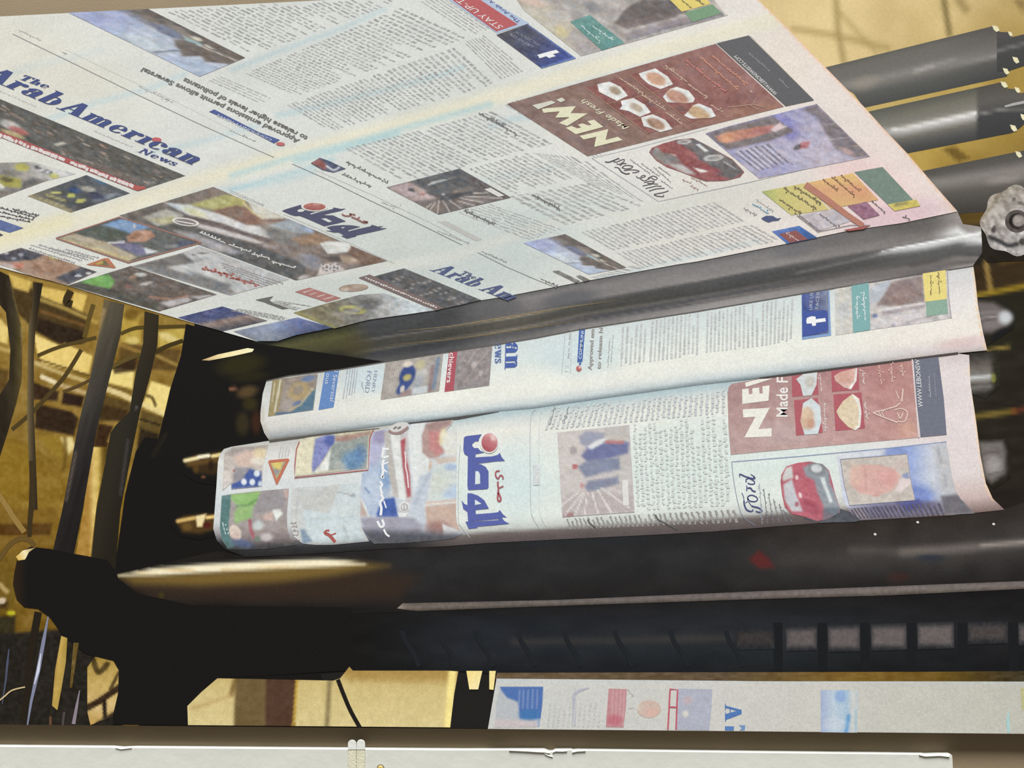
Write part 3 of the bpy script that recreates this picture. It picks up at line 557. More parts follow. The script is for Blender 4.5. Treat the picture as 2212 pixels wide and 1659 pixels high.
for (x, y) in [(1982, 1128), (1890, 1154), (2146, 1132)]:
    area('dust_speck', PR, ell(x, y, 3.2, 2.6, 20, 8), (226, 226, 220), z=6)
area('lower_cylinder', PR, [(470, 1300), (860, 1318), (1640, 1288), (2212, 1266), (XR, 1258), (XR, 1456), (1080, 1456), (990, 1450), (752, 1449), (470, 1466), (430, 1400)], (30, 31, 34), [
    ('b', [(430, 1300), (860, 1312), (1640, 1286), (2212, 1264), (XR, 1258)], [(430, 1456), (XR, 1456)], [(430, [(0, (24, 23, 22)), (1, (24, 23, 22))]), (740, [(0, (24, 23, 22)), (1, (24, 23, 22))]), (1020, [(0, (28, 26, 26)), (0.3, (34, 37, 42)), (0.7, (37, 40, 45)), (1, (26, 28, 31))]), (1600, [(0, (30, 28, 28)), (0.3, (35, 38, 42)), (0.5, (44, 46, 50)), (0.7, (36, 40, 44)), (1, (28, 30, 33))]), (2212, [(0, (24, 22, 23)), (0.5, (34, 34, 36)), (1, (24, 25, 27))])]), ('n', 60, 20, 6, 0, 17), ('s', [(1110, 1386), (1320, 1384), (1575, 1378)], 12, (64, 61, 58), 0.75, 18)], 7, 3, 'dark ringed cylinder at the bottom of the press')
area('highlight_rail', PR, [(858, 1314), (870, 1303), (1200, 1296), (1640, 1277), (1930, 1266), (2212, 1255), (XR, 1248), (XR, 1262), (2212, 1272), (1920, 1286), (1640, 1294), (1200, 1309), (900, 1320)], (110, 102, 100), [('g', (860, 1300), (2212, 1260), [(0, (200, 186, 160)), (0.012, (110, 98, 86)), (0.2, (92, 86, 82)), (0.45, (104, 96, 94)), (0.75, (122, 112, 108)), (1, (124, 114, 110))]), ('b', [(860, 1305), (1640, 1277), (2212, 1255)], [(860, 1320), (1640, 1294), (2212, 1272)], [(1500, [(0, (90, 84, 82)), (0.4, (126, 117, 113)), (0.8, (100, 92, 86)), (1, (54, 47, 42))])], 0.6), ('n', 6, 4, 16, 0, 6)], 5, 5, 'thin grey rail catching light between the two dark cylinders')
RB = [(1590, 1672, 1366, 1394, 66), (1697, 1764, 1361, 1397, 112), (1788, 1857, 1358, 1399, 116), (1881, 1958, 1355, 1396, 118), (1981, 2060, 1352, 1393, 120), (2090, 2176, 1351, 1382, 84), (2199, 2290, 1352, 1386, 110)]
for (x0, x1, y0, y1, v) in RB:
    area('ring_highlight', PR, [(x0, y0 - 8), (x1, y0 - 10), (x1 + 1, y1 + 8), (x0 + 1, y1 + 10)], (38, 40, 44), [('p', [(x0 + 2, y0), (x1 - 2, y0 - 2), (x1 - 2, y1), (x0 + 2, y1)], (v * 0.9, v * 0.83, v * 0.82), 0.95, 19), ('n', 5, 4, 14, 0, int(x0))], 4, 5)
for x in (880, 960, 1040, 1130, 1230, 1340, 1460, 1580):
    stroke('ring_groove', PR, curve([(x - 12, 1362), (x - 4, 1385), (x + 14, 1412), (x + 26, 1440)]), 10, (33, 36, 40), 5)
for x in (1680, 1776, 1868, 1968, 2078, 2188):
    area('ring_groove', PR, [(x - 10, 1345), (x + 10, 1345), (x + 11, 1450), (x - 9, 1450)], (27, 29, 32), z=4)
area('rust_strip', PR, [(1074, 1453), (1500, 1452), (2000, 1451), (XR, 1448), (XR, 1472), (2212, 1472), (1660, 1471), (1070, 1467)], (98, 80, 56), [('g', (1070, 1460), (2300, 1460), [(0, (104, 86, 64)), (0.4, (96, 80, 60)), (0.62, (124, 96, 42)), (0.78, (110, 86, 34)), (0.9, (66, 56, 34)), (1, (52, 46, 34))]), ('n', 16, 5, 22, 0, 8)], 5, 5)

# ---- lower left: bracket, hanging rods, windows
area('window_gap', PR, b_(570, 1180, 620, 1110, 745, 1135, 780, 1200, 775, 1350, 745, 1500, 590, 1556, 570, 1470), (196, 170, 106), [('g', b_(620, 1120), b_(640, 1550), [(0, (166, 138, 66)), (0.4, (198, 170, 100)), (0.75, (206, 178, 120)), (1, (196, 160, 90))]), ('s', curve(b_(600, 1100, 640, 1210, 700, 1160)), 12, (70, 56, 28), 0.9, 5), ('s', b_(560, 1450, 650, 1400, 780, 1310), 14, (58, 42, 28), 1, 4), ('s', b_(780, 1210, 720, 1320), 8, (84, 66, 36), 0.9, 4), ('s', b_(680, 1400, 685, 1500), 9, (44, 34, 26), 1, 4), ('s', b_(640, 1550, 760, 1480), 12, (40, 32, 26), 0.9, 6), ('n', 8, 8, 20, 0, 5)], 4, 3, 'golden gap behind the black bracket')
area('bracket', PR, b_(95, 560, 120, 440, 200, 395, 330, 410, 480, 440, 700, 480, 760, 560, 770, 600, 900, 700, 1250, 775, 2290, 790, 2290, 1200, 1420, 1250, 1300, 1350, 1230, 1430, 1220, 1510, 1260, 1552, 1260, 1558, 740, 1552, 735, 1500, 770, 1350, 775, 1200, 740, 1140, 620, 1110, 560, 1090, 480, 1030, 400, 960, 330, 860, 250, 800, 160, 790, 110, 740, 85, 640), (24, 23, 22), [('s', b_(1440, 860, 1385, 1030, 1410, 1200), 4, (44, 44, 48), 0.7, 5), ('s', b_(570, 565, 610, 540), 4, (120, 84, 66), 0.8, 5), ('e', *b_(835, 425), 5, 3, 0, (130, 122, 110), 0.8, 0.8), ('g', b_(100, 600), b_(180, 600), [(0, (46, 34, 22)), (1, (24, 23, 22))], 1)], 8, 4, 'black bracket at the end of the dark cylinder')
area('bracket_gleam', PR, b_(105, 460, 150, 420, 235, 398, 190, 430, 165, 478, 120, 485), (232, 210, 140), [('g', b_(110, 470), b_(220, 400), [(0, (214, 176, 84)), (0.5, (250, 236, 190)), (1, (170, 140, 90))])], 3, 5)
for pts, w, col in [(b_(250, 820, 200, 1100, 160, 1556), 16, (38, 32, 24)), (b_(315, 850, 285, 1010, 250, 1200, 205, 1400, 180, 1556), [3, 8, 9, 6, 3], (128, 132, 156)), (b_(268, 1090, 250, 1200, 225, 1290), [2, 6, 2], (206, 212, 226)), (b_(60, 1060, 50, 1150, 40, 1260, 15, 1420), [2, 5, 4, 2], (78, 84, 104)), (b_(520, 1330, 500, 1440, 480, 1550), [2, 6, 8], (140, 130, 140)), (b_(420, 1470, 410, 1556), 5, (80, 72, 72)), (b_(330, 1500, 330, 1556), 6, (96, 70, 50))]:
    stroke('rod_and_highlight', PR, pts, w, col, 4)  # bluish strokes are highlights inked onto the dark lower posts
area('gold_slit', PR, b_(400, 975, 440, 990, 430, 1150, 400, 1330, 375, 1460, 340, 1430, 360, 1200), (190, 160, 84), [('n', 10, 20, 40, 10, 4), ('g', b_(345, 1200), b_(430, 1210), [(0, (120, 84, 40)), (0.4, (200, 168, 88)), (1, (150, 124, 56))], 0.6)], 4, 4)
area('gold_slit', PR, b_(480, 1020, 515, 1020, 490, 1180, 470, 1320, 455, 1310), (104, 84, 42), [('n', 6, 10, 40, 0, 4)], 4, 4)
stroke('loose_wire', PR, curve(b_(-20, 1410, 30, 1370, 80, 1330, 165, 1308)), [4, 4, 4, 4] + [3] * 21, (206, 184, 140), 5)
d_ = K(0, 1400, 2.0)
area('window_panes', PR, d_(813, 332, 810, 250, 870, 190, 940, 130, 1440, 140, 1470, 130, 1510, 80, 1525, 97, 1930, 97, 1980, 100, 1962, 200, 1945, 342), (214, 188, 132), [
    ('g', d_(1200, 90), d_(1200, 340), [(0, (180, 154, 90)), (0.25, (208, 188, 128)), (1, (218, 202, 146))]), ('p', d_(1018, 80, 1155, 80, 1150, 360, 1010, 360), (110, 92, 58), 1, 8), ('p', d_(1150, 80, 1282, 80, 1275, 360, 1145, 360), (84, 60, 46), 1, 6), ('s', d_(1285, 120, 1268, 350), 6, (196, 160, 66), 0.9, 4), ('s', d_(1425, 140, 1412, 350), 10, (140, 124, 86), 0.9, 9),
    ('p', d_(1460, 60, 1960, 60, 1960, 150, 1500, 140), (166, 130, 68), 0.6, 24), ('s', d_(1955, 90, 1935, 345), 16, (250, 232, 150), 0.95, 8), ('s', d_(1015, 140, 1000, 200), 10, (120, 92, 50), 0.8, 8), ('s', d_(830, 260, 900, 240, 1010, 200), 7, (190, 160, 106), 0.7, 10), ('n', 10, 10, 12, 0, 3)], 5, 5, 'cream window panes under the dark cylinder')
stroke('window_cable', PR, curve(d_(1460, 135, 1485, 200, 1515, 270, 1555, 342)), 9, (34, 30, 26), 6)
area('window_panes', PR, d_(2015, 98, 2084, 98, 2066, 178, 2028, 178), (244, 224, 156), [('g', d_(2015, 100), d_(2080, 180), [(0, (246, 222, 140)), (1, (250, 236, 184))])], 5, 5)
area('window_panes', PR, d_(2114, 98, 2142, 98, 2132, 180, 2114, 178), (246, 228, 156), z=5)

# ------------------------------------------------------------------ heavy serif lettering for the mastheads
def _rect(x0, y0, x1, y1): return [(x0, y0), (x1, y0), (x1, y1), (x0, y1)]
def _ring(cx, cy, rx, ry, a0, a1, thick, thin, n=14, side=0):
    """an arc whose stroke swells where it runs upright; returned as quads"""
    r = []
    A = [math.radians(a0 + (a1 - a0) * i / n) for i in range(n + 1)]
    o = [(cx + rx * math.cos(a), cy + ry * math.sin(a)) for a in A]
    i_ = []
    for a in A:
        c = math.cos(a); w = thick * c * c if (side == 0 or c * side > 0) else thin * 0.6
        i_.append((cx + (rx - max(w, thin * 0.5)) * math.cos(a), cy + (ry - thin) * math.sin(a)))
    for k in range(n): r.append([o[k], o[k + 1], i_[k + 1], i_[k]])
    return r
def _ball(x, y, r): return [ell(x, y, r, r, 0, 12)]
SERIF = {
 'A': (0.98, [[(0.34, 1), (0.54, 1), (0.90, 0.03), (0.62, 0.03)], [(0.36, 0.98), (0.43, 0.98), (0.18, 0.03), (0.11, 0.03)], _rect(0.22, 0.29, 0.66, 0.35), _rect(-0.02, 0, 0.31, 0.05), _rect(0.53, 0, 0.99, 0.05)]),
 'r': (0.56, [_rect(0.08, 0, 0.28, 0.6), _rect(0, 0, 0.38, 0.045), _rect(0, 0.57, 0.2, 0.62), [(0.27, 0.48), (0.34, 0.6), (0.46, 0.63), (0.46, 0.58), (0.36, 0.54), (0.27, 0.42)]] + _ball(0.45, 0.52, 0.1)),
 'a': (0.66, [_rect(0.36, 0.05, 0.55, 0.45), _rect(0.44, 0, 0.66, 0.05)] + _ring(0.25, 0.17, 0.22, 0.18, 60, 300, 0.17, 0.05) + _ring(0.33, 0.44, 0.22, 0.19, 0, 170, 0.17, 0.05) + _ball(0.16, 0.44, 0.09)),
 'b': (0.70, [_rect(0.08, 0, 0.27, 1), _rect(0, 0.95, 0.2, 1)] + _ring(0.37, 0.31, 0.28, 0.32, -125, 125, 0.19, 0.05)),
 'm': (1.1, [_rect(0.08, 0, 0.27, 0.6), _rect(0.43, 0, 0.62, 0.5), _rect(0.78, 0, 0.97, 0.5), _rect(0, 0, 0.34, 0.045), _rect(0.37, 0, 0.68, 0.045), _rect(0.72, 0, 1.05, 0.045), _rect(0, 0.57, 0.2, 0.62)] + _ring(0.44, 0.44, 0.18, 0.19, 0, 150, 0.16, 0.06) + _ring(0.79, 0.44, 0.18, 0.19, 0, 150, 0.16, 0.06)),
 'n': (0.74, [_rect(0.08, 0, 0.27, 0.6), _rect(0.43, 0, 0.62, 0.5), _rect(0, 0, 0.34, 0.045), _rect(0.37, 0, 0.70, 0.045), _rect(0, 0.57, 0.2, 0.62)] + _ring(0.44, 0.44, 0.18, 0.19, 0, 150, 0.16, 0.06)),
 'e': (0.62, [_rect(0.1, 0.31, 0.54, 0.36)] + _ring(0.3, 0.31, 0.28, 0.32, 5, 325, 0.2, 0.05, 18, -1) + _ring(0.3, 0.33, 0.27, 0.3, 0, 70, 0.15, 0.05)),
 'i': (0.40, [_rect(0.09, 0, 0.28, 0.6), _rect(0, 0, 0.38, 0.045), _rect(0, 0.57, 0.2, 0.62)]),
 'c': (0.58, _ring(0.3, 0.31, 0.28, 0.32, 45, 320, 0.2, 0.05, 18, -1) + _ball(0.46, 0.46, 0.1)),
 'T': (0.86, [_rect(0.31, 0, 0.53, 1), _rect(0.02, 0.94, 0.82, 1), [(0.02, 1), (0.02, 0.7), (0.06, 0.7), (0.2, 0.95)], [(0.82, 1), (0.82, 0.7), (0.78, 0.7), (0.64, 0.95)], _rect(0.2, 0, 0.64, 0.05)]),
 'h': (0.74, [_rect(0.08, 0, 0.27, 1), _rect(0.43, 0, 0.62, 0.5), _rect(0, 0, 0.34, 0.045), _rect(0.37, 0, 0.70, 0.045), _rect(0, 0.95, 0.2, 1)] + _ring(0.44, 0.44, 0.18, 0.19, 0, 150, 0.16, 0.06)),
 'N': (0.98, [_rect(0.14, 0, 0.21, 1), _rect(0.74, 0, 0.81, 1), [(0.06, 1), (0.3, 1), (0.81, 0), (0.7, 0)], _rect(0, 0, 0.36, 0.05), _rect(0, 0.95, 0.2, 1), _rect(0.62, 0.95, 0.95, 1)]),
 'w': (0.95, [[(0.02, 0.62), (0.22, 0.62), (0.4, 0), (0.3, 0)], [(0.36, 0), (0.4, 0), (0.54, 0.62), (0.48, 0.62)], [(0.4, 0.62), (0.58, 0.62), (0.76, 0), (0.66, 0)], [(0.7, 0), (0.76, 0), (0.9, 0.62), (0.84, 0.62)], _rect(-0.02, 0.58, 0.28, 0.62), _rect(0.74, 0.58, 0.96, 0.62)]),
 's': (0.52, _ring(0.24, 0.46, 0.2, 0.17, 40, 270, 0.13, 0.06) + _ring(0.26, 0.17, 0.22, 0.17, -140, 90, 0.14, 0.06) + [[(0.08, 0.4), (0.2, 0.42), (0.44, 0.24), (0.34, 0.2)], _rect(0.02, 0, 0.07, 0.2), _rect(0.38, 0.44, 0.43, 0.62)]),
 ' ': (0.28, []),
}
def serif(name, parent, s, p0, p1, upv, col, z=4, label=None):
    P = []; x = 0.0
    for ch in s:
        adv, pl = SERIF[ch]
        for dx in (0.0, 0.035, 0.07): P += [[(px + x + dx, py) for px, py in q] for q in pl]
        x += adv + 0.075
    p0, p1, upv = np.array(p0, float), np.array(p1, float), np.array(upv, float); e = (p1 - p0) / x
    return polys(name, parent, [[tuple(p0 + e * a + upv * b) for a, b in q] for q in P], col, z, label)

# ------------------------------------------------------------------ the big sheet running over the bar
u1 = K(0, 0, 3.95); u2 = K(0, 300, 3.95); u3 = K(500, 0, 3.95); u4 = K(500, 350, 3.352); u5 = K(960, 0, 3.16); u6 = K(1060, 60, 3.16); u7 = K(1460, 180, 3.456); u8 = K(1000, 400, 3.16)
m1 = K(600, 425, 9.217); ph = K(240, 400, 5.267); so = K(840, 350, 8.193); fd = K(1290, 330, 6.32)
NAVY = (62, 74, 128); NAVY2 = (62, 64, 92); BLACK = (62, 60, 60); REDP = (176, 62, 58)
SH_R = [(1590, -43.8), (1640, 2), (1700, 60), (1782, 145), (1866, 231), (1910, 280), (1958, 330), (2018, 400), (2068, 457)]
SH_L = [(494, 720), (339, 675), (144, 616), (0, 578), (XL, 540)]
cy = (172, 208, 218)
SHEET = area('newspaper_sheet', PR, [(XL, edge_px(XL, True)), (0, edge_px(0, True)), (800, edge_px(800, True))] + SH_R + FOLD[::-1] + SH_L, (216, 217, 208), [
    ('g', (0, 200), (2000, 300), [(0, (226, 226, 217)), (0.25, (220, 223, 218)), (0.5, (218, 222, 217)), (0.75, (230, 227, 220)), (1, (236, 222, 216))]),
    ('e', 1050, 540, 330, 90, -12, (200, 211, 209), 0.85, 1.2), ('e', 760, 560, 300, 90, -14, (206, 211, 206), 0.8, 1.2), ('e', 1500, 470, 260, 70, -14, (222, 220, 212), 0.7, 1.2), ('e', 60, 130, 240, 70, 20, (226, 224, 210), 0.7, 1.2),
    ('e', 1880, 410, 120, 60, 35, (236, 206, 204), 0.75, 1.1), ('e', 1930, 470, 110, 30, -12, (220, 190, 202), 0.6, 1.1), ('e', 1700, 130, 80, 90, 40, (238, 226, 214), 0.7, 1.0),
    ('s', [(XL, 580), (0, 528), (250, 452), (450, 385), (760, 300), (1080, 208), (1380, 122), (1680, 40)], 34, (233, 229, 207), 0.95, 26), ('s', [(0, 515), (140, 475)], 30, (236, 228, 190), 0.7, 30),
    ('s', [(340, 684), (560, 610), (700, 590), (850, 572), (960, 560), (1200, 480), (1420, 452), (1660, 395)], 20, (218, 219, 211), 0.7, 24),
    ('s', [(500, 380), (640, 338), (760, 308), (880, 275), (1060, 225)], 10, cy, 0.75, 16), ('s', [(640, 350), (800, 305), (860, 290)], 9, (160, 204, 216), 0.7, 14), ('s', [(500, 410), (640, 372), (720, 345)], 8, cy, 0.7, 13), ('s', [(420, 420), (600, 395), (680, 372)], 8, cy, 0.45, 16),
    ('s', [(600, 250), (700, 228), (850, 190), (960, 160), (1000, 145)], 9, cy, 0.6, 16), ('s', [(500, 152), (560, 128), (660, 90), (740, 62), (830, 20)], 8, (176, 205, 214), 0.6, 12), ('s', [(100, 260), (200, 225), (330, 190), (400, 160)], 10, (186, 214, 222), 0.6, 16), ('s', [(330, 330), (460, 300), (560, 270)], 9, (180, 210, 220), 0.5, 16), ('s', [(-60, 190), (80, 140), (220, 110)], 12, (196, 214, 220), 0.4, 20),
    ('s', [(1100, 232), (1200, 195), (1400, 140), (1560, 95)], 8, (196, 212, 222), 0.6, 12), ('s', [(1150, 250), (1090, 262), (1060, 275)], 10, (180, 208, 220), 0.6, 14), ('s', [(1290, 606), (1420, 572), (1540, 545), (1640, 520)], 7, (184, 208, 216), 0.6, 12), ('s', [(1000, 400), (1200, 360)], 10, (196, 212, 214), 0.5, 16),
    ('s', [(0, 590), (160, 630), (340, 684), (500, 732)], 9, (198, 193, 182), 0.8, 8), ('s', [(1640, 0), (1782, 145), (1958, 330), (2064, 452)], 5, (240, 196, 160), 0.8, 5), ('s', [(2040, 440), (2066, 462)], 14, (226, 200, 190), 0.5, 10),
    ('n', 60, 22, 5, -16, 41), ('n', 160, 40, 6, -16, 45)], 7, 5, 'big sheet of newsprint printed with English and Arabic pages sloping across the top')
S = SHEET
TONE[0] = 'newsprint'

# ---- English front page, upper left
SKY = [('g', (0, 0), (0, 100), [(0, (168, 182, 214)), (0.3, (178, 190, 212)), (0.52, (176, 184, 204)), (0.58, (120, 122, 132)), (0.72, (104, 94, 86)), (1, (84, 74, 68))]),
       ('e', 4, 20, 22, 40, 0, (150, 160, 206), 0.7, 1.0), ('e', 52, 12, 16, 20, 0, (190, 204, 212), 0.8, 1.0), ('e', 92, 18, 16, 26, 0, (166, 182, 206), 0.8, 1.0), ('n', 8, 16, 22, 0, 3),
       ('p', [(22, 62), (40, 52), (52, 58), (50, 76), (28, 76)], (106, 114, 142), 0.9, 5), ('p', [(28, 82), (62, 66), (66, 78), (34, 94)], (150, 132, 116), 0.6, 6), ('p', [(48, 74), (60, 60), (72, 62), (66, 76)], (140, 176, 182), 0.95, 4), ('e', 57, 84, 5, 6, 0, (206, 204, 180), 0.9, 0.6), ('e', 72, 80, 5, 5, 0, (214, 208, 184), 0.9, 0.6),
       ('p', [(52, 52), (60, 38), (66, 34), (74, 22), (80, 44), (88, 36), (96, 52), (100, 62), (100, 74), (76, 70), (58, 66)], (92, 80, 72), 0.95, 4), ('s', [(62, 4), (66, 30)], 2.5, (110, 122, 140), 0.9, 3), ('s', [(66, 68), (100, 78)], 3, (196, 182, 166), 0.9, 3), ('p', [(70, 80), (100, 82), (100, 100), (60, 100)], (92, 80, 70), 0.9, 5)]
picture('lake_photo', S, [(149, 28), (432, 166), (530, 125), (321, 20)], (150, 160, 190), SKY, (60, 30), 7, 'blue sky and dark trees photo at the top edge of the print')
serif('masthead', S, 'Arab', (-46, 163), (117, 231), (44, -19), NAVY, 7, 'navy serif word Arab cut off by the left edge')
serif('masthead', S, 'American', (122, 234), (418, 357), (40, -18), NAVY, 7, 'navy serif word American with a red dot')
area('masthead_dot', S, ell(339, 302, 10.5, 4.6, 4), (214, 72, 76), z=8)
serif('masthead', S, 'The', (38, 170), (101, 192), (17, -8), NAVY, 7)
serif('masthead', S, 'News', (296, 328), (378, 359), (15, -8), NAVY, 7)
stroke('rule', S, u1(110, 292, 300, 385, 600, 530, 1100, 775, 1700, 1060, 2212, 1290, 2340, 1345), 2.0, (128, 128, 124), 6)
stroke('rule', S, u1(560, 425, 900, 590, 1480, 860, 2000, 1120), 0.9, (176, 176, 170), 6)
squiggle('dateline', S, u1(160, 262), u1(360, 355), 3.0, (140, 138, 132), 1.6, 6, 3); area('dateline_mark', S, u1(520, 440, 545, 448, 580, 462, 560, 468), (150, 148, 142), z=6)
squiggle('dateline', S, u1(1185, 740), u1(1480, 880), 4.5, (130, 128, 124), 1.8, 6, 5); squiggle('dateline', S, u1(1960, 1115), u1(2190, 1215), 3.6, (120, 118, 114), 2.0, 6, 8)
squiggle('dateline', S, u1(800, 1122), u1(1130, 1258), 2.6, (150, 150, 148), 1.4, 6, 9); squiggle('dateline', S, u1(0, 780), u1(310, 915), 2.6, (160, 158, 154), 1.3, 6, 10)
CRD = (76, 74, 68)
def crowd(rn, n, x0=0, x1=100, y0=0, y1=80):
    r = random.Random(rn); m = []
    for _ in range(n):
        x, y = r.uniform(x0, x1), r.uniform(y0, y1); m.append(('e', x, y, r.uniform(0.6, 1.5), r.uniform(1.6, 4), -30, r.choice([(170, 128, 108), (150, 116, 96), (150, 140, 128), (186, 168, 150), (120, 100, 84)]), r.uniform(0.5, 0.95), 0.8))
    return m
picture('crowd_photo', S, [(XL, 152), (401, 380), (303, 412), (XL, 240)], CRD, [('n', 3, 6, 18, 0, 4)] + crowd(4, 46, 25, 100, 10, 76) + [('e', 30, 52, 4, 12, 0, (206, 202, 196), 0.8, 0.8), ('e', 34, 58, 4, 9, 0, (190, 76, 70), 0.8, 0.7), ('e', 33, 74, 5, 8, 0, (200, 176, 110), 0.8, 0.7), ('e', 80, 70, 14, 12, 0, (110, 86, 74), 0.5, 1), ('s', [(52, 40), (50, 58)], 2, (206, 204, 190), 0.8, 2)], (130, 34), 7, 'dark crowd photo in the front page at the left edge')
area('caption_strip', S, [(XL, 224), (300, 402), (312, 409), (298, 413), (XL, 238)], REDP, [('n', 30, 6, 20, 25, 3)], 6, 8, 'red caption strip with white letters under the left crowd photo')
rn = random.Random(5)
strokes('caption_letters', S, [([(x, 300 + (x - 0) * 0.385 - 8 + rn.uniform(-1.5, 1.5)), (x + rn.uniform(4, 9), 300 + x * 0.385 - 4.5 + rn.uniform(-1, 1))], rn.uniform(6, 8.5)) for x in np.arange(-60, 284, 8.5) if not 138 < x < 150], (222, 208, 204), 9)
area('caption_end', S, u2(1140, 400, 1235, 405, 1250, 425, 1170, 442, 1120, 425), (190, 66, 60), z=9)
# sports pictures under it
area('sports_photo', S, [(XL, 330), (0, 352), (70, 350), (165, 376), (101, 391), (0, 428), (XL, 480)], (150, 146, 138), [
    ('g', (120, 350), (0, 420), [(0, (204, 204, 200)), (0.4, (156, 152, 146)), (1, (120, 112, 104))]), ('n', 14, 6, 30, 20, 5), ('e', *u2(190, 245), 16, 8, 5, (178, 170, 52), 0.95, 0.5), ('p', u2(0, 310, 180, 340, 190, 420, 60, 410, 0, 400), (164, 156, 44), 0.95, 6), ('e', *u2(60, 350), 14, 5, 10, (70, 66, 46), 0.8, 0.7), ('e', *u2(100, 290), 22, 6, 5, (110, 106, 96), 0.9, 0.8), ('p', u2(200, 370, 290, 330, 400, 360, 240, 420, 180, 440), (84, 82, 80), 0.85, 6),
    ('s', u2(310, 240, 360, 270, 440, 290), 7, (66, 66, 78), 0.9, 4), ('s', u2(330, 262, 420, 285), 3, (226, 226, 226), 0.9, 3), ('e', *u2(465, 318), 11, 5, 5, (186, 182, 60), 0.9, 0.6), ('p', u2(0, 380, 40, 410, 30, 425, 0, 425), (236, 234, 228), 0.9, 4), ('s', u2(0, 460, 180, 440, 400, 360), 8, (110, 100, 92), 0.7, 6)], 4, 7, 'faded photo of players in yellow helmets at the left edge')
area('sports_photo', S, u2(238, 490, 740, 310, 1112, 465, 605, 630), (66, 70, 74), [('n', 12, 5, 34, 20, 6), ('g', u2(740, 320), u2(420, 580), [(0, (72, 78, 86)), (0.5, (58, 62, 68)), (1, (110, 100, 70))], 0.6), ('e', *u2(480, 460), 12, 3, -5, (206, 204, 84), 0.95, 0.6), ('s', u2(400, 480, 560, 530), 4, (190, 180, 84), 0.8, 4), ('e', *u2(610, 485), 9, 4, 0, (190, 196, 62), 0.95, 0.6), ('e', *u2(690, 530), 11, 4, -10, (196, 192, 72), 0.95, 0.6), ('e', *u2(760, 430), 16, 5, 10, (190, 186, 166), 0.8, 0.8), ('e', *u2(640, 440), 14, 6, 10, (44, 66, 110), 0.9, 0.8), ('e', *u2(860, 370), 18, 4, 25, (74, 106, 140), 0.8, 0.8), ('e', *u2(900, 500), 26, 5, -15, (140, 152, 166), 0.8, 0.8), ('s', u2(260, 495, 420, 560, 600, 620), 10, (164, 146, 96), 0.8, 7), ('s', u2(330, 500, 560, 580), 3, (190, 180, 110), 0.7, 3), ('e', *u2(820, 490), 20, 8, 10, (52, 54, 82), 0.9, 0.8)], 4, 7, 'photo of players in navy and yellow beside the white gutter')
for i, (a, b) in enumerate([(u2(0, 590), u2(300, 670)), (u2(0, 625), u2(290, 695)), (u2(0, 660), u2(260, 712)), (u2(110, 600), u2(330, 660))]):
    squiggle('headline', S, a, b, 2.4, (84, 78, 80), 2.6, 7, 20 + i)
area('caption_strip', S, [(XL, 458)] + u2(0, 690, 205, 762, 85, 802, 0, 778) + [(XL, 470)], (88, 106, 156), [('n', 12, 5, 24, 15, 3)], 5, 7)
area('caption_strip', S, [(XL, 500)] + u2(0, 805, 32, 822, 0, 835) + [(XL, 512)], (60, 60, 74), z=7)

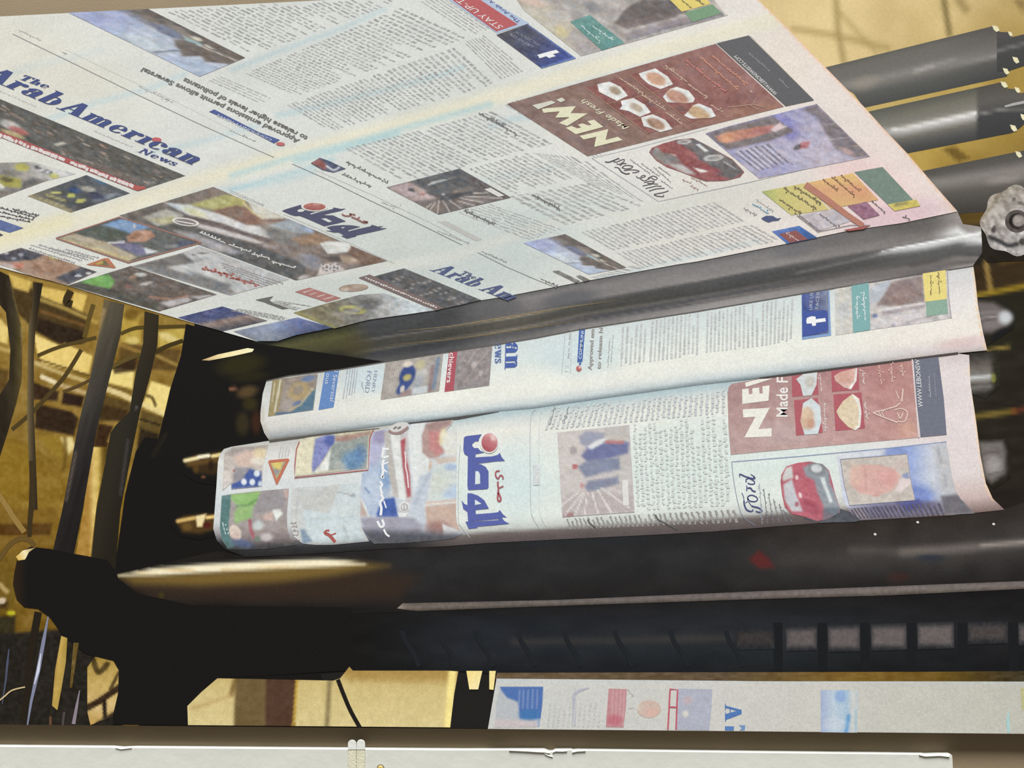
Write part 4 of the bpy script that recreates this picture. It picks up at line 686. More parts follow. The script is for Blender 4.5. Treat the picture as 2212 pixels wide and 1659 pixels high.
# ---- Arabic front page
BR = (112, 88, 76)
area('street_photo', S, [(461, 404), (837, 564), (640, 606), (258, 466)], (92, 90, 90), [
    ('p', ph(90, 350, 620, 180, 1165, 20, 1330, 100, 960, 230, 590, 200), (110, 96, 86), 1, 8), ('g', ph(560, 190), ph(1200, 60), [(0, (96, 90, 82)), (0.5, (108, 96, 84)), (1, (128, 106, 94))], 0.7),
    ('p', ph(880, 230, 1290, 110, 1420, 120, 1540, 170, 1500, 260, 1200, 290), (172, 166, 84), 1, 7), ('p', ph(1150, 290, 1440, 230, 1600, 290, 1720, 380, 2010, 380, 1800, 460, 1540, 455, 1300, 360), (128, 84, 66), 1, 7), ('p', ph(1240, 300, 1440, 240, 1520, 330, 1400, 400), (118, 92, 78), 0.8, 8), ('s', ph(1500, 200, 1620, 310, 1720, 370), 5, (216, 196, 110), 0.9, 6),
    ('p', ph(1540, 160, 2010, 380, 1720, 390, 1620, 300), (220, 216, 196), 0.9, 6), ('p', ph(600, 195, 900, 230, 1290, 350, 1540, 455, 1700, 470, 1860, 615, 1500, 540, 900, 350), (208, 208, 206), 1, 6), ('p', ph(650, 215, 900, 240, 1000, 300, 780, 290), (176, 196, 208), 0.8, 7), ('e', *ph(950, 310), 26, 7, 20, (206, 204, 140), 0.8, 0.9),
    ('p', ph(370, 360, 620, 275, 840, 340, 700, 440, 530, 470), (166, 164, 150), 1, 8), ('p', ph(440, 400, 700, 350, 800, 400, 600, 450), (180, 172, 104), 0.7, 8), ('p', ph(110, 350, 560, 240, 620, 270, 330, 360, 500, 460, 480, 480, 260, 400), (90, 80, 72), 0.9, 7),
    ('p', ph(800, 330, 960, 360, 1250, 430, 1560, 540, 1860, 630, 1800, 650, 1400, 560, 1020, 450), (88, 72, 70), 1, 5), ('p', ph(1010, 440, 1300, 510, 1560, 590, 1740, 660, 1640, 660, 1350, 590, 980, 480), (196, 188, 186), 1, 5), ('s', ph(1740, 690, 1890, 700), 7, (170, 150, 150), 0.7, 6),
    ('p', ph(500, 480, 720, 440, 980, 490, 1400, 600, 1760, 720, 2212, 900, 2212, 1159, 1500, 940, 1000, 640, 700, 500), (72, 72, 72), 1, 9), ('p', ph(720, 520, 1000, 560, 1300, 680, 1510, 770, 1400, 790, 1200, 760, 1000, 660), (150, 146, 150), 0.95, 10), ('s', ph(1040, 620, 1360, 760), 7, (172, 168, 170), 0.7, 8),
    ('e', *u4(330, 500), 36, 16, 20, (150, 146, 138), 0.75, 0.9), ('e', *u4(360, 540), 32, 14, 20, (100, 100, 98), 0.8, 0.9), ('p', u4(280, 460, 430, 410, 560, 470, 610, 520, 480, 520), (150, 166, 178), 0.85, 8), ('e', *u4(550, 490), 14, 5, 20, (140, 160, 196), 0.9, 0.7), ('p', u4(440, 560, 620, 510, 760, 570, 640, 600, 520, 600), (150, 112, 80), 0.95, 7),
    ('p', u4(640, 590, 700, 575, 840, 580, 868, 612, 860, 650, 700, 668), (212, 212, 204), 1, 4), ('p', u4(870, 610, 1130, 718, 960, 760, 900, 700, 840, 660), (110, 78, 62), 1, 7), ('e', *u4(850, 710), 24, 9, 15, (156, 130, 106), 0.9, 0.8), ('e', *u4(880, 715), 8, 4, 15, (196, 166, 140), 0.8, 0.7), ('p', u4(660, 690, 780, 680, 800, 720, 720, 720), (64, 54, 52), 0.9, 6), ('e', *u4(570, 720), 26, 14, 20, (126, 128, 142), 0.9, 0.9),
    ('p', u4(650, 740, 760, 730, 830, 790, 620, 830), (206, 194, 190), 0.9, 5), ('e', *u4(520, 840), 12, 6, -15, (196, 186, 184), 0.8, 0.8), ('n', 10, 5, 16, 25, 9)] + [('e', *u4(665 + 26 * (i % 5), 745 + 18 * (i // 5) + 5 * (i % 2)), 2.6, 1.7, 0, (74, 66, 70), 0.9, 0.5) for i in range(15)], 3.2, 7, 'wide dark street photo in the Arabic front page')
for k, (a, b) in enumerate([((1010, 540), (1300, 660)), ((1340, 675), (1580, 760)), ((1600, 785), (1800, 830)), ((1830, 870), (2090, 945))]): squiggle('photo_caption', S, ph(*a), ph(*b), 3.2, (222, 220, 214), 2.8, 8, 200 + k)
area('round_sign', S, ell(*ph(850, 420), 30, 8.5, 8), (214, 212, 200), z=8); area('round_sign_centre', S, ell(*ph(850, 420), 23, 6, 8), (120, 108, 104), z=9)
stroke('round_sign_bar', S, ph(740, 408, 950, 445), 2.4, (222, 220, 214), 10)
area('portrait_inset', S, u2(480, 848, 1020, 668, 1722, 885, 1098, 1057), (80, 82, 78), [
    ('p', u2(650, 800, 880, 740, 1010, 760, 1080, 830, 900, 870), (66, 76, 64), 1, 6), ('p', u2(880, 735, 1050, 680, 1300, 750, 1120, 810, 1000, 770), (116, 148, 190), 1, 6), ('e', *u2(1150, 745), 3, 4, 0, (216, 200, 200), 0.8, 0.8), ('p', u2(1080, 840, 1160, 780, 1290, 790, 1330, 830, 1240, 880, 1100, 880), (178, 120, 90), 1, 5), ('e', *u2(1160, 830), 12, 6, -20, (120, 76, 52), 0.6, 0.8), ('e', *u2(1250, 800), 12, 5, 10, (206, 146, 116), 0.6, 0.8),
    ('p', u2(490, 848, 640, 810, 900, 880, 1180, 1010, 1095, 1045), (176, 160, 128), 1, 5), ('s', u2(560, 868, 820, 940, 1100, 1030), 7, (214, 186, 110), 0.7, 8), ('e', *u2(700, 890), 34, 5, 16, (140, 130, 100), 0.6, 0.9), ('p', u2(930, 890, 1060, 880, 1210, 910, 1280, 980, 1190, 1000), (108, 104, 136), 1, 5), ('s', u2(930, 890, 1060, 880), 4, (214, 212, 214), 0.9, 3), ('p', u2(1230, 925, 1360, 965, 1250, 985), (206, 210, 214), 1, 4), ('e', *u2(1580, 900), 22, 8, 0, (66, 76, 108), 0.7, 0.9), ('e', *u2(1460, 920), 14, 4, 0, (150, 150, 156), 0.6, 0.8), ('n', 8, 4, 14, 20, 5)], 3, 8, 'portrait inset with red border in the Arabic front page')
for a, b in [((480, 848), (1020, 668)), ((1020, 668), (1722, 885)), ((1722, 885), (1098, 1057)), ((1098, 1057), (480, 848))]:
    stroke('inset_border', S, u2(*a, *b), 2.4, (164, 96, 80), 9)
for i, (a, b) in enumerate([((260, 905), (700, 1040)), ((330, 905), (760, 1035)), ((420, 930), (800, 1025)), ((560, 945), (850, 1020)), ((250, 935), (640, 1060))]):
    squiggle('headline', S, u2(*a), u2(*b), 2.2, (150, 146, 150), 1.6, 7, 30 + i)
polys('warning_triangle', S, [u2(738, 1074, 895, 1018, 930, 1020, 992, 1100, 975, 1102)], (192, 96, 52), 8, 'orange warning triangle drawn on the big sheet')
area('warning_triangle_centre', S, u2(800, 1070, 893, 1032, 950, 1085), (110, 96, 60), [('n', 5, 3, 60, 0, 3), ('e', *u2(850, 1062), 10, 4, -15, (206, 170, 60), 0.9, 0.6)], 3, 9)
area('face_photo', S, [(XL, 505)] + u2(0, 985, 180, 930, 400, 995, 830, 1135, 580, 1245, 300, 1180, 100, 1105, 0, 1075) + [(XL, 540)], (160, 120, 92), [
    ('p', [(XL, 500)] + u2(0, 985, 180, 930, 380, 990, 300, 1030, 100, 1050, 0, 1040) + [(XL, 530)], (60, 60, 72), 1, 5), ('p', u2(220, 1080, 400, 990, 520, 1020, 640, 1080, 540, 1150, 340, 1150), (156, 112, 84), 1, 8), ('e', *u2(460, 1010), 10, 5, 10, (160, 160, 60), 0.8, 0.7), ('p', u2(470, 1190, 700, 1090, 835, 1135, 590, 1240), (58, 60, 72), 1, 6), ('e', *u2(670, 1170), 8, 3, 0, (222, 222, 226), 0.9, 0.6), ('e', *u2(760, 1148), 6, 3, 0, (222, 222, 226), 0.9, 0.6), ('p', u2(100, 1060, 205, 1060, 200, 1105, 110, 1100), (196, 92, 66), 0.9, 5), ('e', *u2(60, 1080), 22, 6, 15, (200, 180, 170), 0.8, 0.8), ('e', *u2(60, 975), 5, 3, 0, (206, 206, 210), 0.7, 0.7), ('e', *u2(180, 990), 6, 4, 0, (190, 190, 198), 0.6, 0.7), ('e', *u2(120, 1020), 6, 3, 0, (190, 190, 198), 0.6, 0.7), ('n', 9, 5, 22, 20, 5)], 3, 7, 'face and starred flag photo at the lower left edge of the sheet')
area('fans_photo', S, u2(585, 1250, 1120, 1085, 1855, 1328, 1360, 1472), (86, 74, 66), [
    ('n', 12, 6, 26, 18, 8), ('p', u2(600, 1250, 700, 1225, 1000, 1290, 1360, 1400, 1340, 1470), (64, 62, 52), 0.9, 8), ('p', u2(690, 1225, 760, 1180, 930, 1155, 985, 1220, 940, 1280, 800, 1250), (86, 158, 56), 1, 5), ('e', *u2(840, 1190), 16, 6, 10, (110, 186, 70), 0.6, 0.9), ('e', *u2(1200, 1160), 14, 4, 0, (196, 196, 186), 0.9, 0.7), ('e', *u2(1140, 1180), 9, 4, -10, (150, 110, 84), 0.9, 0.7), ('e', *u2(1250, 1235), 14, 3.5, -12, (190, 184, 176), 0.8, 0.7), ('s', u2(1280, 1350, 1480, 1370, 1600, 1340), 4, (178, 116, 88), 0.8, 5), ('p', u2(1360, 1400, 1600, 1350, 1640, 1380, 1460, 1440), (190, 182, 184), 0.85, 6), ('p', u2(1400, 1450, 1640, 1390, 1720, 1370, 1600, 1420), (60, 56, 70), 0.9, 5), ('p', u2(1620, 1345, 1850, 1330, 1700, 1370), (206, 204, 206), 0.8, 5), ('e', *u2(1100, 1260), 8, 4, 0, (140, 66, 60), 0.6, 0.8)], 3, 7, 'photo with a green jersey above the left hall')
area('tower_photo', S, u2(1135, 1085, 1560, 972, 1700, 915, 2470, 1200, 1965, 1336), (178, 178, 178), [
    ('p', u2(1140, 1085, 1560, 972, 1665, 1055, 1440, 1100, 1560, 1160), (100, 96, 92), 1, 6), ('p', u2(1150, 1090, 1400, 1110, 1900, 1200, 2010, 1320, 1950, 1335), (112, 110, 110), 1, 10), ('p', u2(1430, 1090, 1690, 1070, 2000, 1250, 1900, 1240), (188, 190, 188), 0.9, 8), ('p', u2(1600, 1120, 1980, 1250, 1900, 1300, 1700, 1210), (98, 100, 102), 0.75, 10), ('s', u2(1640, 990, 1780, 970), 2.5, (84, 82, 84), 0.9, 2), ('s', u2(1560, 1080, 1800, 1010), 2, (140, 136, 138), 0.8, 2), ('n', 20, 5, 18, 18, 8)], 3.5, 7, 'pale grey photo with red lettering in the Arabic front page')
squiggle('red_lettering', S, ph(1035, 955), ph(1390, 1035), 4.5, (172, 76, 66), 4.6, 8, 210); squiggle('red_lettering', S, ph(1350, 1055), ph(1690, 1138), 4.5, (172, 76, 66), 4.6, 8, 211)
for i in range(5):
    squiggle('small_print', S, ph(1240 + 20 * i, 880 + 8 * i + 22 * i), ph(1960 - 60 * i, 1120 + 8 * i), 1.6, (150, 148, 150), 1.3, 8, 50 + i)
area('blue_photo', S, [(385, 686), (481, 662), (578, 693), (480, 716)], (86, 84, 100), [('g', (470, 664), (480, 716), [(0, (66, 74, 122)), (0.45, (60, 66, 104)), (0.6, (140, 112, 100)), (0.8, (96, 84, 84)), (1, (60, 60, 70))]), ('n', 9, 3, 26, 15, 5)], 3, 7, 'blue and brown photo at the lower left edge of the sheet')
area('blue_box', S, [(505, 716), (643, 686), (721, 708), (690, 714), (640, 724), (600, 737), (556, 737)], (110, 124, 168), [('g', (520, 716), (700, 712), [(0, (110, 116, 124)), (0.35, (150, 166, 186)), (0.7, (92, 104, 160)), (1, (66, 78, 132))]), ('g', (600, 705), (610, 742), [(0, (120, 130, 170)), (1, (40, 44, 42))], 0.4)], 4, 7)
polys('bird_mark', S, [u4(175, 998, 305, 972, 275, 1000, 300, 1020, 415, 1060, 370, 1066, 240, 1015)], (84, 84, 80), 8)
lines_text('text_column', S, [u4(60, 1060), u4(420, 1125), u4(360, 1150), u4(-10, 1080)], 5, (120, 116, 118), 0.45, z=7, seed=3); lines_text('text_column', S, [u4(330, 1000), u4(590, 1040), u4(470, 1075), u4(250, 1030)], 4, (130, 124, 124), 0.5, z=7, seed=4)
area('red_box', S, u4(460, 940, 565, 910, 795, 985, 690, 1016), (172, 96, 86), z=7, label='small red text box on the big sheet')
lines_text('red_box_print', S, [u4(500, 938), u4(570, 916), u4(770, 984), u4(690, 1006)], 4, (216, 190, 184), 0.35, (0.1, 0.2), 8, 5, paper=(172, 96, 86))
area('bald_head', S, ell(*u4(885, 912), 32, 8, -4), (146, 120, 98), [('e', *u4(930, 905), 16, 5, 0, (176, 148, 122), 0.8, 0.9), ('e', *u4(820, 925), 10, 5, 0, (196, 178, 160), 0.7, 0.8)], 3, 7, 'oval portrait beside the red text box')
area('sports_photo', S, u4(448, 1092, 700, 1022, 930, 962, 1100, 950, 1480, 1072, 1300, 1100, 1000, 1142, 745, 1206), (124, 122, 116), [('g', u4(1300, 1060), u4(700, 1140), [(0, (190, 202, 208)), (0.35, (150, 152, 152)), (0.6, (108, 106, 102)), (1, (112, 104, 74))]), ('n', 10, 5, 34, 10, 7), ('s', u4(470, 1092, 620, 1150, 760, 1210), 9, (128, 118, 52), 0.95, 5), ('e', *u4(880, 1070), 30, 9, 5, (170, 166, 70), 0.95, 0.3), ('e', *u4(870, 1075), 18, 5, 5, (90, 86, 84), 0.9, 0.5), ('e', *u4(1000, 1030), 26, 12, -10, (84, 82, 80), 0.8, 0.9), ('p', u4(720, 1110, 960, 1040, 900, 1100), (170, 160, 150), 0.6, 8)], 3, 7, 'player photo with a yellow ring above the bar')
area('crowd_photo', S, u4(1000, 838, 1250, 770, 1810, 1000, 1640, 1040, 1530, 1062), (76, 76, 78), [('n', 10, 4, 24, -15, 7)] + [('s', u4(x, y, x + 70, y - 18), 1.6, (170, 160, 150), 0.8, 2) for x, y in [(1180, 850), (1300, 890), (1380, 880), (1250, 930), (1430, 950), (1360, 970), (1500, 960), (1560, 1000), (1640, 1025), (1160, 870), (1450, 930)]], 3, 7, 'dark crowd photo above the bar in the middle')
area('caption_strip', S, u4(920, 838, 1000, 815, 1540, 1058, 1480, 1076), (110, 84, 80), z=8)
rn = random.Random(9)
strokes('caption_letters', S, [([u4(970 + i * 18, 838 + i * 7.6 + rn.uniform(-4, 4)), u4(984 + i * 18, 842 + i * 7.6 + rn.uniform(-3, 3))], rn.uniform(2.2, 4.2)) for i in range(29)], (206, 200, 196), 9)
# Arabic masthead
IND = (66, 68, 98)
polys('masthead_arabic', S, [
    m1(88, 285, 150, 255, 465, 160, 470, 200, 500, 240, 430, 245, 385, 280, 420, 305, 500, 300, 560, 268, 640, 282, 790, 285, 640, 335, 660, 355, 810, 315, 1090, 248, 1120, 215, 1250, 245, 1360, 240, 1250, 285, 900, 365, 1000, 372, 1100, 372, 1360, 490, 1200, 530, 930, 590, 700, 490, 560, 430, 440, 385, 340, 385, 240, 355),
    m1(975, 610, 1100, 580, 1300, 565, 1480, 572, 1650, 600, 1560, 625, 1395, 670, 1420, 690, 1600, 645, 1850, 590, 1880, 560, 1990, 595, 2110, 585, 2020, 625, 2180, 630, 2030, 672, 1560, 775, 1570, 790, 1380, 838, 1265, 785, 1320, 770, 1220, 715, 1120, 715, 950, 675, 1085, 680)], IND, 7, 'indigo Arabic masthead on the big sheet')
polys('masthead_counter', S, [m1(870, 440, 960, 432, 1085, 492, 1030, 512, 985, 500)], (210, 214, 210), 8); polys('masthead_counter', S, [m1(1260, 612, 1345, 608, 1300, 635)], (210, 214, 210), 8)
area('masthead_ball', S, ell(*m1(735, 200), 24, 7.8, 1), (178, 84, 74), [('e', *m1(780, 150), 9, 3, 0, (226, 190, 170), 0.9, 1.0), ('g', m1(700, 130), m1(720, 280), [(0, (190, 100, 80)), (1, (160, 66, 64))], 0.5)], 2, 9, 'red ball over the Arabic masthead on the big sheet')
area('masthead_ball_rim', S, ell(*m1(735, 206), 28.5, 9.6, 1), (224, 218, 210), z=8)
strokes('masthead_small_word', S, [(curve(m1(1290, 340, 1300, 365, 1370, 385, 1460, 375, 1440, 345, 1550, 365)), 3.2), (curve(m1(1470, 405, 1560, 440, 1640, 480, 1720, 518, 1790, 510, 1700, 490)), 3.6), (curve(m1(1570, 450, 1640, 405)), 2.5)], (150, 84, 78), 8)
stroke('rule', S, u4(440, 15, 700, 130, 1000, 278, 1300, 420, 1670, 602), 1.5, (110, 112, 112), 6); stroke('rule', S, u4(600, 55, 1000, 230, 1480, 460, 1710, 590), 0.8, (170, 172, 170), 6)
squiggle('dateline', S, u4(1090, 300), u4(1220, 335), 6, (150, 152, 150), 2.2, 6, 5); squiggle('dateline', S, u4(1490, 500), u4(1720, 590), 3, (150, 150, 148), 1.6, 6, 6)
area('grey_bar', S, u4(1490, 430, 1560, 430, 1815, 560, 1770, 575), (180, 180, 174), z=6)
for k in (0, 1):
    squiggle('small_print', S, u4(-10, 205 + 14 * k), u4(240, 315 + 8 * k), 2, (176, 176, 170), 1.2, 6, 60 + k)
stroke('small_print', S, u4(380, 380, 640, 490, 1180, 735), 1.3, (184, 186, 182), 6)
# news strip with small red and blue badge
area('badge', S, u4(575, 10, 640, -30, 700, -10, 830, 50, 740, 78, 660, 60), (66, 74, 104), [('p', u4(575, 10, 640, -25, 700, 30, 680, 60), (140, 70, 66), 1, 5), ('s', curve(u4(690, 30, 740, 60, 780, 40)), 4, (214, 220, 222), 0.9, 3), ('n', 6, 3, 20, 0, 3)], 2.5, 7, 'small red and navy badge above the indigo masthead')
for i, (a, b, h, w) in enumerate([((830, 0), (1130, 155), 4.2, 2.6), ((800, 90), (1015, 180), 3.6, 2.4), ((1690, 350), (1900, 455), 4.2, 2.6)]):
    squiggle('headline', S, u4(*a), u4(*b), h, (104, 104, 104), w, 7, 70 + i)
squiggle('headline', S, u3(2110, 965), u3(2330, 1090), 5, (92, 92, 94), 2.6, 7, 74)
squiggle('headline', S, u6(0, 615), u6(190, 740), 5, (96, 98, 100), 2.6, 7, 75); squiggle('headline', S, u6(290, 1140), u6(470, 1240), 4, (104, 104, 104), 2.4, 7, 76); squiggle('headline', S, u8(470, 65), u8(660, 165), 3.5, (104, 104, 104), 2.4, 7, 77); squiggle('headline', S, u8(10, 175), u8(210, 268), 3.5, (104, 104, 104), 2.4, 7, 78)
area('soldiers_photo', S, so(-40, 450, 1255, 118, 2165, 630, 880, 932), (88, 80, 80), [
    ('p', so(-40, 450, 390, 350, 560, 420, 750, 560, 860, 640, 430, 710), (176, 150, 148), 1, 10), ('n', 5, 4, 34, 25, 7), ('p', so(390, 345, 1255, 118, 1500, 260, 1400, 330, 1650, 500, 1400, 560, 1000, 600, 700, 560, 620, 480), (74, 76, 80), 1, 12), ('p', so(340, 470, 470, 470, 460, 540, 340, 510), (58, 60, 70), 1, 4), ('p', so(680, 415, 760, 350, 1000, 305, 1040, 320, 860, 370, 700, 420), (178, 178, 172), 1, 3), ('s', so(1060, 300, 1180, 268), 2.5, (130, 128, 126), 0.9, 3),
    ('e', *so(520, 500), 10, 4, 10, (176, 146, 132), 0.9, 0.7), ('p', so(630, 540, 800, 560, 1000, 560, 1620, 500, 1300, 580, 1150, 660, 900, 690, 930, 620, 720, 570), (64, 66, 72), 1, 4), ('e', *so(960, 575), 4, 2.5, 0, (170, 176, 190), 0.9, 0.6), ('e', *so(600, 575), 7, 2.5, 5, (150, 76, 76), 0.8, 0.7), ('e', *so(1350, 490), 24, 5, -10, (116, 104, 96), 0.8, 0.8), ('e', *so(1180, 530), 8, 3, -5, (136, 124, 108), 0.8, 0.7),
    ('p', so(880, 700, 1150, 670, 2160, 630, 1700, 730, 880, 930, 430, 710), (112, 98, 92), 0.8, 8)] + [('s', so(*a), 2.6, (198, 184, 176), 0.85, 2.5) for a in [(890, 690, 860, 925), (960, 690, 1075, 880), (1080, 690, 1290, 830), (1220, 690, 1520, 775), (820, 720, 730, 860), (740, 750, 660, 820), (1260, 640, 1680, 720), (1330, 610, 2000, 640), (1500, 560, 1760, 540)]], 2.6, 7, 'dark photo of figures in a burial field on the big sheet')
area('photo_tag', S, so(1690, 487, 1800, 458, 2050, 598, 1940, 622), (214, 212, 206), z=9)
# ---- second English front page, in the middle
serif('masthead', S, 'Arab Am', (928, 584), (1100, 651), (36, -13), (72, 82, 124), 6, 'navy serif words Arab Am running into the fold')
serif('masthead', S, 'The', u4(1650, 808), u4(1755, 850), (12, -6), (72, 80, 116), 6)
LK2 = [(1131, 525), (1272, 593), (1353, 578), (1221, 506)]
picture('lake_photo', S, LK2, (150, 160, 190), SKY, (44, 26), 7, 'blue sky and dark trees photo in the middle of the sheet')
stroke('rule', S, u8(100, 460, 300, 560, 520, 655, 640, 700), 1.5, (120, 124, 124), 6); squiggle('dateline', S, u8(130, 455), u8(300, 528), 2.2, (120, 120, 118), 1.5, 6, 5); squiggle('dateline', S, u8(530, 640), u8(650, 695), 3, (96, 96, 96), 2.2, 6, 6)
area('headline', S, u8(610, 588, 650, 582, 800, 655, 770, 668), (106, 104, 100), [('n', 3, 3, 50, 25, 4)], 2.5, 7); area('headline', S, u8(770, 620, 800, 615, 870, 648, 830, 660), (104, 104, 100), [('n', 3, 3, 50, 25, 4)], 2.5, 7)
# ---- upside-down English text, headline and date strip
GY = (104, 102, 98)
words('headline', S, 'Approved emissions permit allows Severstal', u3(590, 1195), u1(1225, 578), (-7, 8.2), (96, 94, 92), 7, 0.03, label='upside-down grey headline about an emissions permit')
words('headline', S, 'to release higher levels of pollutants', u3(660, 1170), u1(1580, 665), (-7, 8.2), (96, 94, 92), 7, 0.03)
area('section_strip', S, u1(1785, 955, 1830, 935, 2212, 1130) + u3(415, 1195, 365, 1225, 0, 1035), (70, 86, 146), z=7, label='upside-down blue strip lettered COMMUNITY NEWS')
words('section_letters', S, 'COMMUNITY NEWS', u3(350, 1190), u1(1860, 975), (-3.2, 3.8), (196, 204, 226), 8, 0.01)
area('section_dot', S, ell(*u3(420, 1230), 9.5, 4, 5), (196, 84, 84), z=8)
TX = (146, 146, 144)
lines_text('text_column', S, [(345, 20), (548, 120), (905, -12), (702, -112)], 38, TX, 0.46, (0.03, 0.1), 6, 11, 0.3)
lines_text('text_column', S, [(528, 160), (640, 208), (1010, 82), (870, 16)], 38, TX, 0.5, (0.03, 0.1), 6, 12, 0.3)
lines_text('text_column', S, [(618, 228), (712, 284), (1070, 182), (985, 102)], 36, TX, 0.5, (0.04, 0.12), 6, 13, 0.3)
lines_text('text_column', S, [(905, 4), (1018, 78), (1060, 62), (960, -5)], 6, (150, 146, 142), 0.4, (0.05, 0.15), 6, 14)
lines_text('text_column', S, [(1000, 92), (1080, 172), (1140, 152), (1046, 76)], 8, (150, 148, 142), 0.45, (0.07, 0.2), 6, 15)
lines_text('text_column', S, [(448, 175), (560, 225), (590, 212), (480, 165)], 4, (150, 150, 148), 0.4, (0.05, 0.15), 6, 16)
# Arabic columns
TA = (146, 147, 146)
lines_text('text_column', S, [(742, 322), (880, 398), (1040, 350), (905, 282)], 15, TA, 0.5, (0.05, 0.14), 6, 21, 0.35); lines_text('text_column', S, [(912, 280), (1046, 348), (1195, 310), (1065, 240)], 13, TA, 0.5, (0.05, 0.14), 6, 22, 0.35)
lines_text('text_column', S, [(1088, 228), (1280, 340), (1310, 332), (1120, 214)], 4, (150, 150, 150), 0.4, (0.03, 0.1), 6, 23, 0.5)
lines_text('text_column', S, [(1010, 366), (1110, 420), (1240, 385), (1140, 330)], 12, TA, 0.5, (0.05, 0.16), 6, 24, 0.35); lines_text('text_column', S, [(1150, 330), (1265, 395), (1395, 438), (1262, 342)], 11, TA, 0.5, (0.05, 0.16), 6, 25, 0.35)
lines_text('text_column', S, [(1095, 425), (1215, 488), (1390, 445), (1275, 395)], 12, TA, 0.5, (0.05, 0.16), 6, 26, 0.35); lines_text('text_column', S, [(985, 460), (1140, 520), (1215, 495), (1060, 440)], 8, (146, 146, 146), 0.36, (0.05, 0.16), 6, 27, 0.5)
lines_text('text_column', S, [(1252, 502), (1322, 542), (1612, 478), (1545, 436)], 27, (152, 152, 150), 0.52, (0.05, 0.15), 6, 28, 0.3); lines_text('text_column', S, [(1330, 548), (1385, 580), (1690, 520), (1625, 484)], 27, (152, 152, 150), 0.52, (0.05, 0.15), 6, 29, 0.3)
lines_text('text_column', S, [(1272, 600), (1290, 602), (1400, 580), (1370, 572)], 10, (150, 150, 150), 0.5, (0.2, 0.4), 6, 30)
# ---- social media panel and street photo at the top
area('stay_panel', S, [(955, -14)] + u5(30, 0, 360, 230, 580, 160, 300, 0) + [(1040, -18)], (170, 190, 220), z=7, label='pale blue panel with red STAY UP-TO-DATE strip at the top')
area('stay_strip', S, [(975, -12)] + u5(60, 5, 355, 217, 500, 168, 245, 0) + [(1030, -14)], (196, 62, 66), z=8)
words('stay_letters', S, 'STAY UP-TO', u5(405, 185), u5(70, -40), (-14, 5.5), (236, 222, 218), 9, 0.0)
words('stay_letters', S, 'The Arab Am', u5(525, 150), u5(290, -25), (-8, 3), (92, 104, 166), 9, 0.0)
area('follow_panel', S, u5(355, 240, 570, 165, 900, 400, 665, 468), (56, 62, 104), [('g', u5(480, 180), u5(800, 440), [(0, (62, 62, 76)), (0.5, (58, 64, 100)), (1, (58, 74, 150))]), ('s', u5(580, 170, 900, 398, 668, 466), 5, (120, 150, 210), 0.8, 5)], 4, 8, 'navy panel with a white letter f near the top edge')
polys('letter_f', S, [u5(600, 388, 650, 372, 720, 352, 765, 342, 785, 360, 740, 372, 760, 385, 715, 398, 695, 386, 650, 400, 635, 378)], (238, 240, 240), 9)
words('panel_letters', S, 'LIKE US ON', u5(610, 320), u5(460, 232), (-7, 2.5), (150, 156, 180), 9, 0.0); words('panel_letters', S, 'FACEBOOK', u5(655, 305), u5(490, 212), (-7, 2.5), (140, 146, 170), 9, 0.0)
area('street_advert', S, [(1105, -19)] + u5(540, 70, 935, 385, 1935, 105, 1840, 0) + [(1535, -40)], (168, 160, 154), [
    ('n', 22, 10, 40, 35, 7), ('p', [(1105, -19)] + u5(540, 70, 800, 280, 900, 180, 700, 0), (196, 186, 160), 0.7, 14), ('p', u5(1160, 160, 1240, 60, 1350, 0, 1550, 0, 1660, 85, 1250, 190), (84, 74, 72), 0.95, 8), ('p', u5(1180, 170, 1400, 110, 1600, 90, 1580, 120, 1250, 200), (110, 92, 88), 0.9, 6), ('e', *u5(1000, 50), 22, 12, 20, (120, 116, 118), 0.8, 0.9), ('e', *u5(900, 40), 26, 10, 20, (160, 156, 150), 0.8, 0.9), ('p', u5(1220, 230, 1660, 110, 1700, 150, 1250, 260), (140, 126, 132), 0.9, 6), ('s', u5(1240, 275, 1500, 200, 1900, 100), 5, (90, 84, 100), 0.6, 5), ('e', *u5(800, 220), 16, 10, 30, (216, 196, 120), 0.7, 0.9), ('p', u5(850, 290, 960, 250, 1060, 340, 940, 375), (164, 154, 150), 0.9, 8), ('e', *u5(610, 20), 30, 8, 10, (214, 176, 160), 0.7, 0.8), ('p', u5(690, 90, 850, 60, 870, 140, 740, 160), (190, 184, 178), 0.7, 8), ('s', u5(550, 75, 700, 200, 860, 320), 8, (196, 190, 150), 0.5, 10), ('s', u5(1870, 30, 1925, 100), 6, (226, 214, 206), 1, 3)], 4, 7, 'street scene advert at the top edge of the print')
area('advert_teal', S, u5(858, 150, 992, 104, 1232, 296, 1075, 346), (74, 142, 134), [('n', 6, 4, 14, 0, 4)], 4, 8); squiggle('advert_letters', S, u5(935, 180), u5(1060, 285), 5, (190, 220, 216), 2.4, 9, 5); squiggle('advert_letters', S, u5(1010, 180), u5(1150, 280), 5, (190, 220, 216), 2.4, 9, 6)
area('advert_yellow', S, [(1440, -35)] + u5(1538, 0, 1620, 82, 1818, 28, 1795, 0) + [(1520, -38)], (232, 204, 70), z=8); squiggle('advert_letters', S, u5(1620, 5), u5(1690, 60), 5, (110, 96, 50), 3, 9, 8); squiggle('advert_letters', S, u5(1700, -10), u5(1770, 35), 5, (110, 96, 50), 3, 9, 9)
area('advert_green', S, u5(1640, 88, 1830, 32, 1892, 92, 1692, 152), (98, 148, 100), z=8)
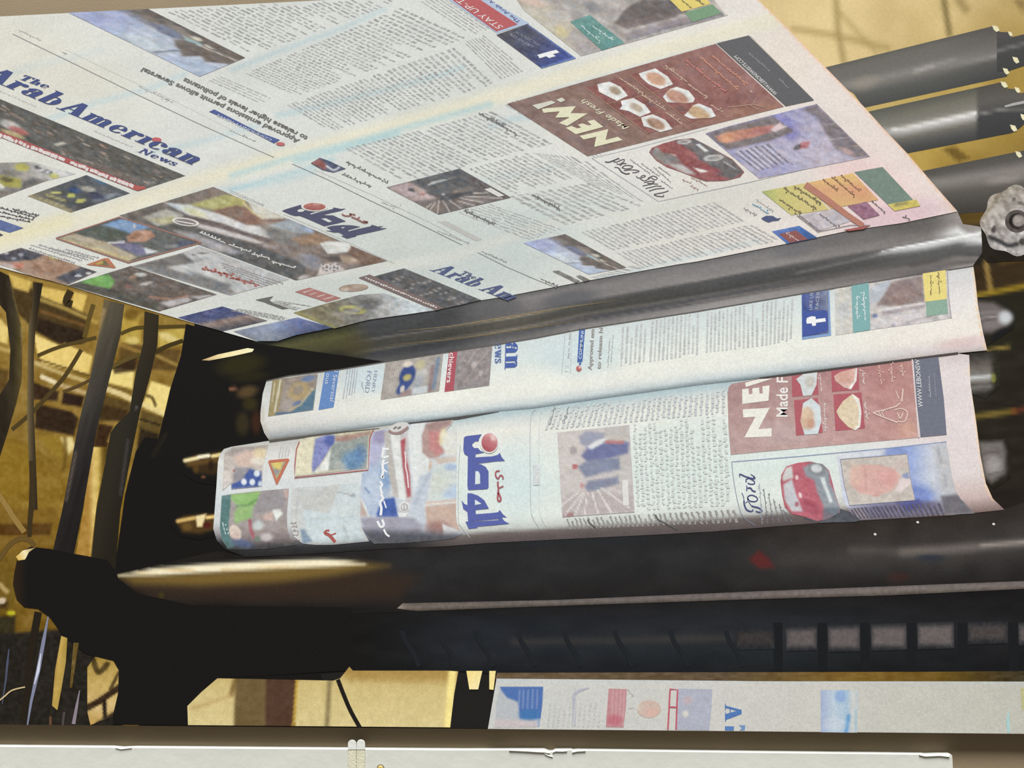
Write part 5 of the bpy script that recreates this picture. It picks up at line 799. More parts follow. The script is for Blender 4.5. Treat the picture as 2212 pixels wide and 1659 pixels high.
# ---- sweets advert, upside down
AD = (124, 84, 76)
QAD = [(1269, 338), (1095, 225), (1546, 95), (1693, 231)]
had = homog(QAD)
def adp(*a): return [tuple(had(np.array([a[i] / 100.0]), np.array([a[i + 1] / 100.0]))[0]) for i in range(0, len(a), 2)]
picture('sweets_advert', S, QAD, (126, 88, 78), [('g', (0, 0), (0, 100), [(0, (124, 90, 82)), (0.3, (130, 92, 78)), (0.6, (138, 84, 72)), (1, (144, 84, 78))]), ('n', 24, 8, 14, 0, 7), ('e', 30, 76, 40, 12, 0, (134, 62, 58), 0.5, 1.0), ('e', 4, 84, 12, 20, 0, (160, 104, 72), 0.5, 1.0)], (30, 60), 7, 'brown sweets advert lettered NEW! upside down on the big sheet')
area('sweets_advert_strip', S, [(1548, 94), (1617, 77), (1758, 217), (1697, 230)], (76, 76, 80), z=8, label='dark strip with white web address in the upper sweets advert')
CREAM = (226, 222, 178)
n1 = K(1140, 200, 5.292); p3_ = K(1250, 100, 3.629)
polys('new_letters', S, [n1(590, 498, 920, 420, 888, 545, 1030, 508, 1085, 545, 760, 625, 782, 508, 640, 540)], CREAM, 9)
polys('new_letters', S, [n1(432, 405, 500, 385, 565, 412, 610, 402, 572, 370, 625, 355, 690, 378, 730, 372, 680, 330, 758, 312, 865, 395, 550, 480)], CREAM, 9)
polys('new_letters', S, [n1(160, 190, 230, 180, 550, 158, 490, 238, 685, 242, 450, 385, 355, 352, 480, 285, 315, 290, 365, 218, 180, 235)], CREAM, 9)
polys('new_letters', S, [n1(50, 148, 270, 95, 320, 118, 120, 195), n1(325, 85, 390, 60, 432, 90, 375, 115)], (208, 208, 188), 9)
words('advert_letters', S, 'Made Fresh', u6(945, 680), u6(640, 490), (-14, 5), (226, 214, 178), 9, 0.01)
area('dish_panel', S, p3_(395, 228, 640, 160, 1110, 500, 880, 600), (138, 66, 60), [('n', 8, 5, 14, 0, 3), ('e', *p3_(800, 490), 12, 6, 20, (84, 66, 66), 0.6, 1)], 4, 8); area('dish_panel', S, p3_(50, 325, 310, 255, 790, 610, 545, 690), (134, 64, 58), [('n', 8, 5, 14, 0, 4), ('e', *p3_(570, 450), 12, 6, 20, (84, 66, 66), 0.6, 1)], 4, 8)
stroke('rule', S, p3_(210, 455, 330, 430, 480, 395, 600, 365), 1.4, (160, 110, 84), 9); stroke('rule', S, p3_(400, 585, 520, 555, 650, 520), 1.4, (160, 110, 84), 9); stroke('rule', S, p3_(590, 365, 720, 335, 850, 300), 1.4, (160, 110, 84), 9); stroke('rule', S, p3_(395, 228, 880, 600), 1.4, (170, 124, 92), 9); stroke('rule', S, p3_(50, 325, 545, 690), 1.4, (170, 124, 92), 9)
for i, (pl, fx, fy, frx, fry, food) in enumerate([((470, 215, 600, 175, 700, 240, 740, 300, 640, 338, 550, 300, 490, 250), 605, 258, 80, 44, (206, 140, 100)), ((720, 335, 770, 320, 860, 350, 910, 410, 900, 440, 840, 450, 690, 440, 660, 400, 690, 360), 770, 400, 95, 46, (190, 124, 96)), ((895, 465, 940, 450, 1040, 490, 1075, 550, 1030, 565, 880, 570, 825, 545, 860, 510), 940, 525, 95, 44, (196, 150, 96)), ((145, 300, 240, 278, 330, 320, 385, 390, 300, 430, 210, 385, 160, 360), 285, 350, 50, 28, (160, 136, 104)), ((330, 430, 430, 408, 520, 460, 565, 520, 480, 555, 390, 510, 320, 495, 340, 470), 450, 480, 55, 28, (184, 160, 132)), ((488, 560, 580, 535, 680, 580, 735, 650, 640, 675, 560, 640, 510, 630), 605, 610, 75, 38, (160, 108, 76))]):
    area('plate', S, p3_(*pl), (222, 224, 220), [('e', *p3_(fx, fy), frx / 3.63, fry / 3.63, 25, food, 0.95, 0.45), ('n', 5, 4, 18, 0, i)], 2.6, 9, ['white plate of orange sweets, topmost in the upper row', 'plate of reddish pastry in the middle of the upper row', 'plate of golden pastry, lowest in the upper row', 'white plate with brown crumbs, topmost in the lower row', 'white plate with pale filling in the middle of the lower row', 'white plate of brown pastry, lowest in the lower row'][i])
for i, (a, b) in enumerate([((1190, 262), (1340, 372)), ((1345, 388), (1480, 480)), ((1500, 530), (1580, 575)), ((880, 345), (1040, 455)), ((1040, 465), (1190, 565)), ((1195, 580), (1310, 665))]):
    words('advert_letters', S, ['Mughly', 'Namoura', 'Sfouf', 'Halawa', 'Othmalieh', 'Knafeh'][i] if False else 'mmmmm', u6(*b), u6(*a), (-4.5, 1.8), (206, 160, 128), 9, 0.0) if False else squiggle('advert_letters', S, u6(*a), u6(*b), 4.5, (214, 172, 140), 2.6, 9, 80 + i)
for i, (a, b) in enumerate([((1330, 225), (1600, 440)), ((1430, 205), (1690, 430)), ((1510, 195), (1755, 395))]):
    squiggle('advert_letters', S, u6(*a), u6(*b), 7 if i == 0 else 5, [(206, 104, 92), (214, 128, 96), (214, 128, 96)][i], 3.4, 9, 90 + i)
words('web_address', S, 'WWW.LEBONSWEETS.COM', u6(1960, 452), u6(1680, 190), (-8, 3), (216, 214, 210), 9, 0.012)
squiggle('advert_letters', S, u6(1760, 175), u6(1905, 300), 2.6, (150, 150, 152), 1.4, 9, 95); squiggle('advert_letters', S, u6(1965, 350), u6(2030, 415), 2.6, (150, 150, 152), 1.4, 9, 96)
strokes('tower_mark', S, [(u6(1620, 545, 1790, 525, 1870, 545), 1.6), (u6(1790, 525, 1810, 480), 1.4), (u6(1770, 530, 1820, 560), 1.4), (u6(1770, 430, 1785, 445), 4)], (190, 140, 116), 9)
stroke('rule', S, u6(690, 892, 1145, 1187, 1760, 1058, 2212, 952), 1.4, (150, 148, 152), 6); stroke('rule', S, u6(690, 892, 1000, 820, 1480, 690), 1.2, (170, 170, 176), 6); stroke('rule', S, u6(1770, 55, 2200, 490), 1.6, (196, 182, 160), 6)
# ---- motor dealer advert
strokes('dealer_script', S, [
    (curve(fd(105, 125, 160, 130, 230, 105, 290, 80, 300, 95)), [2.4] * 25 + [2] * 8), (curve(fd(200, 110, 260, 130, 330, 100, 370, 95, 360, 125, 300, 160, 265, 150)), 1.67), (curve(fd(310, 180, 350, 150, 400, 150)), 1.89), (curve(fd(335, 210, 370, 180, 440, 175, 485, 190, 450, 215, 380, 220, 340, 205)), 1.78),
    (curve(fd(235, 200, 290, 210, 330, 260, 390, 290, 445, 285)), [1.6] * 8 + [2.6] * 25), (curve(fd(365, 245, 450, 235, 540, 240, 572, 255, 530, 270, 480, 275)), 1.78),
    (curve(fd(530, 320, 560, 345, 620, 340, 660, 320, 630, 310, 590, 330)), 1.55), (curve(fd(585, 355, 640, 385, 700, 360, 720, 345)), 1.67), (curve(fd(690, 350, 760, 320, 820, 345, 790, 370, 730, 340)), 1.67), (curve(fd(640, 410, 720, 390, 780, 395, 740, 420, 680, 415)), 1.67), (fd(620, 455, 760, 425, 830, 430), 1.67), (fd(660, 490, 800, 455, 880, 460), 1.67), (fd(705, 525, 800, 495, 920, 485), 1.89), (curve(fd(975, 520, 900, 545, 780, 570, 830, 595, 900, 600, 905, 575)), 1.89)], (66, 60, 72), 7, 'upside-down script reading Village Ford')
for i, (a, b) in enumerate([((450, 95), (720, 290)), ((600, 150), (840, 320)), ((770, 200), (1000, 400)), ((830, 195), (1000, 315)), ((870, 380), (1020, 490))]):
    squiggle('small_print', S, fd(*a), fd(*b), 1.8, (140, 136, 138), 1.4, 7, 100 + i)
for i, (a, b) in enumerate([((1280, 345), (1390, 395)), ((1400, 400), (1500, 460)), ((1160, 370), (1280, 420)), ((1270, 455), (1380, 505))]):
    squiggle('small_print', S, fd(*a), fd(*b), 3, (160, 110, 100), 1.6, 7, 110 + i)
area('car', S, u6(1082, 850, 1100, 820, 1180, 790, 1270, 765, 1380, 755, 1450, 790, 1560, 850, 1650, 900, 1730, 985, 1700, 1020, 1600, 1045, 1470, 1048, 1400, 1025, 1300, 985, 1200, 950, 1130, 905), (150, 66, 66), [
    ('p', u6(1090, 850, 1130, 815, 1180, 860, 1240, 930, 1180, 935, 1130, 900), (126, 120, 116), 1, 4), ('p', u6(1200, 930, 1300, 930, 1400, 1000, 1330, 1000), (176, 172, 170), 1, 5), ('p', u6(1170, 855, 1240, 860, 1300, 920, 1240, 930), (120, 114, 112), 0.95, 4), ('p', u6(1250, 770, 1390, 757, 1470, 800, 1560, 850, 1650, 905, 1725, 985, 1640, 1035, 1540, 1000, 1480, 930, 1420, 900, 1400, 860, 1320, 810), (92, 86, 86), 1, 6), ('e', *u6(1320, 780), 16, 5, -5, (190, 188, 186), 0.95, 0.4), ('e', *u6(1320, 780), 9, 2.8, -5, (110, 104, 104), 0.8, 0.6), ('e', *u6(1520, 890), 22, 7, -5, (196, 192, 188), 0.95, 0.3), ('e', *u6(1520, 890), 14, 4, -5, (130, 124, 124), 0.8, 0.6), ('p', u6(1395, 795, 1425, 795, 1490, 845, 1460, 848), (226, 226, 222), 1, 3),
    ('p', u6(1380, 955, 1440, 968, 1500, 985, 1430, 990), (240, 236, 230), 1, 3), ('e', *u6(1510, 970), 20, 6, 15, (156, 58, 66), 0.9, 0.8), ('e', *u6(1250, 870), 8, 2, 20, (214, 160, 160), 0.8, 0.7), ('s', u6(1590, 915, 1670, 965), 2, (190, 186, 186), 0.9, 2), ('s', u6(1130, 905, 1200, 950, 1300, 990, 1440, 1045), 4, (170, 66, 60), 0.9, 4), ('n', 6, 4, 18, 0, 8)], 2.6, 8, 'red car upside down in the dealer advert on the big sheet')
# ---- portrait advert
area('portrait_advert', S, u7(220, 375, 400, 320, 1050, 155, 1448, 548, 620, 712), (166, 160, 188), [
    ('g', u7(700, 250), u7(1000, 640), [(0, (150, 148, 192)), (0.5, (172, 166, 196)), (1, (182, 172, 194))]), ('e', *u7(820, 330), 34, 20, 40, (126, 124, 190), 0.8, 0.9), ('e', *u7(760, 650), 40, 14, -10, (150, 150, 200), 0.6, 1.0), ('p', u7(220, 375, 420, 320, 720, 245, 880, 360, 700, 430, 380, 500), (108, 96, 98), 1, 6), ('p', u7(290, 400, 400, 365, 600, 325, 740, 315, 720, 360, 560, 410, 380, 450, 320, 430), (196, 116, 92), 1, 6), ('e', *u7(380, 405), 18, 10, -10, (222, 140, 92), 0.9, 0.9), ('e', *u7(640, 355), 26, 7, -12, (180, 96, 92), 0.8, 0.9), ('p', u7(700, 350, 780, 290, 790, 310, 830, 325, 740, 365), (214, 180, 184), 1, 4), ('s', u7(230, 380, 400, 320, 720, 245), 5, (120, 112, 140), 0.7, 5),
    ('p', u7(940, 200, 1050, 158, 1448, 545, 1340, 560, 1200, 500, 1120, 380, 1060, 260), (112, 100, 106), 0.95, 10), ('s', u7(1080, 310, 1240, 300), 2, (150, 140, 140), 0.7, 2), ('s', u7(1150, 420, 1320, 400), 2, (160, 150, 146), 0.7, 2), ('s', u7(1210, 480, 1380, 470), 2, (176, 150, 140), 0.7, 2), ('e', *u7(1280, 510), 16, 5, 20, (196, 150, 150), 0.8, 0.8), ('p', u7(875, 490, 940, 440, 1000, 430, 990, 480, 900, 500), (190, 96, 96), 0.95, 3), ('e', *u7(905, 480), 9, 5, -25, (76, 80, 88), 0.9, 0.6), ('p', u7(420, 500, 720, 440, 860, 560, 600, 650), (190, 184, 206), 0.7, 7), ('n', 9, 6, 16, 0, 7)], 3, 7, 'lavender portrait advert with skyline on the big sheet')
lines_text('advert_print', S, [u7(420, 520), u7(600, 660), u7(860, 590), u7(690, 440)], 7, (110, 106, 128), 0.45, (0.08, 0.2), 8, 9, paper=(190, 184, 206))
# ---- coloured adverts near the lower right corner
area('yellow_advert', S, [(1645, 414), (1738, 396), (1791, 453), (1709, 465)], (204, 190, 90), [('g', (1650, 415), (1740, 400), [(0, (158, 176, 76)), (0.35, (200, 190, 86)), (1, (214, 192, 96))])], 6, 7, 'yellow-green Arabic advert near the corner of the sheet')
area('orange_advert', S, [(1740, 396), (1842, 374), (1897, 432), (1822, 446), (1795, 452)], (226, 162, 84), [('g', (1830, 376), (1830, 446), [(0, (232, 186, 84)), (0.5, (228, 152, 92)), (1, (222, 168, 88))]), ('e', 1855, 415, 26, 12, 35, (226, 140, 88), 0.7, 1.0)], 6, 7, 'orange Arabic advert near the corner of the sheet')
area('green_advert', S, [(1845, 372), (1906, 361), (1972, 432), (1917, 442)], (98, 124, 108), [('n', 5, 3, 12, 0, 3)], 5, 7, 'dark green advert near the corner of the sheet'); area('green_advert_foot', S, [(1917, 442), (1978, 431), (1988, 445), (1932, 456)], (214, 190, 62), [('e', 1945, 441, 16, 4, -10, (110, 100, 60), 0.7, 0.8)], 4, 8)
stroke('red_ribbon', S, [(1739, 399), (1790, 435), (1830, 465), (1864, 488)], [14, 13, 12, 11], (186, 104, 78), 9)
for i, (a, b, h) in enumerate([((805, 785), (1050, 945), 6), ((880, 770), (1080, 900), 4), ((770, 870), (930, 975), 7)]): squiggle('advert_letters', S, u7(*a), u7(*b), h, (112, 100, 60), 3, 9, 120 + i)
for i, (a, b) in enumerate([((1095, 720), (1210, 810)), ((1160, 700), (1330, 840)), ((1230, 690), (1370, 805))]): squiggle('advert_letters', S, u7(*a), u7(*b), 4, (140, 90, 60), 2.6, 9, 130 + i)
area('purple_box', S, [(1830, 445), (1871, 436), (1900, 465), (1865, 474)], (146, 84, 112), [('n', 5, 3, 30, 0, 4)], 3, 8); area('advert_grey', S, [(1728, 466), (1800, 452), (1838, 478), (1766, 500)], (186, 176, 184), [('n', 8, 3, 20, 0, 4)], 4, 7)
words('advert_letters', S, 'American', u7(1080, 1100), u7(925, 985), (-6, 2), (120, 110, 118), 9, 0.01); words('advert_letters', S, 'Moving', u7(1190, 1070), u7(1070, 970), (-6, 2), (130, 118, 124), 9, 0.01) if False else squiggle('advert_letters', S, u7(1070, 975), u7(1200, 1075), 5, (124, 112, 120), 3, 9, 140)
stroke('rule', S, u7(900, 985, 1060, 1110, 1300, 1060, 1450, 1060), 1.6, (150, 140, 146), 8); polys('red_arrow', S, [u7(1250, 1095, 1450, 1060, 1400, 1090, 1290, 1105)], (166, 66, 60), 9); squiggle('small_print', S, u7(1460, 880), u7(1560, 965), 3, (110, 100, 104), 2.4, 8, 141); squiggle('small_print', S, u7(1690, 1000), u7(1740, 1010), 4, (96, 88, 92), 2.6, 8, 142)
polys('bird_logo', S, [u7(635, 1010, 670, 990, 720, 990, 755, 1010, 785, 1005, 765, 1025, 720, 1030, 690, 1040, 665, 1030)], (66, 78, 118), 8, 'navy bird mark near the corner of the sheet')
squiggle('logo_letters', S, u7(570, 900), u7(690, 975), 5, (116, 168, 200), 3, 8, 143); squiggle('logo_letters', S, u7(600, 870), u7(730, 960), 3, (170, 168, 166), 1.6, 8, 144); squiggle('logo_letters', S, u7(505, 935), u7(600, 985), 4, (150, 150, 150), 2, 8, 145)
area('blue_panel', S, [(1667, 500), (1726, 488), (1766, 514), (1735, 520), (1700, 527)], (74, 104, 168), [('g', (1680, 495), (1745, 522), [(0, (90, 116, 184)), (0.6, (70, 110, 182)), (1, (60, 92, 150))])], 4, 7, 'blue and red panel running into the fold'); area('blue_panel_centre', S, [(1683, 506), (1719, 498), (1745, 517), (1706, 525)], (140, 62, 58), z=8); squiggle('panel_letters', S, (1697, 504), (1725, 521), 4, (214, 180, 176), 2.4, 9, 146)
TONE[0] = None

# ------------------------------------------------------------------ upper loop of newsprint
v1 = K(540, 680, 3.568); v2 = K(1100, 600, 3.568); v3 = K(1660, 560, 4.007)
L1BOT = [(582, 952), (666, 942), (885, 913), (988, 903), (1078, 889), (1151, 883), (1296, 862), (1504, 833), (1590, 823), (1660, 815), (1860, 790), (2069, 763), (2132, 757)]
L1R = [(2107, 610), (2112, 660), (2122, 715), (2132, 757)]
L1L = [(582, 952), (571, 935), (563, 910), (563, 890), (568, 850)]
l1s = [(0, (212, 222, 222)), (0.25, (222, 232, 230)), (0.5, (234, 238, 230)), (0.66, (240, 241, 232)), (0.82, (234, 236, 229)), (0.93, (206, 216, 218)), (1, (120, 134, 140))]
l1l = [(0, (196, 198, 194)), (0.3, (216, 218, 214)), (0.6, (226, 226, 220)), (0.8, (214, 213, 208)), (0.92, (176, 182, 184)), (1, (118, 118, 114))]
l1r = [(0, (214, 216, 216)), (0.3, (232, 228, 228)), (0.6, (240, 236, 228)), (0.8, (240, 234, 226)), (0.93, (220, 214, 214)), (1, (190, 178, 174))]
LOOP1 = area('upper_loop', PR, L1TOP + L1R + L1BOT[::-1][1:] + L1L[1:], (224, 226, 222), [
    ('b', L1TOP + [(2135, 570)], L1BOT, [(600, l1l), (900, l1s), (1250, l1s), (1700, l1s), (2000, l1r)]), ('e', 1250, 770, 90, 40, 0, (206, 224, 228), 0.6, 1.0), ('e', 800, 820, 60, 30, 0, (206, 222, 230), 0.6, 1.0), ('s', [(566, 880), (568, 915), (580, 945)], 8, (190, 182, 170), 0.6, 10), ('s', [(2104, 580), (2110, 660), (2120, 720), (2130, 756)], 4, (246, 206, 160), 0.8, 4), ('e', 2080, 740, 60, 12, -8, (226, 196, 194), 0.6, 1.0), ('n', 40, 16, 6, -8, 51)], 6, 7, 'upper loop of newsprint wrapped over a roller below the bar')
T = LOOP1
TONE[0] = 'newsprint'
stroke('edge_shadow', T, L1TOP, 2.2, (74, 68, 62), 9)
picture('helmet_photo', T, [(589, 821), (687, 807), (677, 886), (579, 900)], (140, 124, 108), [('n', 8, 8, 26, 0, 4), ('p', [(0, 0), (24, 0), (22, 100), (0, 100)], (150, 130, 66), 0.9, 4), ('s', [(6, 10), (5, 60)], 3, (210, 200, 160), 0.8, 3), ('s', [(18, 4), (14, 90)], 4, (226, 220, 200), 0.85, 3), ('e', 62, 42, 22, 26, 0, (178, 146, 80), 0.9, 0.6), ('e', 60, 38, 12, 14, 0, (140, 124, 112), 0.8, 0.7), ('e', 40, 76, 16, 18, 0, (164, 150, 142), 0.8, 0.9), ('p', [(50, 100), (100, 40), (100, 100)], (62, 104, 134), 0.95, 8), ('s', [(46, 92), (70, 80), (92, 40)], 5, (196, 176, 120), 0.8, 4), ('e', 80, 10, 16, 8, 0, (90, 120, 176), 0.8, 0.8), ('e', 62, 74, 10, 6, -20, (84, 110, 160), 0.8, 0.8), ('p', [(16, 92), (60, 96), (60, 100), (16, 100)], (60, 96, 140), 0.9, 4)], (34, 30), 8, 'helmet photo at the left end of the upper loop')
area('blue_box', T, [(702, 804), (733, 799), (721, 880), (688, 886)], (92, 132, 194), z=8, label='blue text box near the left end of the upper loop')
words('box_letters', T, 'l Severstal', (722, 801), (713, 866), (9, 2), (206, 216, 232), 9, 0.0); words('box_letters', T, 'ous', (706, 806), (702, 829), (9, 2), (206, 216, 232), 9, 0.0)
lines_text('text_column', T, [(775, 793), (768, 850), (738, 864), (748, 797)], 5, (150, 158, 170), 0.4, (0.1, 0.3), 8, 6, paper=(214, 222, 226))
words('wordmark', T, 'HENRY', v1(960, 430), v1(935, 600), (7.5, 1), (140, 152, 178), 8, 0.0, label='pale wordmark HENRY FORD on the upper loop'); words('wordmark', T, 'FORD', v1(905, 432), v1(885, 600), (10, 1.2), (128, 142, 172), 8, 0.0); squiggle('small_print', T, v1(880, 600), v1(862, 520), 2, (160, 166, 180), 1.3, 8, 4)
picture('player_photo', T, [(833, 784), (958, 764), (949, 845), (822, 864)], (162, 152, 142), [('n', 8, 10, 26, 0, 7), ('e', 42, 46, 14, 30, 0, (46, 66, 130), 1, 0.3), ('e', 38, 72, 10, 22, 20, (48, 68, 134), 1, 0.5), ('e', 42, 50, 7, 9, 0, (196, 176, 70), 0.9, 0.8), ('e', 40, 14, 8, 8, 0, (232, 216, 190), 0.9, 0.7), ('e', 36, 80, 4, 10, 0, (220, 208, 190), 0.9, 0.7), ('e', 66, 46, 10, 14, 0, (206, 202, 196), 0.8, 0.8), ('e', 62, 70, 10, 24, 10, (150, 160, 172), 0.7, 0.9), ('p', [(34, 88), (50, 82), (54, 100), (34, 100)], (150, 116, 116), 0.9, 5), ('p', [(54, 82), (80, 80), (80, 100), (54, 100)], (196, 208, 214), 0.9, 6), ('s', [(84, 30), (84, 96)], 7, (130, 90, 96), 0.7, 6), ('s', [(92, 10), (90, 90)], 7, (96, 126, 160), 0.8, 6), ('e', 62, 20, 8, 12, 0, (206, 196, 120), 0.6, 0.9)], (42, 28), 8, 'player in a blue shirt photo on the upper loop')
lines_text('photo_print', T, [(863, 784), (852, 852), (834, 856), (846, 786)], 4, (196, 186, 172), 0.4, (0.1, 0.3), 9, 6, paper=(162, 152, 142))
area('caption_strip', T, [(970, 761), (988, 758), (980, 844), (960, 847)], (186, 56, 72), z=8, label='red strip lettered chievers on the upper loop')
words('caption_letters', T, 'chievers', (972, 762), (965, 827), (10.5, 0), (240, 232, 230), 9, 0.012)
picture('crowd_photo', T, [(988, 758), (1064, 746), (1057, 833), (980, 844)], (136, 126, 126), [('n', 8, 6, 30, 30, 6)] + [('s', [(x, y), (x + 14, y - 16)], 4, (178, 158, 154), 0.7, 4) for x, y in [(10, 30), (30, 40), (14, 64), (50, 52), (70, 34), (26, 84), (60, 80), (84, 70), (84, 20), (44, 20)]] + [('e', 52, 42, 8, 8, 0, (196, 186, 184), 0.8, 0.9), ('e', 74, 66, 6, 7, 0, (186, 176, 174), 0.8, 0.9)], (28, 28), 8, 'grey crowd photo beside the red strip on the upper loop')
serif('masthead', T, 'an', (1092, 738), (1090, 800), (43, -2), (66, 92, 166), 8, 'blue serif letters an on the upper loop')
serif('masthead', T, 'ews', (1069, 742), (1069, 786), (22, -2), (82, 108, 172), 8)
stroke('rule', T, v2(430, 420, 405, 745), 1.4, (176, 184, 188), 8); stroke('rule', T, v2(482, 400, 470, 740), 1.2, (190, 196, 198), 8); words('dateline', T, 'May 17 - 23, 2014', v2(462, 620), v2(476, 430), (-4, 0), (140, 140, 140), 8, 0.0); words('page_number', T, '12', v2(455, 725), v2(460, 670), (-9, 0), (204, 208, 210), 8, 0.0)
area('section_strip', T, [(1251, 713), (1264, 710), (1258, 782), (1247, 783)], (58, 96, 172), z=8, label='blue strip lettered COMMUNI on the upper loop'); words('section_letters', T, 'COMMUNI', (1255.5, 776), (1261, 716), (-6, -1), (228, 234, 240), 9, 0.01); area('section_strip', T, v2(540, 655, 556, 655, 552, 672, 536, 672), (58, 96, 172), z=8)
area('section_ball', T, ell(*v2(537, 700), 6, 6.3), (196, 76, 76), [('e', *v2(545, 690), 3, 3, 0, (240, 200, 196), 0.9, 1)], 1.5, 9)
words('headline', T, 'Approved em', v2(636, 714), v2(657, 398), (-9, -0.6), (136, 128, 122), 8, 0.02, label='grey headline beginning Approved on the upper loop'); words('headline', T, 'to release hi', v2(705, 706), v2(722, 385), (-9, -0.6), (136, 128, 122), 8, 0.02)
squiggle('byline', T, v2(760, 695), v2(775, 470), 1.6, (176, 178, 178), 1.3, 8, 5); squiggle('byline', T, v2(785, 670), v2(800, 440), 1.6, (184, 186, 186), 1.2, 8, 6)
TL = (184, 188, 187); PP = (224, 230, 228)
lines_text('text_column', T, [(1337, 792), (1341, 708), (1400, 697), (1395, 780)], 6, TL, 0.52, (0.08, 0.2), 8, 31, paper=PP); lines_text('text_column', T, [(1400, 782), (1406, 692), (1512, 675), (1510, 766)], 12, TL, 0.52, (0.08, 0.2), 8, 32, paper=PP); lines_text('text_column', T, [(1522, 762), (1525, 676), (1640, 655), (1640, 748)], 13, TL, 0.52, (0.08, 0.2), 8, 33, paper=PP); lines_text('text_column', T, [(1642, 748), (1644, 655), (1716, 642), (1712, 735)], 8, TL, 0.52, (0.08, 0.2), 8, 34, paper=PP)
area('follow_panel', T, [(1731, 635), (1791, 625), (1795, 725), (1732, 734)], (124, 160, 212), z=8, label='blue panel with a white letter f on the upper loop')
area('follow_panel_dark', T, v3(288, 305, 515, 268, 520, 640, 292, 672), (72, 84, 138), [('g', v3(300, 400), v3(510, 370), [(0, (58, 76, 146)), (0.5, (78, 90, 140)), (1, (112, 120, 146))])], 4, 9)
area('follow_tile', T, v3(292, 462, 480, 440, 505, 448, 512, 470, 515, 610, 500, 628, 292, 668), (58, 80, 160), z=10)
polys('letter_f', T, [v3(325, 535, 330, 510, 370, 494, 405, 498, 408, 520, 490, 510, 495, 540, 410, 552, 408, 575, 378, 580, 372, 556, 330, 560)], (244, 246, 248), 11)
words('panel_letters', T, 'LIKE US', v3(375, 440), v3(385, 290), (-7, 0), (190, 198, 216), 10, 0.0); words('panel_letters', T, 'FACEB', v3(430, 430), v3(440, 285), (-7, 0), (180, 188, 206), 10, 0.0)
area('street_advert', T, v3(572, 250, 1540, 95, 1575, 510, 1380, 545, 885, 612, 580, 660), (196, 190, 188), [('n', 14, 8, 30, -8, 5), ('p', v3(572, 250, 715, 230, 730, 640, 580, 660), (206, 204, 190), 0.8, 8), ('e', *v3(650, 440), 12, 14, 0, (180, 186, 196), 0.7, 0.9), ('p', v3(940, 400, 1000, 300, 1070, 200, 1330, 130, 1350, 370, 1150, 410), (134, 110, 106), 0.95, 10), ('e', *v3(1150, 300), 30, 22, -8, (142, 114, 110), 0.8, 0.9), ('s', v3(960, 440, 1340, 385), 5, (226, 216, 212), 0.9, 4), ('s', v3(1000, 470, 1250, 420, 1340, 410), 8, (150, 130, 138), 0.7, 7), ('p', v3(880, 240, 1060, 190, 1000, 300, 930, 370, 880, 400), (180, 190, 204), 0.8, 8), ('e', *v3(920, 490), 6, 5, 0, (80, 104, 150), 0.8, 0.8), ('e', *v3(1080, 570), 5, 4, 0, (110, 120, 176), 0.7, 0.8), ('s', v3(1200, 550, 1400, 490), 6, (124, 106, 116), 0.7, 5), ('p', v3(890, 520, 1180, 470, 1360, 440, 1370, 540, 890, 610), (214, 206, 210), 0.55, 8)], 3, 8, 'pale street advert at the right end of the upper loop')
area('advert_teal', T, v3(716, 230, 866, 205, 880, 612, 730, 636), (102, 172, 172), z=9); squiggle('advert_letters', T, v3(770, 520), v3(768, 310), 5, (214, 236, 236), 2.4, 10, 3); squiggle('advert_letters', T, v3(835, 530), v3(825, 280), 5, (214, 236, 236), 2.6, 10, 4)
area('advert_yellow', T, v3(1332, 125, 1530, 95, 1542, 345, 1352, 370), (240, 216, 92), z=9); squiggle('advert_letters', T, v3(1410, 310), v3(1400, 130), 6, (120, 104, 60), 2.4, 10, 5); squiggle('advert_letters', T, v3(1480, 300), v3(1470, 110), 6, (120, 104, 60), 2.4, 10, 6)
area('advert_green', T, v3(1360, 370, 1542, 345, 1552, 470, 1366, 496), (122, 168, 142), z=9); stroke('rule', T, v3(1545, 95, 1560, 350, 1580, 510), 2.2, (166, 158, 164), 9)

# ------------------------------------------------------------------ lower loop of newsprint
f2 = K(440, 960, 6.636); g2 = K(700, 900, 5.719); w1 = K(440, 880, 3.814); w2 = K(960, 860, 3.456); w3 = K(1540, 740, 3.292); m2 = K(980, 920, 7.215)
L2TOP = [(500, 965), (576, 953), (666, 942), (885, 913), (988, 903), (1078, 889), (1151, 883), (1296, 862), (1504, 833), (1660, 816), (1860, 791), (2069, 764), (2093, 767)]
L2BOT = [(487, 1187), (532, 1203), (663, 1197), (807, 1187), (960, 1180), (1053, 1173), (1249, 1163), (1394, 1156), (1540, 1148), (1765, 1130), (2056, 1113), (2169, 1101)]
L2R = [(2096, 831), (2108, 910), (2117, 983), (2129, 1044), (2144, 1077), (2169, 1101)]
L2L = [(469, 1168), (461, 1142), (464, 1103), (468, 1050), (471, 998), (475, 982), (484, 970)]
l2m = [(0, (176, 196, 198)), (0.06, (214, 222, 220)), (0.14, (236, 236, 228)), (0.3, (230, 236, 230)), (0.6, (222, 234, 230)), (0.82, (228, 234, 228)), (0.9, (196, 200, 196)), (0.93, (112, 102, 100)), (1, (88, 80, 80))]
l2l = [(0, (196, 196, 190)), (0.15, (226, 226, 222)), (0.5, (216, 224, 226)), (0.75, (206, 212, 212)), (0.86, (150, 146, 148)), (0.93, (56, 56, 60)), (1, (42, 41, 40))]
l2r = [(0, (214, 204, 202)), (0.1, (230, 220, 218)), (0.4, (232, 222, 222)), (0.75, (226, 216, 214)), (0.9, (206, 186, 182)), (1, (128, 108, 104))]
TONE[0] = None
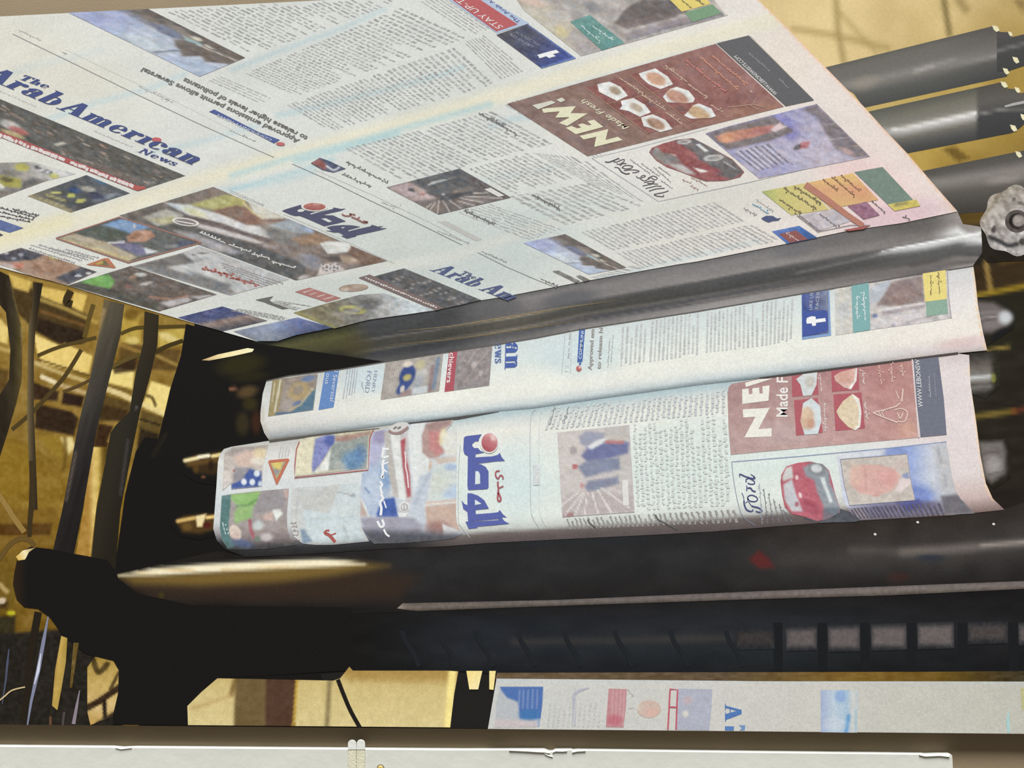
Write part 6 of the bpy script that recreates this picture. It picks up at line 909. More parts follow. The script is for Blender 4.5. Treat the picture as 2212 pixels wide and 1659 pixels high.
LOOP2 = area('lower_loop', PR, L2TOP + L2R + L2BOT[::-1][1:] + L2L, (220, 226, 226), [
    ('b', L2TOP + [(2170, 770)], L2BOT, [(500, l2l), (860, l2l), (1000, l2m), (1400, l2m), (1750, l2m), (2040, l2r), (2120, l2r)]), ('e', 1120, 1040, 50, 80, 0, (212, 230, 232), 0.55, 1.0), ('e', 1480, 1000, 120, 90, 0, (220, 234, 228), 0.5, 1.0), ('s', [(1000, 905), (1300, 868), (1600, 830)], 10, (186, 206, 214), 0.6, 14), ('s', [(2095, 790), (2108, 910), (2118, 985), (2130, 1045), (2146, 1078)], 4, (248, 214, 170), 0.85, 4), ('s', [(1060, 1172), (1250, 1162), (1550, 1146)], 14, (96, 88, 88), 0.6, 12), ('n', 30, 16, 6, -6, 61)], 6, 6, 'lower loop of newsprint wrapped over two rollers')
U = LOOP2
TONE[0] = 'newsprint'
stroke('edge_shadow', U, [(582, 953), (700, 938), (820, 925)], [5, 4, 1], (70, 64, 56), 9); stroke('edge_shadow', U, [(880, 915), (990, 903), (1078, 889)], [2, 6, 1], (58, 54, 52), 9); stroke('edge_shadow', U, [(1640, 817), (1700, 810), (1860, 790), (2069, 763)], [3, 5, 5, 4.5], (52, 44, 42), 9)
# left end
area('face_photo', U, f2(300, 130, 420, 40, 700, 30, 930, 0, 890, 140, 850, 330, 840, 600, 400, 645, 390, 560, 300, 640, 270, 660), (196, 182, 170), [('p', f2(300, 130, 420, 40, 930, 0, 900, 60, 600, 110, 400, 160), (150, 136, 130), 0.9, 14), ('p', f2(430, 180, 600, 100, 850, 80, 860, 200, 760, 280, 640, 310, 480, 300), (214, 176, 156), 0.95, 12), ('e', *f2(820, 130), 16, 12, 0, (236, 216, 150), 0.7, 0.9), ('e', *f2(800, 240), 18, 8, 0, (226, 222, 200), 0.8, 0.9), ('p', f2(440, 330, 700, 330, 640, 430, 560, 520, 420, 540), (140, 136, 144), 1, 6), ('p', f2(660, 350, 830, 390, 835, 605, 400, 640, 400, 570, 560, 500), (62, 86, 158), 1, 6), ('e', *f2(765, 415), 6.5, 7, 0, (226, 238, 242), 0.95, 0.5), ('e', *f2(580, 535), 6, 7, 0, (230, 238, 244), 0.95, 0.5), ('e', *f2(700, 540), 6, 7, 0, (230, 238, 244), 0.95, 0.5), ('e', *f2(815, 565), 5, 6, 0, (206, 224, 240), 0.9, 0.6), ('e', *f2(435, 375), 3, 2.5, 0, (160, 66, 70), 0.9, 0.6), ('p', f2(290, 380, 400, 380, 390, 620, 280, 640), (214, 204, 196), 0.9, 6), ('n', 6, 6, 12, 0, 4)], 2.6, 8, 'face and starred cloth photo at the left end of the lower loop')
polys('warning_triangle', U, [f2(925, 245, 950, 225, 1215, 200, 1232, 220, 1060, 575, 1040, 570)], (206, 92, 56), 8, 'orange warning triangle on the lower loop'); area('warning_triangle_centre', U, f2(960, 268, 1180, 245, 1048, 500), (206, 184, 90), [('p', f2(960, 280, 1000, 300, 1100, 380, 1150, 250, 1180, 250, 1050, 470, 1000, 400), (140, 136, 140), 0.95, 4), ('e', *f2(1050, 300), 10, 8, 0, (232, 204, 66), 0.8, 0.7)], 2, 9)
lines_text('small_print', U, [f2(1060, 190), f2(1090, 20), f2(1260, 0), f2(1230, 170)], 4, (186, 186, 182), 0.3, (0.1, 0.3), 8, 5, paper=(226, 226, 222))
area('field_photo', U, f2(260, 735, 400, 710, 820, 665, 1225, 630, 1215, 760, 1195, 1000, 1200, 1200, 1240, 1340, 1350, 1440, 900, 1500, 500, 1510, 350, 1500, 270, 1380, 235, 1200, 245, 1000), (150, 138, 136), [
    ('g', f2(700, 1000), f2(720, 1500), [(0, (158, 146, 144)), (0.5, (150, 134, 130)), (0.75, (110, 94, 94)), (0.92, (48, 46, 48)), (1, (40, 40, 42))]), ('p', f2(260, 735, 395, 720, 375, 1000, 360, 1200, 380, 1330, 460, 1470, 340, 1500, 260, 1360, 230, 1200, 245, 960), (58, 110, 110), 1, 4), ('g', f2(300, 1200), f2(340, 1500), [(0, (0, 0, 0)), (1, (0, 0, 0))], 0.0), ('p', f2(395, 715, 600, 695, 820, 668, 800, 780, 740, 860, 560, 870, 460, 850, 400, 790), (128, 190, 84), 1, 6), ('p', f2(440, 980, 500, 890, 740, 850, 700, 960, 690, 1060, 540, 1100, 480, 1140, 440, 1100), (134, 186, 92), 1, 9), ('s', f2(480, 880, 640, 870, 760, 790), 5, (84, 150, 60), 0.8, 5), ('p', f2(820, 680, 1140, 640, 1170, 760, 1150, 900, 960, 950, 740, 1000, 720, 920), (142, 134, 138), 1, 8), ('p', f2(1150, 660, 1225, 640, 1205, 760, 1170, 750), (196, 158, 148), 1, 6), ('p', f2(840, 1020, 990, 960, 1000, 1090, 870, 1080), (206, 166, 152), 0.95, 7), ('p', f2(985, 940, 1100, 930, 1135, 990, 1040, 1100), (226, 232, 222), 1, 5), ('e', *f2(455, 1260), 12, 17, -25, (222, 200, 182), 1, 0.4), ('e', *f2(470, 1320), 9, 8, 0, (196, 160, 150), 0.6, 0.9), ('s', f2(665, 1090, 680, 1240, 720, 1330), 7, (176, 66, 84), 0.9, 5), ('e', *f2(780, 1160), 12, 10, 0, (196, 216, 214), 0.8, 0.9), ('e', *f2(900, 1330), 14, 9, 0, (206, 198, 196), 0.8, 0.9), ('e', *f2(560, 1420), 24, 9, 10, (70, 92, 140), 0.75, 0.9), ('e', *f2(770, 1350), 6, 6, 0, (84, 120, 96), 0.8, 0.8), ('s', [(470, 1196), (532, 1210), (663, 1204), (807, 1194), (1020, 1182)], 34, (44, 43, 44), 0.95, 34), ('n', 7, 6, 14, 0, 6)], 2.8, 8, 'photo with a green jersey at the left end of the lower loop')
squiggle('photo_letters', U, f2(270, 1120), f2(320, 1290), 5, (190, 216, 214), 2.6, 9, 7)
area('easel_photo', U, f2(1265, 625, 1860, 580, 2150, 545) + g2(400, 805, 460, 870, 450, 1240, 470, 1380, 530, 1490, 560, 1540) + f2(1850, 1440, 1600, 1440, 1420, 1420, 1300, 1330, 1255, 1200, 1250, 1000), (200, 202, 198), [
    ('p', f2(1270, 630, 1380, 640, 1340, 1050, 1380, 1300, 1420, 1420, 1290, 1310, 1250, 1180), (206, 200, 194), 1, 6), ('s', curve(f2(1370, 650, 1340, 900, 1330, 1000)), 5, (176, 170, 168), 0.7, 8), ('p', f2(1390, 700, 1860, 590) + g2(190, 815, 80, 1190) + f2(1750, 970, 1420, 940), (196, 192, 184), 1, 5), ('p', g2(200, 815, 400, 800, 440, 880, 440, 1220, 80, 1190), (206, 220, 222), 1, 6), ('p', f2(1420, 940, 1760, 980) + g2(90, 1190, 440, 1240, 440, 1400, 540, 1540) + f2(1700, 1420, 1560, 1380, 1480, 1260), (200, 220, 224), 1, 6), ('s', f2(1440, 1075) and [f2(1440, 1075), g2(350, 1240)], 2, (170, 196, 190), 0.8, 2), ('p', f2(1390, 1220, 1440, 1210, 1560, 1390, 1420, 1430), (70, 104, 146), 0.9, 8), ('s', g2(150, 925, 350, 970), 2.2, (140, 140, 142), 0.9, 2), ('e', *g2(360, 975), 5.5, 4.5, 0, (140, 144, 148), 0.95, 0.4), ('g', f2(1700, 1330), f2(1720, 1500), [(0, (190, 206, 210)), (0.5, (130, 134, 134)), (1, (60, 58, 54))], 0.35), ('s', g2(240, 1360, 300, 1500), 5, (160, 176, 180), 0.7, 8), ('s', [(470, 1196), (532, 1210), (663, 1204), (807, 1194), (1020, 1182)], 34, (44, 43, 44), 0.95, 34), ('n', 8, 8, 8, 0, 5)], 3, 8, 'pale easel photo on the lower loop')
strokes('red_lettering', U, [(curve(g2(70, 1405, 25, 1410, 20, 1440, 60, 1460, 100, 1500, 140, 1550)), [4] * 12 + [7] * 29), (curve(g2(60, 1465, 110, 1455, 150, 1440)), 3)], (178, 60, 52), 9)
for i, y in enumerate((1130, 1180, 1240, 1300, 1370)):
    squiggle('small_print', U, f2(1250 + i * 12, y), f2(1330 + i * 14, y + 4), 3, (150, 130, 130), 2, 9, 40 + i)
area('inset_photo', U, f2(1330, 20, 1380, 0) + w1(790, 265, 900, 238, 1100, 215, 1400, 185, 1365, 240, 1345, 500, 755, 570, 760, 480, 765, 360), (200, 196, 160), [
    ('p', w1(770, 300, 910, 240, 890, 540, 760, 560), (226, 218, 178), 1, 5), ('p', w1(920, 260, 1000, 230, 1080, 230, 1075, 290, 1030, 360, 970, 460, 900, 540, 890, 480), (128, 136, 194), 1, 5), ('e', *w1(1040, 270), 12, 12, 0, (66, 84, 160), 0.8, 0.9), ('p', w1(1050, 350, 1030, 520, 910, 535, 980, 460), (226, 230, 224), 1, 5), ('p', w1(1050, 340, 1100, 270, 1360, 220, 1340, 500, 1030, 520), (140, 152, 146), 1, 6), ('p', w1(1090, 240, 1390, 195, 1370, 220, 1180, 280, 1090, 280), (160, 112, 96), 0.95, 8), ('e', *w1(1230, 440), 24, 22, 0, (84, 132, 184), 0.8, 0.9), ('e', *w1(1290, 380), 14, 20, 0, (84, 124, 176), 0.7, 0.9), ('e', *w1(1120, 480), 12, 8, 0, (176, 180, 170), 0.7, 0.9), ('n', 5, 5, 26, 0, 6)], 2.8, 8, 'inset photo with red border on the lower loop')
for pts in (w1(1400, 185, 1370, 250, 1355, 515, 750, 580, 752, 480, 765, 350, 790, 280),):
    stroke('inset_border', U, pts, 2.6, (180, 84, 80), 9)
# dark street photo
area('street_photo', U, g2(600, 190, 800, 150, 1100, 90, 1300, 60, 1600, 30, 1580, 100, 1500, 180, 1640, 180, 1640, 700, 1630, 1200, 1650, 1330, 1720, 1440, 1600, 1510, 1000, 1560, 620, 1570, 540, 1500, 480, 1400, 450, 1240, 450, 1000, 465, 700, 550, 670, 570, 400, 575, 280), (196, 206, 216), [
    ('p', g2(575, 280, 640, 180, 760, 160, 740, 320, 700, 500, 640, 700, 470, 720, 560, 660, 560, 420), (176, 178, 212), 1, 9), ('e', *g2(690, 240), 14, 18, 0, (140, 130, 170), 0.7, 0.9), ('p', g2(470, 690, 660, 560, 720, 600, 800, 660, 830, 800, 780, 1000, 880, 1000, 910, 1240, 450, 1220, 450, 1000), (166, 186, 216), 1, 12), ('p', g2(650, 1200, 720, 1020, 870, 1000, 915, 1240, 660, 1240), (62, 92, 170), 1, 6), ('e', *g2(600, 900), 24, 40, 20, (190, 206, 226), 0.7, 1.0), ('e', *g2(760, 720), 12, 30, 0, (120, 156, 200), 0.7, 0.9), ('s', g2(510, 880, 560, 940), 4, (110, 136, 180), 0.8, 4), ('p', g2(455, 1030, 550, 1230, 450, 1235), (190, 164, 152), 1, 5), ('s', g2(460, 1010, 560, 1240), 4, (226, 226, 216), 0.9, 3),
    ('p', g2(745, 190, 830, 170, 840, 400, 900, 800, 930, 1000, 860, 990, 800, 700, 760, 400), (182, 176, 168), 1, 6), ('p', g2(825, 220, 940, 180, 960, 600, 1030, 1030, 930, 1020, 880, 640), (222, 226, 222), 1, 4), ('p', g2(940, 200, 1040, 100, 1040, 400, 1080, 900, 1100, 1060, 1020, 1060, 960, 600), (194, 186, 186), 1, 5), ('p', g2(945, 300, 1010, 260, 1000, 420, 1060, 700, 1075, 980, 1030, 1000, 990, 740, 960, 480), (186, 66, 76), 1, 4), ('p', g2(1040, 200, 1080, 90, 1260, 70, 1210, 220, 1220, 440, 1300, 520, 1300, 680, 1180, 740, 1170, 960, 1120, 1000, 1060, 500), (222, 228, 226), 1, 6),
    ('p', g2(1260, 90, 1400, 50, 1590, 40, 1560, 110, 1450, 190, 1430, 350, 1500, 430, 1420, 500, 1300, 520, 1215, 440, 1210, 230), (180, 138, 128), 1, 6), ('p', g2(1290, 180, 1450, 180, 1430, 350, 1490, 430, 1390, 480, 1300, 400), (206, 112, 112), 0.85, 9), ('p', g2(1260, 110, 1400, 60, 1560, 60, 1480, 130, 1300, 180), (150, 112, 108), 0.8, 8), ('e', *g2(1470, 250), 8, 18, 10, (240, 220, 140), 0.8, 0.9), ('p', g2(1440, 200, 1640, 180, 1640, 480, 1500, 480), (232, 230, 214), 0.75, 10), ('p', g2(1360, 520, 1640, 490, 1640, 560, 1400, 590), (206, 184, 166), 0.95, 5), ('p', g2(1380, 600, 1640, 560, 1635, 1010, 1270, 1050, 1300, 800), (204, 218, 214), 1, 8), ('e', *g2(1570, 620), 14, 8, 0, (166, 190, 224), 0.9, 0.7), ('e', *g2(1560, 920), 20, 16, 0, (176, 198, 228), 0.9, 0.8), ('e', *g2(1430, 820), 24, 20, 0, (206, 212, 196), 0.8, 0.9), ('p', g2(1180, 740, 1330, 680, 1300, 900, 1250, 1100, 1250, 1340, 1100, 1300, 1080, 1100), (190, 202, 216), 1, 10), ('s', g2(1310, 700, 1200, 900, 1120, 1080), 7, (160, 172, 190), 0.6, 9), ('p', g2(1300, 540, 1350, 560, 1310, 680, 1290, 640), (206, 176, 150), 0.9, 4),
    ('p', g2(1260, 1050, 1635, 1020, 1640, 1060, 1250, 1100), (208, 186, 170), 1, 4), ('s', g2(1260, 1090, 1640, 1055), 2.5, (236, 230, 216), 0.9, 2), ('p', g2(1250, 1110, 1640, 1070, 1640, 1290, 1700, 1420, 1480, 1330, 1460, 1430, 1270, 1330), (200, 164, 144), 1, 6), ('e', *g2(1400, 1380), 26, 16, 0, (150, 96, 90), 0.85, 0.9), ('p', g2(1460, 1320, 1720, 1450, 1480, 1460), (212, 214, 216), 1, 5), ('p', g2(450, 1245, 920, 1240, 1100, 1250, 1230, 1350, 1200, 1450, 500, 1460), (150, 148, 168), 0.9, 10), ('p', g2(480, 1400, 1200, 1420, 1720, 1450, 1650, 1600, 560, 1600), (56, 58, 70), 0.92, 22), ('s', [(470, 1196), (532, 1210), (663, 1204), (807, 1194), (1020, 1182)], 34, (44, 43, 44), 0.95, 34), ('n', 8, 8, 10, 0, 8)], 2.8, 8, 'bright street photo in the middle of the lower loop')
strokes('photo_letters', U, [(curve(g2(*p), 5), w) for p, w in [((730, 380, 735, 430, 725, 500, 800, 490), 5), ((745, 400, 800, 400), 4), ((740, 530, 725, 600, 730, 680, 715, 750, 740, 740), 5.5), ((735, 590, 800, 560), 3), ((740, 650, 780, 690), 3), ((690, 800, 720, 840, 700, 880, 720, 960), 4.5), ((700, 960, 730, 1010, 695, 1060, 710, 1130, 700, 1220), 5.5), ((740, 1040, 770, 1130), 3), ((660, 1290, 700, 1360, 740, 1340, 720, 1270), 5), ((740, 1390, 770, 1450, 810, 1480), 4)]], (236, 240, 242), 9, 'white Arabic letters running down the bright street photo')
strokes('photo_letters', U, [(curve(g2(1000, 430, 1010, 540, 1010, 620, 1030, 720, 1045, 880), 5), 3)], (232, 214, 214), 9)
area('round_sign', U, ell(*g2(930, 130), 22, 10, -14), (206, 204, 200), z=9); strokes('round_sign_rim', U, [(curve(g2(800, 170, 860, 205, 950, 195, 1040, 130)), [5] * 12 + [6] * 13)], (150, 112, 110), 10); strokes('round_sign_bar', U, [(g2(860, 150, 900, 125), 3), (g2(910, 150, 950, 125), 3)], (96, 88, 92), 10)
area('round_sign', U, ell(*g2(995, 1115), 11, 11, 0), (232, 234, 232), z=9); area('round_sign_centre', U, ell(*g2(995, 1115), 8.5, 8.5, 0), (176, 174, 176), z=10); strokes('round_sign_bar', U, [(g2(970, 1090, 975, 1145), 2.5), (g2(1005, 1090, 1010, 1140), 2.5)], (232, 234, 232), 11); area('white_clip', U, g2(910, 1185, 1045, 1185, 1010, 1240, 930, 1240), (226, 230, 228), z=9)
# margin rule and masthead
stroke('rule', U, curve(w2(118, 350, 105, 600, 105, 900, 125, 960, 190, 1040)), 1.4, (170, 180, 186), 8); stroke('rule', U, curve(w2(680, 80, 645, 150, 640, 400, 645, 800, 665, 900, 720, 980)), 1.6, (180, 190, 194), 8); stroke('rule', U, curve(w2(730, 90, 708, 200, 706, 600, 712, 850, 760, 960)), 1.0, (200, 208, 210), 8)
BLU = (78, 90, 166)
polys('masthead_arabic', U, [m2(160, 185, 190, 160, 440, 130, 400, 190, 390, 240, 340, 240, 295, 275, 290, 310, 320, 345, 380, 345, 420, 390, 480, 415, 345, 440, 340, 490, 600, 475, 690, 450, 720, 420, 750, 490, 800, 545, 640, 555, 350, 592, 430, 600, 500, 640, 545, 710, 545, 960, 520, 985, 250, 1000, 222, 990, 215, 900, 222, 470, 170, 440, 150, 370),
    m2(215, 1050, 280, 1050, 380, 1085, 480, 1160, 550, 1290, 345, 1310, 345, 1375, 560, 1360, 690, 1345, 720, 1310, 770, 1380, 830, 1425, 740, 1425, 700, 1450, 225, 1490, 215, 1340, 150, 1290, 125, 1160, 170, 1215, 215, 1235),
    m2(185, 1490, 280, 1490, 690, 1468, 745, 1420, 790, 1480, 870, 1525, 600, 1550, 370, 1570, 375, 1590, 235, 1605)], BLU, 8, 'blue Arabic masthead on the lower loop')
polys('masthead_counter', U, [m2(340, 705, 390, 710, 412, 760, 415, 900, 335, 912)], (212, 228, 230), 9); polys('masthead_counter', U, [m2(332, 1150, 370, 1170, 435, 1215, 332, 1232)], (212, 228, 230), 9)
area('masthead_ball_rim', U, ell(*m2(555, 262), 20, 23, 0), (226, 230, 228), z=9); area('masthead_ball', U, ell(*m2(560, 258), 17.4, 20.2, 0), (190, 70, 78), [('g', m2(500, 380), m2(640, 140), [(0, (178, 56, 66)), (0.5, (196, 86, 92)), (1, (226, 160, 160))]), ('e', *m2(620, 180), 6, 7, 0, (240, 200, 198), 0.8, 1)], 2, 10, 'red ball over the blue masthead on the lower loop')
strokes('masthead_small_word', U, [(curve(m2(720, 700, 665, 710, 655, 770, 690, 820, 730, 770, 765, 790, 770, 830)), 3.2), (curve(m2(690, 865, 690, 920, 700, 980, 690, 1060, 690, 1150, 720, 1170, 735, 1130, 700, 1040)), 4), (curve(m2(695, 970, 740, 955, 775, 935)), 3)], (176, 66, 76), 9)
area('date_block', U, w2(660, 500, 715, 500, 715, 650, 665, 650), (206, 216, 216), [('n', 4, 6, 20, 0, 5)], 3, 8)
picture('soldiers_photo', U, w2(842, 258, 1380, 200, 1420, 850, 880, 888), (196, 186, 184), [('n', 5, 4, 22, 0, 8), ('p', [(0, 0), (36, 0), (30, 44), (0, 50)], (206, 194, 188), 0.8, 8), ('p', [(66, 0), (100, 0), (100, 60), (74, 62)], (190, 184, 178), 0.9, 6), ('p', [(30, 8), (40, 2), (66, 6), (64, 18), (40, 20), (32, 16)], (150, 154, 176), 1, 4), ('p', [(32, 30), (40, 22), (70, 16), (98, 20), (96, 32), (60, 38), (42, 40)], (104, 110, 156), 1, 5), ('e', 21, 23, 5, 5, 0, (150, 140, 146), 0.9, 0.5), ('p', [(42, 20), (54, 14), (68, 12), (62, 18), (46, 24)], (222, 226, 228), 1, 3), ('s', [(68, 17), (90, 19)], 3.5, (196, 96, 92), 0.9, 2.5), ('p', [(26, 42), (40, 36), (84, 36), (84, 50), (60, 52), (36, 56)], (124, 132, 160), 1, 5), ('e', 22, 42, 4, 3.2, 0, (190, 80, 86), 0.95, 0.4), ('p', [(34, 66), (40, 60), (80, 58), (82, 66), (60, 70), (38, 74)], (124, 130, 156), 1, 4), ('e', 29, 65, 3.6, 3.4, 0, (190, 88, 92), 0.95, 0.4), ('p', [(0, 56), (30, 52), (30, 70), (0, 74)], (200, 192, 186), 0.8, 6), ('p', [(2, 78), (32, 72), (100, 80), (100, 100), (0, 100)], (178, 162, 160), 0.75, 8), ('e', 10, 98, 8, 2.5, 0, (150, 80, 80), 0.8, 0.8)] + [('s', l, 1.8, (232, 226, 220), 0.9, 1.6) for l in ([(30, 74), (4, 98)], [(33, 74), (18, 98)], [(37, 74), (32, 98)], [(44, 74), (50, 98)], [(52, 72), (68, 98)], [(58, 70), (92, 94)], [(26, 72), (0, 86)])], (40, 50), 8, 'pale photo of figures in a burial field on the lower loop')
area('photo_tag', U, w2(1325, 610, 1370, 610, 1378, 800, 1335, 803), (222, 220, 214), z=9)
TB = (198, 206, 203); PB = (222, 230, 226)
lines_text('text_column', U, [w2(740, 240), w2(800, 70), w2(2100, -60), w2(2100, 110)], 34, (190, 198, 200), 0.5, (0.1, 0.25), 8, 41, 0.4, paper=PB); lines_text('text_column', U, [w2(1430, 840), w2(1400, 200), w2(2110, 120), w2(2140, 800)], 18, TB, 0.55, (0.02, 0.06), 8, 42, 0.5, paper=PB)
for i, (a, b) in enumerate([((790, 200), (825, 60)), ((890, 190), (930, 60))]): squiggle('headline', U, w2(*a), w2(*b), 3.5, (130, 136, 138), 2, 8, 44 + i)
lines_text('text_column', U, [w2(930, 980), w2(900, 900), w2(2180, 830), w2(2212, 930)], 34, (138, 134, 131), 0.4, (0.2, 0.4), 8, 47, 0.4, paper=(150, 146, 142))
for a in ((1070, 905, 1090, 940, 1130, 965), (1575, 870, 1600, 910, 1660, 940, 1740, 980)): stroke('headline', U, curve(w2(*a)), 3, (70, 70, 70), 9)
# sweets advert
area('sweets_advert', U, w3(103, 350, 115, 310, 140, 292, 340, 255, 700, 205, 1100, 165, 1420, 120, 1440, 400, 1470, 675, 800, 735, 125, 798, 110, 600), (178, 124, 122), [('g', w3(120, 500), w3(1440, 400), [(0, (178, 138, 132)), (0.3, (184, 142, 136)), (0.6, (194, 132, 128)), (0.85, (196, 116, 110)), (1, (200, 130, 116))]), ('g', w3(700, 200), w3(760, 720), [(0, (150, 84, 86)), (0.4, (180, 124, 122)), (1, (196, 156, 152))], 0.4), ('e', *w3(500, 640), 60, 24, 0, (196, 164, 162), 0.6, 1.0), ('e', *w3(1380, 620), 20, 18, 0, (214, 150, 120), 0.6, 1.0), ('n', 14, 14, 16, 0, 7)], 4, 8, 'rose-brown sweets advert lettered NE on the lower loop')
area('sweets_advert_strip', U, w3(1425, 118, 1600, 95, 1640, 400, 1660, 655, 1475, 672, 1445, 400), (98, 102, 122), z=9, label='grey strip with white web address on the lower loop'); stroke('rule', U, w3(1415, 120, 1440, 400, 1462, 675), 3, (226, 206, 206), 10)
OFF = (238, 236, 222)
n2 = K(1560, 800, 4.76)
polys('new_letters', U, [n2(210, 402, 488, 385, 372, 605, 508, 595, 505, 680, 225, 692, 340, 478, 215, 487)], OFF, 9)
polys('new_letters', U, [n2(205, 347, 203, 195, 270, 187, 272, 248, 310, 242, 308, 185, 378, 178, 382, 240, 415, 237, 412, 165, 485, 155, 475, 312)], OFF, 9)
polys('new_letters', U, [n2(242, 172, 235, 128, 380, 90, 520, 85)], OFF, 9)
words('advert_letters', U, 'Made F', n2(668, 478), n2(672, 70), (-25, 0), (238, 234, 226), 9, 0.018)
for i, q_ in enumerate([(560, 240, 740, 215, 750, 370, 562, 385), (575, 410, 745, 395, 780, 640, 590, 662), (840, 195, 1030, 180, 1040, 335, 845, 350), (855, 370, 1055, 355, 1080, 610, 870, 628)]):
    area('dish_panel', U, w3(*q_), (186, 66, 80), z=9)
area('plate', U, w3(590, 260, 640, 225, 740, 212, 735, 300, 700, 375, 640, 380, 620, 300), (206, 214, 216), [('e', *w3(690, 280), 10, 12, 0, (190, 176, 160), 0.7, 0.9)], 3, 10, 'white plate, upper left in the rose-brown advert'); area('plate', U, w3(640, 430, 700, 395, 760, 450, 770, 560, 745, 650, 650, 655, 620, 560), (206, 220, 224), [('e', *w3(665, 540), 16, 24, 10, (214, 168, 130), 0.95, 0.6), ('e', *w3(650, 500), 10, 12, 0, (226, 190, 150), 0.8, 0.8), ('e', *w3(695, 580), 9, 10, 0, (206, 130, 96), 0.8, 0.8)], 3, 10, 'white plate with orange pieces in the rose-brown advert')
area('plate', U, w3(860, 240, 900, 210, 1025, 180, 1020, 270, 980, 335, 930, 320, 870, 275), (220, 176, 160), [('e', *w3(940, 240), 22, 16, 0, (220, 150, 130), 0.8, 0.9), ('s', w3(1025, 190, 1010, 280, 970, 330), 6, (236, 236, 230), 0.95, 4), ('n', 5, 5, 24, 0, 3)], 3, 10, 'plate of pink pastries in the rose-brown advert'); area('plate', U, w3(875, 490, 920, 420, 990, 365, 1040, 400, 1055, 500, 1045, 600, 1010, 625, 960, 600, 900, 540), (226, 200, 156), [('n', 4, 4, 26, 0, 4), ('s', w3(1000, 372, 1045, 450, 1045, 580, 1015, 620), 6, (236, 238, 234), 0.95, 4)], 3, 10, 'plate of pale pastries in the rose-brown advert')
for i, (a, b, h, c) in enumerate([((770, 350), (760, 225), 4, (226, 196, 190)), ((800, 630), (790, 420), 4, (226, 206, 200)), ((1075, 300), (1065, 200), 5, (236, 206, 196)), ((1100, 545), (1080, 420), 6, (236, 210, 200)), ((1200, 300), (1180, 160), 8, (236, 176, 160)), ((1280, 280), (1265, 150), 6, (236, 186, 170)), ((1350, 240), (1340, 140), 6, (236, 190, 170))]):
    squiggle('advert_letters', U, w3(*a), w3(*b), h, c, 2.6, 10, 150 + i)
strokes('tower_mark', U, [(w3(1135, 500, 1300, 455, 1330, 430), 2.6), (w3(1135, 500, 1310, 570), 2.6), (w3(1175, 490, 1195, 525), 2), (curve(w3(1220, 480, 1200, 500, 1215, 525)), 2), (curve(w3(1290, 480, 1340, 470, 1380, 500, 1360, 560, 1310, 560)), 2.4), (curve(w3(1310, 500, 1330, 540, 1350, 500)), 2.4), (w3(1300, 345, 1320, 400), 2), (w3(1350, 330, 1340, 420), 3)], (232, 196, 186), 10)
words('web_address', U, 'WWW.LEBONSW', w3(1490, 460), w3(1465, 120), (-10, 0), (226, 228, 232), 11, 0.01); squiggle('advert_letters', U, w3(1545, 390), w3(1535, 240), 2.4, (190, 194, 204), 1.5, 11, 160); squiggle('advert_letters', U, w3(1585, 390), w3(1570, 220), 2, (150, 154, 170), 1.3, 11, 161)
# dealer advert
stroke('rule', U, curve(w3(132, 850, 150, 1000, 180, 1150, 215, 1240, 300, 1300)), 1.4, (120, 130, 150), 8); stroke('rule', U, w3(132, 848, 600, 810, 1230, 752, 1660, 705), 1.6, (140, 156, 196), 8)
fo = K(1580, 1010, 6.8)
strokes('dealer_script', U, [(curve(fo(150, 370, 178, 440, 188, 540, 215, 610, 260, 640, 305, 640, 312, 612)), [1.6] * 12 + [3.4] * 24 + [2.6] * 13), (curve(fo(205, 520, 245, 500, 300, 565, 390, 590, 440, 625, 435, 650, 395, 655, 355, 640)), [1.6] * 16 + [3.4] * 30 + [3] * 11), (curve(fo(240, 480, 240, 430, 290, 405, 360, 430, 380, 470, 340, 500, 270, 490, 238, 455)), 2.6), (curve(fo(225, 345, 225, 310, 275, 300, 310, 340, 355, 355)), [2] * 12 + [3.4] * 21), (curve(fo(220, 265, 232, 300, 275, 305)), 2.2), (curve(fo(215, 215, 215, 175, 260, 160, 330, 200, 335, 235, 290, 245, 235, 230)), 2.4), (curve(fo(125, 145, 118, 98, 200, 130, 300, 160, 340, 158, 320, 125, 280, 98)), [1.6] * 8 + [3] * 33 + [1.6] * 8)], (58, 64, 116), 8, 'navy script reading Ford on the lower loop')
for i, x in enumerate((330, 362, 395, 430, 470, 500)): squiggle('small_print', U, w3(x + 20 + i * 8, 1290 - i * 3), w3(x, 1000 + i * 38), 2.2, (110, 112, 124) if i else (150, 160, 176), 1.7, 8, 170 + i)
